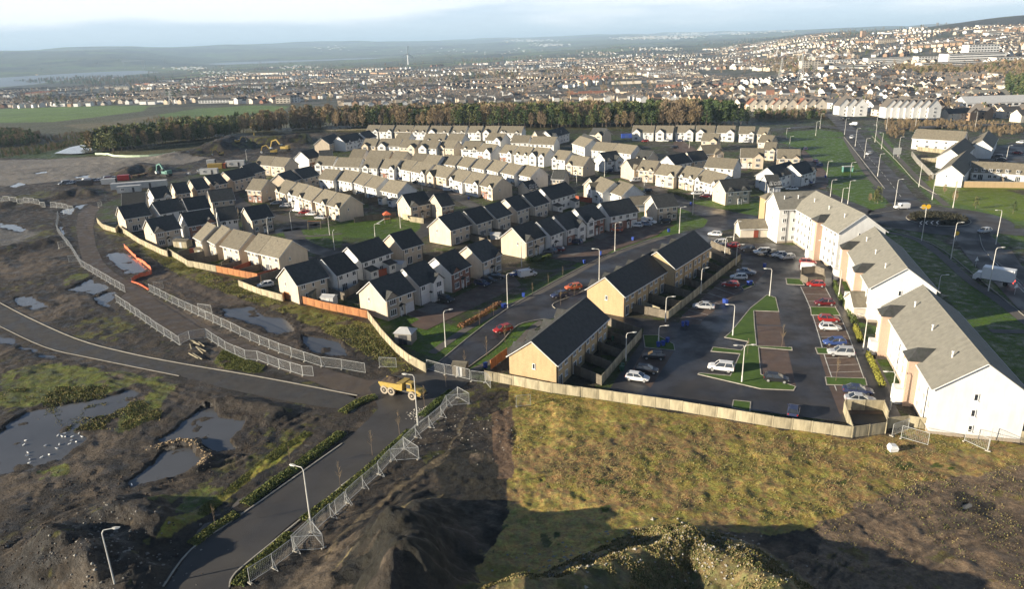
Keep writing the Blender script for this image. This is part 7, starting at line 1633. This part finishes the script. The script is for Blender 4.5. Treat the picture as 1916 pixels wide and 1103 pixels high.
for k, (x, y, z, a, L, W, he, wi, ri) in enumerate(town[:NT]):
    key = (round(L), round(W), round(he), wi, ri)
    if key not in _tc:
        b = MB(); town_house(b, key[0], key[1], he, wi, ri)
        for s in (-1, 1):
            for xx in (-.28, .28):
                for zz in ([.9] if he < 4 else [.9, 3.3]):
                    yy = s*(key[1]/2+.03); cx_ = xx*key[0]; b.add([(cx_-.6,yy,zz),(cx_+.6,yy,zz),(cx_+.6,yy,zz+1.2),(cx_-.6,yy,zz+1.2)], [(0,1,2,3)], 8)
        _tc[key] = b.mesh('house', [M[n_] for n_ in TM]+[M['glass']])
    side = 'left of the turbine' if PX(x, y, z)[0] < 764 else ('behind the wood' if PX(x, y, z)[0] < 1300 else 'right of the wood')
    o = obj('house', _tc[key], None, (x, y, z), a); tag(o, f"{WN[wi]} {'one' if he < 4 else 'two'} storey house with {RN[ri]} roof in the near town, {side}", 'house', f"{WN[wi]} town houses with {RN[ri]} roofs, {'low' if he < 4 else 'tall'}, {side}")
b = MB()
for (x, y, z, a, L, W, he, wi, ri) in town[NT:]: town_house(b, L, W, he, wi, ri, (x, y, z), a)
me = bpy.data.meshes.new('town'); me.from_pydata(b.v, [], b.f)
for n_ in TM: me.materials.append(M[n_])
me.polygons.foreach_set('material_index', b.m); me.update(); tag(obj('town', me), 'the mass of small houses of the town reaching to the far hills', 'town', None, 'stuff')
# trees among the houses
sp = []
while len(sp) < 2000:
    d = 600+rt.random()**1.1*4200; az = rt.uniform(-.64, .68); x, y = d*math.sin(az), d*math.cos(az)
    if (int(x//9), int(y//9)) in occ: continue
    z = hz(x, y); p, q = PX(x, y, z)
    if not (-250 < p < 2250) or not in_town(np.array([p]), np.array([q]))[0]: continue
    if inpoly(np.array([p]), np.array([q]), excl[0])[0]: continue
    sp.append((x, y, z, rt.uniform(.35, .8), rt.choice(['birch','tan','olive','birch'])))
mass('town_trees', sp, 'small leafless trees between the town houses', lo=1)
sp = []
for i in range(1500):                                   # hedgerow and roadside trees in the far country
    d = 1500+rt.random()**1.2*9000; az = rt.uniform(-.75, .75); x, y = d*math.sin(az), d*math.cos(az)
    if fbm(np.array([x/500]), np.array([y/300]), 3, 170)[0] < .06: continue
    z = hz(x, y)
    if z < -58: continue
    for j in range(4): sp.append((x+rt.gauss(0, 30), y+rt.gauss(0, 10), z-.5, rt.uniform(.7, 1.3), rt.choice(['birch','pine','birch'])))
mass('far_trees', sp, 'hedgerow trees of the far country', lo=1)
# large buildings in the town
def block(px, py, w, d, h, m, lab, rz=0.0, roof='rgrey', pitched=False, storeys=2, ang=None):
    q = GT(px, py)
    if q is None: return
    x, y, z = q; t = thing('large_building', lab, 'building', (x, y+d/2, z), rz); b = MB(); b.box(0,0,-3,w,d,h+3); b.build('wall', M[m], t)
    b = MB()
    if pitched: b.prism([(-d/2-.4,h-.1),(0,h+d*.28),(d/2+.4,h-.1)], -w/2-.4, w/2+.4)
    else: b.box(0,0,h,w+.6,d+.6,.5)
    b.build('roof', M[roof], t)
    for s in range(storeys):
        zz = h*(s+.35)/storeys; n = max(2, int(w/5)); 
        for i in range(n):
            if n <= 12: g = MB(); g.box((-.5+(i+.5)/n)*w, -d/2-.06, zz, w/n*.6, .12, h/storeys*.42); g.build('window', M['glass'], t)
        if n > 12: g = MB(); g.box(0, -d/2-.06, zz, w*.94, .12, h/storeys*.36); g.build('window_band', M['glass'], t)
block(1240,143,62,16,10,'white','long white three storey building with window bands in the middle of the town',.06,'rgrey',storeys=3)
block(1036,116,60,25,8,'white','white school building on the ridge in the middle of the town'); block(1070,113,50,20,7,'cream','cream building right of the white school')
block(705,191,22,12,8.5,'cream2','cream three storey flats left of the wood top',0,'rgrey',True,3); block(530,193,22,12,8.5,'cream2','pale square flats at left above the green field',0,'rgrey',True,3); block(548,192,15,12,8.5,'white','white flats beside the pale square flats',0,'rdark',True,3)
block(767,189,30,10,5,'white','long white row with dark roof just above the wood, left',0,'rdark',True); block(820,185,36,10,5.2,'cream','cream row with dormers above the wood',0,'rdark',True); block(870,184,34,10,5.2,'cream2','pale row just above the wood, centre left',0,'rgrey',True)
block(1009,185,32,11,6.5,'white','white hall with dark roof just above the wood',0,'rdark',True); block(1045,181,30,10,5,'cream','cream row with brown roof above the wood centre',0,'rgrey',True); block(1110,182,40,10,5.6,'cream2','pale row with red roof above the wood centre right',0,'rred',True); block(1200,184,36,10,5.6,'cream','cream gabled row above right part of the wood',0,'rgrey',True)
block(790,143,90,30,5,'cabin','low shed with long pale roof left of the town centre',0,'cabin'); block(228,168,40,20,9,'cream2','cream tall building in the far left town',0,'rgrey'); block(330,166,110,20,5,'cream','long low cream building in the far left town',0,'rgrey'); block(460,170,20,14,11,'white','white steep roofed flats in the left town',0,'rdark',True,3); block(480,171,20,14,11,'white','second white steep roofed flats in the left town',0,'rdark',True,3); block(505,171,18,14,11,'white','third white steep roofed flats in the left town',0,'rdark',True,3); block(400,193,50,10,5.2,'white','white terrace at the top edge of the green field',0,'rdark',True)
block(1403,125,70,20,7,'white','white school building left of the green pitch'); block(1350,128,70,18,6,'cream2','cream low building behind the green pitch'); block(1288,139,40,20,8,'cream2','grey cream building at left of the pitch')
block(1517,133,32,16,17,'cream2','tall cream block right of the pylon',0,'rgrey',False,5); block(1536,123,24,14,15,'cream','second tall cream block behind the first',0,'rgrey',False,5); block(1580,121,60,16,9,'white','white institutional wing, farthest left of the hospital range'); block(1610,131,90,16,8,'white','long low white institutional wing in front')
block(1665,121,80,18,12,'white','long white hospital wing with window bands',0,'rgrey',False,4); block(1655,131,70,14,5,'cream2','low cream wing below the long white hospital wing'); block(1826,121,90,26,17,'white','largest white hospital block with stepped top',0,'rgrey',False,5); block(1838,112,50,20,24,'white','upper white tower of the hospital',0,'rgrey',False,6); block(1779,131,90,18,11,'white','white lower hospital block at the front',0,'rgrey',False,3); block(1745,119,50,18,12,'white','white hospital block left of the largest',0,'rgrey',False,4); block(1900,118,60,20,9,'white','white block at the right edge behind hospital'); block(1845,133,12,14,9,'white','small white cube at the right end of hospital front')
block(1890,68,100,20,9,'white','white building high on the right hill'); block(1720,54,60,16,8,'white','long white building on the skyline of the right hill'); block(1850,52,60,16,8,'white','white building at the top right of the hill'); block(1660,80,50,16,9,'cream','cream building on the upper right hill'); block(1616,70,14,14,20,'buff2','brown tower block on the skyline of the right hill',0,'rgrey',False,8)
block(1779,187,34,30,5.5,'cabin','grey industrial shed with ribbed roof right of the houses',.5,'cabin'); block(1880,209,60,16,7,'white','large white gabled building at the right edge',0,'cabin',True); block(1855,190,30,14,6,'cream2','cream hall right of the grey shed',0,'rooff',True); block(1905,150,50,20,8,'cream2','cream long building at the right edge',0,'rgrey')
for i, x in enumerate([1408,1422,1441,1452,1466,1478,1500,1515,1533]):
    q = G(x, 204); t = thing('house', f"cream steep gabled house with brown roof, {ORD[i]} of the row right of the wood", 'house', (*q, -1.5), math.pi/2+rt.uniform(-.1,.1), 'steep gabled row right of the wood'); gabled(t, 8, 8.5, 5.5, math.radians(44), M['cream2'], M['rred' if i % 3 == 0 else 'rgrey'], fascia=False); window(t, -4.05, 0, 3.4, 1.4, 1.2, 2, -math.pi/2); window(t, -4.05, 0, .8, 1.8, 1.3, 2, -math.pi/2)
for i, x in enumerate([1575,1590,1605,1662,1674,1686,1698,1712,1726,1740]):
    q = G(x, 214 if x < 1620 else 217); t = thing('house', f"white three storey gabled house, {ORD[i]} from left beyond the far road junction", 'house', (*q, -1.0), math.pi/2+rt.uniform(-.05,.05), 'tall white gabled rows beyond the far junction'); gabled(t, 9, 8.8, 7.5, math.radians(48), M['white'], M['rgrey'], fascia=False)
    for s in range(3): window(t, -4.55, 0, .8+s*2.5, 1.6, 1.3, 2, -math.pi/2)
# wind turbine, pylons, shipyard crane
q = GT(764, 121); t = thing('wind_turbine', 'tall white wind turbine with three blades beyond the town', 'wind turbine', q, math.radians(25)); hh = 52
b = MB(); b.cyl((0,0,0), (0,0,hh), 3.0, 12, 0, 1.9); b.build('tower', M['bird'], t); b = MB(); b.box(0,1,hh-1.2,3,7,3); b.build('nacelle', M['bird'], t); h_ = MB(); h_.cyl((0,-4.4,hh+.3), (0,-2.4,hh+.3), 1.6, 10, 0, 1.6); hb = h_.build('hub', M['bird'], t)
for k in range(3):
    a = math.radians(83+120*k); c, s = math.cos(a), math.sin(a); b = MB(); L = 40
    b.loft([[(c*1-s*w, y_, hh+.3+s*1+c*w) for w, y_ in ((-3.6,-3.6),(3.6,-3.3),(3.6,-3.0),(-3.6,-3.2))], [(c*7-s*w, y_, hh+.3+s*7+c*w) for w, y_ in ((-3.6,-3.6),(4.0,-3.3),(4.0,-3.0),(-3.6,-3.2))], [(c*L-s*w, y_, hh+.3+s*L+c*w) for w, y_ in ((-2.6,-3.4),(2.6,-3.3),(2.6,-3.2),(-2.6,-3.3))]]); b.build('blade', M['bird'], hb)
def pylon(px, py, h, lab):
    q = GT(px, py); t = thing('pylon', lab, 'pylon', q, .2, 'electricity pylons in the town'); b = MB()
    def ring(z): w = 3.2*(1-z/h)**1.2+.5; return [(-w,-w,z),(w,-w,z),(w,w,z),(-w,w,z)]
    zs = [0,h*.2,h*.38,h*.54,h*.68,h*.8,h*.9,h]
    for a_, c_ in zip(zs[:-1], zs[1:]):
        A, C_ = ring(a_), ring(c_)
        for i in range(4): b.beam(A[i], C_[i], .28); b.beam(A[i], C_[(i+1) % 4], .18)
    b.build('tower_frame', M['steel'], t)
    for z in (h*.62, h*.76, h*.9): b = MB(); b.beam((-6,0,z), (6,0,z), .3); b.build('cross_arm', M['steel'], t)
pylon(1497,158,42,'lattice pylon above the trees right of the green pitch'); pylon(1458,160,26,'smaller pylon left of the main one'); pylon(1462,134,24,'distant thin pylon beside the pitch'); pylon(321,196,22,'thin mast at the top of the green field'); pylon(1045,70+58,20,'thin mast in the town centre')
q = GT(268, 129); t = thing('shipyard_crane', 'distant blue grey gantry crane on the shore of the firth', 'crane', q, 0); b = MB(); b.beam((-150,0,62), (25,0,62), 9); b.build('gantry_beam', M['car_grey'], t)
for x in (0, 18): b = MB(); b.beam((x,0,0), (x,0,60), 5); b.build('leg', M['car_grey'], t)
b = MB(); b.beam((-140,0,0), (-140,0,60), 4); b.build('leg', M['car_grey'], t)
# far settlements: pale specks across the water and on the plain
b = MB()
for (cx_, cy_, w_, h_, n_) in ((110,142,60,4,25),(180,146,60,5,30),(360,128,60,3,60),(520,70,40,5,10),(620,90,50,6,20),(985,76,60,3,90),(1030,84,50,4,60),(1240,70,90,4,200),(1300,64,60,4,130),(1370,62,60,3,80),(1180,72,60,3,60),(1450,58,60,4,40),(900,96,200,8,30),(1230,92,60,4,60),(1120,100,60,5,40),(420,136,80,5,60),(560,126,60,4,50)):
    for i in range(n_):
        q = GT(cx_+rt.gauss(0, w_*.4), cy_+rt.gauss(0, h_*.4))
        if q is None or q[2] < -59: continue
        d = math.hypot(q[0], q[1]); s = d/1400; b.box(q[0], q[1], q[2]-2, s*rt.uniform(1.2,3.2), 12, s*rt.uniform(.7,1.3)+2, rt.choice([0,0,0,1]), rt.uniform(-.3,.3))
me = bpy.data.meshes.new('far_settlements'); me.from_pydata(b.v, [], b.f); me.materials.append(M['white']); me.materials.append(M['cream']); me.polygons.foreach_set('material_index', b.m); me.update(); tag(obj('far_settlements', me), 'distant pale buildings of far towns on the horizon plain', 'town', None, 'stuff')
# post and rail fence along the wood
P = smoothline(GP(wl[:9]), 3); b = MB(); t = thing('rail_fence', 'pale post and rail fence running along the foot of the wood', 'fence', (0,0,0))
for i, (p, q) in enumerate(zip(P[:-1], P[1:])):
    n_ = max(1, int(math.hypot(q[0]-p[0], q[1]-p[1])/4))
    for k in range(n_):
        f = k/n_; x, y = p[0]+(q[0]-p[0])*f, p[1]+(q[1]-p[1])*f-2.5; x2, y2 = p[0]+(q[0]-p[0])*(f+1/n_), p[1]+(q[1]-p[1])*(f+1/n_)-2.5; z, z2 = hz(x, y), hz(x2, y2); b.box(x, y, z, .14, .14, 1.4); b.beam((x,y,z+1.2),(x2,y2,z2+1.2),.12); b.beam((x,y,z+.7),(x2,y2,z2+.7),.12)
tag(b.build('rails', M['fc'], t), None, None, None, 'stuff')
P = smoothline(GP(Z1((530,858),(600,862),(640,876),(780,878),(980,866))), 4); b = MB()
for p, q in zip(P[:-1], P[1:]): b.add([(p[0],p[1],hz(*p)),(q[0],q[1],hz(*q)),(q[0],q[1],hz(*q)+1.1),(p[0],p[1],hz(*p)+1.1),(p[0],p[1]+.08,hz(*p)),(q[0],q[1]+.08,hz(*q)),(q[0],q[1]+.08,hz(*q)+1.1),(p[0],p[1]+.08,hz(*p)+1.1)], [(0,1,2,3),(7,6,5,4),(3,2,6,7)])
M['silt'] = mat('pale_green_sheeting', (.50,.62,.42), .7, .1, 1); tag(b.build('silt_barrier', M['silt']), 'pale green sheet barrier lying along the edge of the flat ground by the pond', 'barrier')
# ------------------------------------------------------------------ haze
hb = MB(); hb.box(0, 22000, -95, 96000, 50000, 480)
hm = bpy.data.materials.new('haze_air'); hm.use_nodes = True; nt = hm.node_tree; nt.nodes.clear(); o_ = nt.nodes.new('ShaderNodeOutputMaterial'); pv = nt.nodes.new('ShaderNodeVolumePrincipled')
pv.inputs['Color'].default_value = (.55,.76,1.0,1); pv.inputs['Density'].default_value = 7.5e-5; pv.inputs['Anisotropy'].default_value = .0; nt.links.new(pv.outputs[0], o_.inputs['Volume'])
if True:
    hz_ = hb.build('haze', hm); hz_['kind'] = 'stuff'
